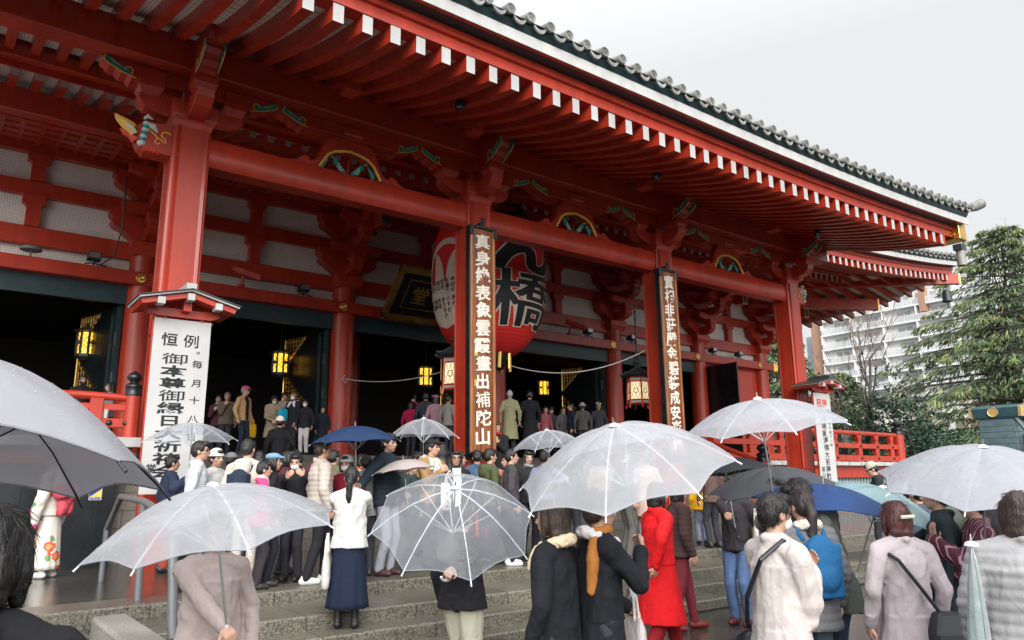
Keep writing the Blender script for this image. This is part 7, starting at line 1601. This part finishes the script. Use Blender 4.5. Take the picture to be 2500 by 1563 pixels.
W = person(3.889, 2.638, 0.000, 1.60, 1.302, 'person in long off white coat and face mask with black shoulder strap', group='people in the front rows', top='kimono', length=0.62, tcol=(0.5, 0.45, 0.43), bot='longskirt', bcol=(0.6, 0.56, 0.55), mask=True, hair='short', glasses=True, lh=(0.05, -0.24, 1.3), rh=(-0.02, -0.22, 1.28), wide=1.12, bell=0.06, skin=0.2)
m = MB(); m.tube([W @ Vector(p) for p in ((-0.13, -0.10, 1.42), (-0.12, 0.04, 1.49), (-0.06, 0.165, 1.38), (0.08, 0.175, 1.15), (0.19, 0.10, 0.98), (0.23, 0.0, 0.9))], 0.014, 6); SB = empty('shoulder_bag', W @ Vector((0.24, 0.05, 0.62)), 'black shoulder bag of the person in the long off white coat', 'bag', 'bags carried by visitors'); m.build('strap', BLK, SB); m = MB(); m.ball(W @ Vector((0.27, 0.02, 0.78)), (0.09, 0.12, 0.13), 12, 8); m.build('bag_body', BLK, SB, smooth=True)
W = person(5.098, 3.198, 0.000, 1.60, 2.663, 'woman in grey padded jacket seen from behind under the blue umbrella', group='people in the front rows', tcol=(0.14, 0.14, 0.15), puff=True, bcol=(0.1, 0.13, 0.17), hair='pony', hcol=(0.03, 0.02, 0.02), collar=(0.62, 0.56, 0.48), length=0.12)
rucksack(W, 'blue backpack on the woman in the grey padded jacket', (0.012, 0.10, 0.24), 1.20, 1.15)
W = person(5.553, 3.238, 0.000, 1.72, 3.885, 'man in grey green hooded coat bowing under the blue umbrella', group='people in the front rows', tcol=(0.085, 0.09, 0.085), hood=True, bcol=(0.018, 0.035, 0.06), lean=0.28, head=(0.35, 0.1), scarf='check', bulk=1.12, length=0.1, lh=(0.1, -0.35, 1.15), rh=(-0.257, -0.09, 0.893), curl=(0.9, 0.9))
umbrella((6.495, 3.303, 1.641), (0.175, -0.310, 0.935), 0.62, 0.22, 'light teal umbrella in front of the vented veranda base', vinyl('light_teal_umbrella', (0.42, 0.62, 0.66), 0.72), grip=0.85, spin=0.1)
W = person(5.079, 2.506, 0.000, 1.53, 2.576, 'woman in mauve grey coat with hair clip seen from behind', group='people in the front rows', top='coat', length=0.34, tcol=(0.36, 0.315, 0.335), bot='longskirt', bcol=(0.02, 0.045, 0.055), hair='bob', hcol=(0.06, 0.016, 0.014), bell=0.05, wide=1.06)
m = MB(); m.tube([W @ Vector(p) for p in ((0.16, -0.02, 1.44), (0.12, 0.15, 1.36), (0.0, 0.18, 1.18), (-0.12, 0.17, 1.02))], 0.012, 6); SB = empty('shoulder_bag', W @ Vector((-0.2, 0.16, 0.66)), 'black leather bag on the woman in the mauve grey coat', 'bag', 'bags carried by visitors'); m.build('strap', BLK, SB); m = MB(); sq(m, 0, 0, [((0.15, 0.06), 0.0), ((0.175, 0.075), 0.06), ((0.16, 0.07), 0.22), ((0.12, 0.05), 0.36)]); m.v = [tuple(W @ Vector((a - 0.19, b + 0.20, c + 0.66))) for a, b, c in m.v]; m.build('bag_body', BLK, SB, bevel=0.015); m = MB(); m.tube([W @ Vector((-0.06, 0.105, 1.66)), W @ Vector((0.04, 0.11, 1.655))], 0.012, 6); tag(m.build('hair_clip', mat('cream_clip', (0.65, 0.55, 0.4), 0.4)), 'cream hair clip in the hair of the woman in mauve', 'hair clip')
W = person(6.326, 2.779, 0.000, 1.66, 3.536, 'person in dark teal black coat walking behind the mauve coat', group='people in the front rows', top='coat', length=0.3, tcol=(0.012, 0.022, 0.026), bcol=(0.01, 0.013, 0.016), shoe=(0.5, 0.5, 0.5), feet=((0.1, -0.2, 0), (-0.1, 0.2, 0.02)), rh=(-0.335, -0.723, 0.935), curl=(0.9, 0.9))
umbrella((5.577, 2.127, 1.913), (-0.202, -0.185, 0.962), 0.66, 0.25, 'grey lavender umbrella at the right edge', PALE, grip=0.85, spin=0.25, rib=WRIB)
W = person(6.321, 2.526, 0.000, 1.60, 3.798, 'person in plum striped kimono praying with joined hands', group='people in the front rows', top='kimono', tcol=(0.1, 0.015, 0.04), pattern='stripes', bot='hakama', bcol=(0.22, 0.22, 0.21), lh=(0.02, -0.32, 1.33), rh=(-0.02, -0.32, 1.33), hdir={1: (0, -0.2, 1), -1: (0, -0.2, 1)}, curl=(0.03, 0.03), glasses=True, skin=0.2)
W = person(4.621, 1.632, 0.000, 1.60, 1.965, 'person in big light grey padded coat at the right edge', group='people in the front rows', top='coat', length=0.3, tcol=(0.3, 0.3, 0.31), puff=True, bot='longskirt', bcol=(0.22, 0.17, 0.19), hair='bob', hcol=(0.035, 0.018, 0.014), bulk=1.2, wide=1.12, rh=(0.176, -1.372, 1.24), curl=(0.9, 0.9))
umbrella((4.363, 1.785, 1.374), (0.040, -0.030, 0.999), 0.06, 0.62, 'folded pale green umbrella hanging at right', vinyl('pale_green_umbrella', (0.50, 0.62, 0.60), 0.9), grip=0.75, group='folded umbrellas carried')
W = person(13.116, 6.749, 0.300, 1.66, 3.711, 'man in grey beanie, glasses and black jacket checking his camera', group='distant crowd at the right', tcol=(0.016, 0.026, 0.026), hat='beanie', hatcol=(0.42, 0.38, 0.32), glasses=True, head=(0.45, 0), lh=(0.05, -0.3, 1.15), rh=(-0.05, -0.3, 1.15))
pb = W @ Vector((0.0, -0.38, 1.16)); CMR = empty('camera', pb, 'small black camera held by the man in the grey beanie', 'camera'); m = MB(); m.box(-0.06, 0.06, -0.03, 0.03, -0.04, 0.04); m.v = [tuple(pb + Vector(v)) for v in m.v]; m.build('camera_body', BLK, CMR, bevel=0.006); m = MB(); m.lathe([(0.03, 0), (0.032, 0.05)], (pb.x, pb.y - 0.03, pb.z), 12, 'y'); m.build('lens', M_steel(), CMR)
W = person(32.805, 18.147, 2.430, 1.62, 3.012, 'dark haired person on the veranda behind the right balustrade', group='distant crowd at the right', tcol=(0.16, 0.17, 0.15), hair='bob')
W = person(10.625, 5.042, 0.000, 1.60, 1.616, 'person in white wide hat beyond the light teal umbrella', group='distant crowd at the right', tcol=(0.4, 0.36, 0.33), hat='bucket', hatcol=(0.7, 0.7, 0.68))
W = person(13.261, 5.996, 0.000, 1.62, -0.129, 'person in orange brown top in the right hand crowd', group='distant crowd at the right', tcol=(0.38, 0.16, 0.06), hair='bob')
W = person(9.905, 4.303, 0.000, 1.66, -0.653, 'person in beige cap and olive coat in the right crowd', group='distant crowd at the right', tcol=(0.1, 0.11, 0.085), hat='cap', hatcol=(0.42, 0.36, 0.28))
W = person(8.753, 3.636, 0.000, 1.66, 2.663, 'dark haired person in green grey coat behind the praying person', group='distant crowd at the right', tcol=(0.085, 0.1, 0.085), glasses=True)
W = person(12.743, 5.105, 0.000, 1.68, 0.394, 'person in dark pink scarf in the right crowd', group='distant crowd at the right', tcol=(0.08, 0.05, 0.06), scarf=(0.4, 0.07, 0.12))
W = person(8.627, 3.217, 0.000, 1.66, 2.314, 'dark haired person in black jacket near the right edge', group='distant crowd at the right', tcol=(0.02, 0.018, 0.022), hair='short')
W = person(10.983, 3.870, 0.000, 1.64, 0.045, 'person in grey anorak under the lavender umbrella edge', group='distant crowd at the right', tcol=(0.2, 0.2, 0.21), hat='beanie', hatcol=(0.08, 0.08, 0.1))
W = person(15.788, 6.005, 0.000, 1.66, 3.536, 'person in teal jacket far back at right', group='distant crowd at the right', tcol=(0.03, 0.1, 0.11))
W = person(16.294, 6.907, 0.000, 1.64, 1.267, 'person in white jacket far back at right', group='distant crowd at the right', tcol=(0.5, 0.5, 0.5), hair='bob')
W = person(3.558, 11.693, 0.556, 1.60, 2.314, 'visitor in maroon jacket and grey cap behind the cream hooded jacket', group='visitors on the stairs and landing', tcol=(0.12, 0.015, 0.025), hat='cap', hatcol=(0.2, 0.2, 0.21))
W = person(4.109, 12.046, 0.556, 1.66, 2.663, 'visitor in charcoal coat with long hair near the upper stairs', group='visitors on the stairs and landing', top='coat', length=0.3, tcol=(0.05, 0.05, 0.055), hair='long')
W = person(4.961, 11.141, 0.556, 1.64, 2.140, 'man in olive brown jacket below the navy umbrella rim', group='visitors on the stairs and landing', tcol=(0.13, 0.11, 0.06), skin=0.25)
W = person(5.580, 11.443, 0.556, 1.60, 0.394, 'woman in rust scarf and cream coat below the navy umbrella', group='visitors on the stairs and landing', top='coat', length=0.3, tcol=(0.4, 0.36, 0.3), scarf=(0.32, 0.09, 0.03), hair='bob')
W = person(7.331, 10.627, 0.556, 1.66, 2.576, 'visitor in denim blue jacket at the foot of the plaque pillar', group='visitors on the stairs and landing', tcol=(0.06, 0.1, 0.17))
W = person(7.892, 9.945, 0.556, 1.62, -0.304, 'woman in grey muffler and black top right of the salmon sweater', group='visitors on the stairs and landing', tcol=(0.02, 0.02, 0.024), scarf=(0.25, 0.25, 0.26), hair='long')
W = person(8.161, 9.226, 0.556, 1.66, 1.965, 'visitor in dark green jacket behind the largest milky umbrella', group='visitors on the stairs and landing', tcol=(0.02, 0.05, 0.035))
W = person(9.010, 9.353, 0.556, 1.60, 2.663, 'visitor in light tan jacket behind the couple in black', group='visitors on the stairs and landing', tcol=(0.34, 0.25, 0.16), hair='bob')
W = person(8.573, 8.399, 0.556, 1.64, 1.267, 'visitor in navy sweater beyond the red coat', group='visitors on the stairs and landing', tcol=(0.02, 0.03, 0.07), bcol=(0.12, 0.11, 0.1))
W = person(11.012, 7.704, 0.000, 1.66, 2.314, 'visitor in brown leather jacket before the far right pillar', group='visitors on the stairs and landing', tcol=(0.12, 0.05, 0.025))
W = person(8.243, 5.308, 0.000, 1.62, 3.012, 'visitor in plum coat behind the couple under the blue umbrella', group='visitors on the stairs and landing', top='coat', length=0.3, tcol=(0.1, 0.03, 0.07), hair='bob')
W = person(7.990, 3.701, 0.000, 1.64, 2.663, 'visitor in slate blue parka beyond the dark teal coat', group='distant crowd at the right', tcol=(0.06, 0.08, 0.11), hood=True)
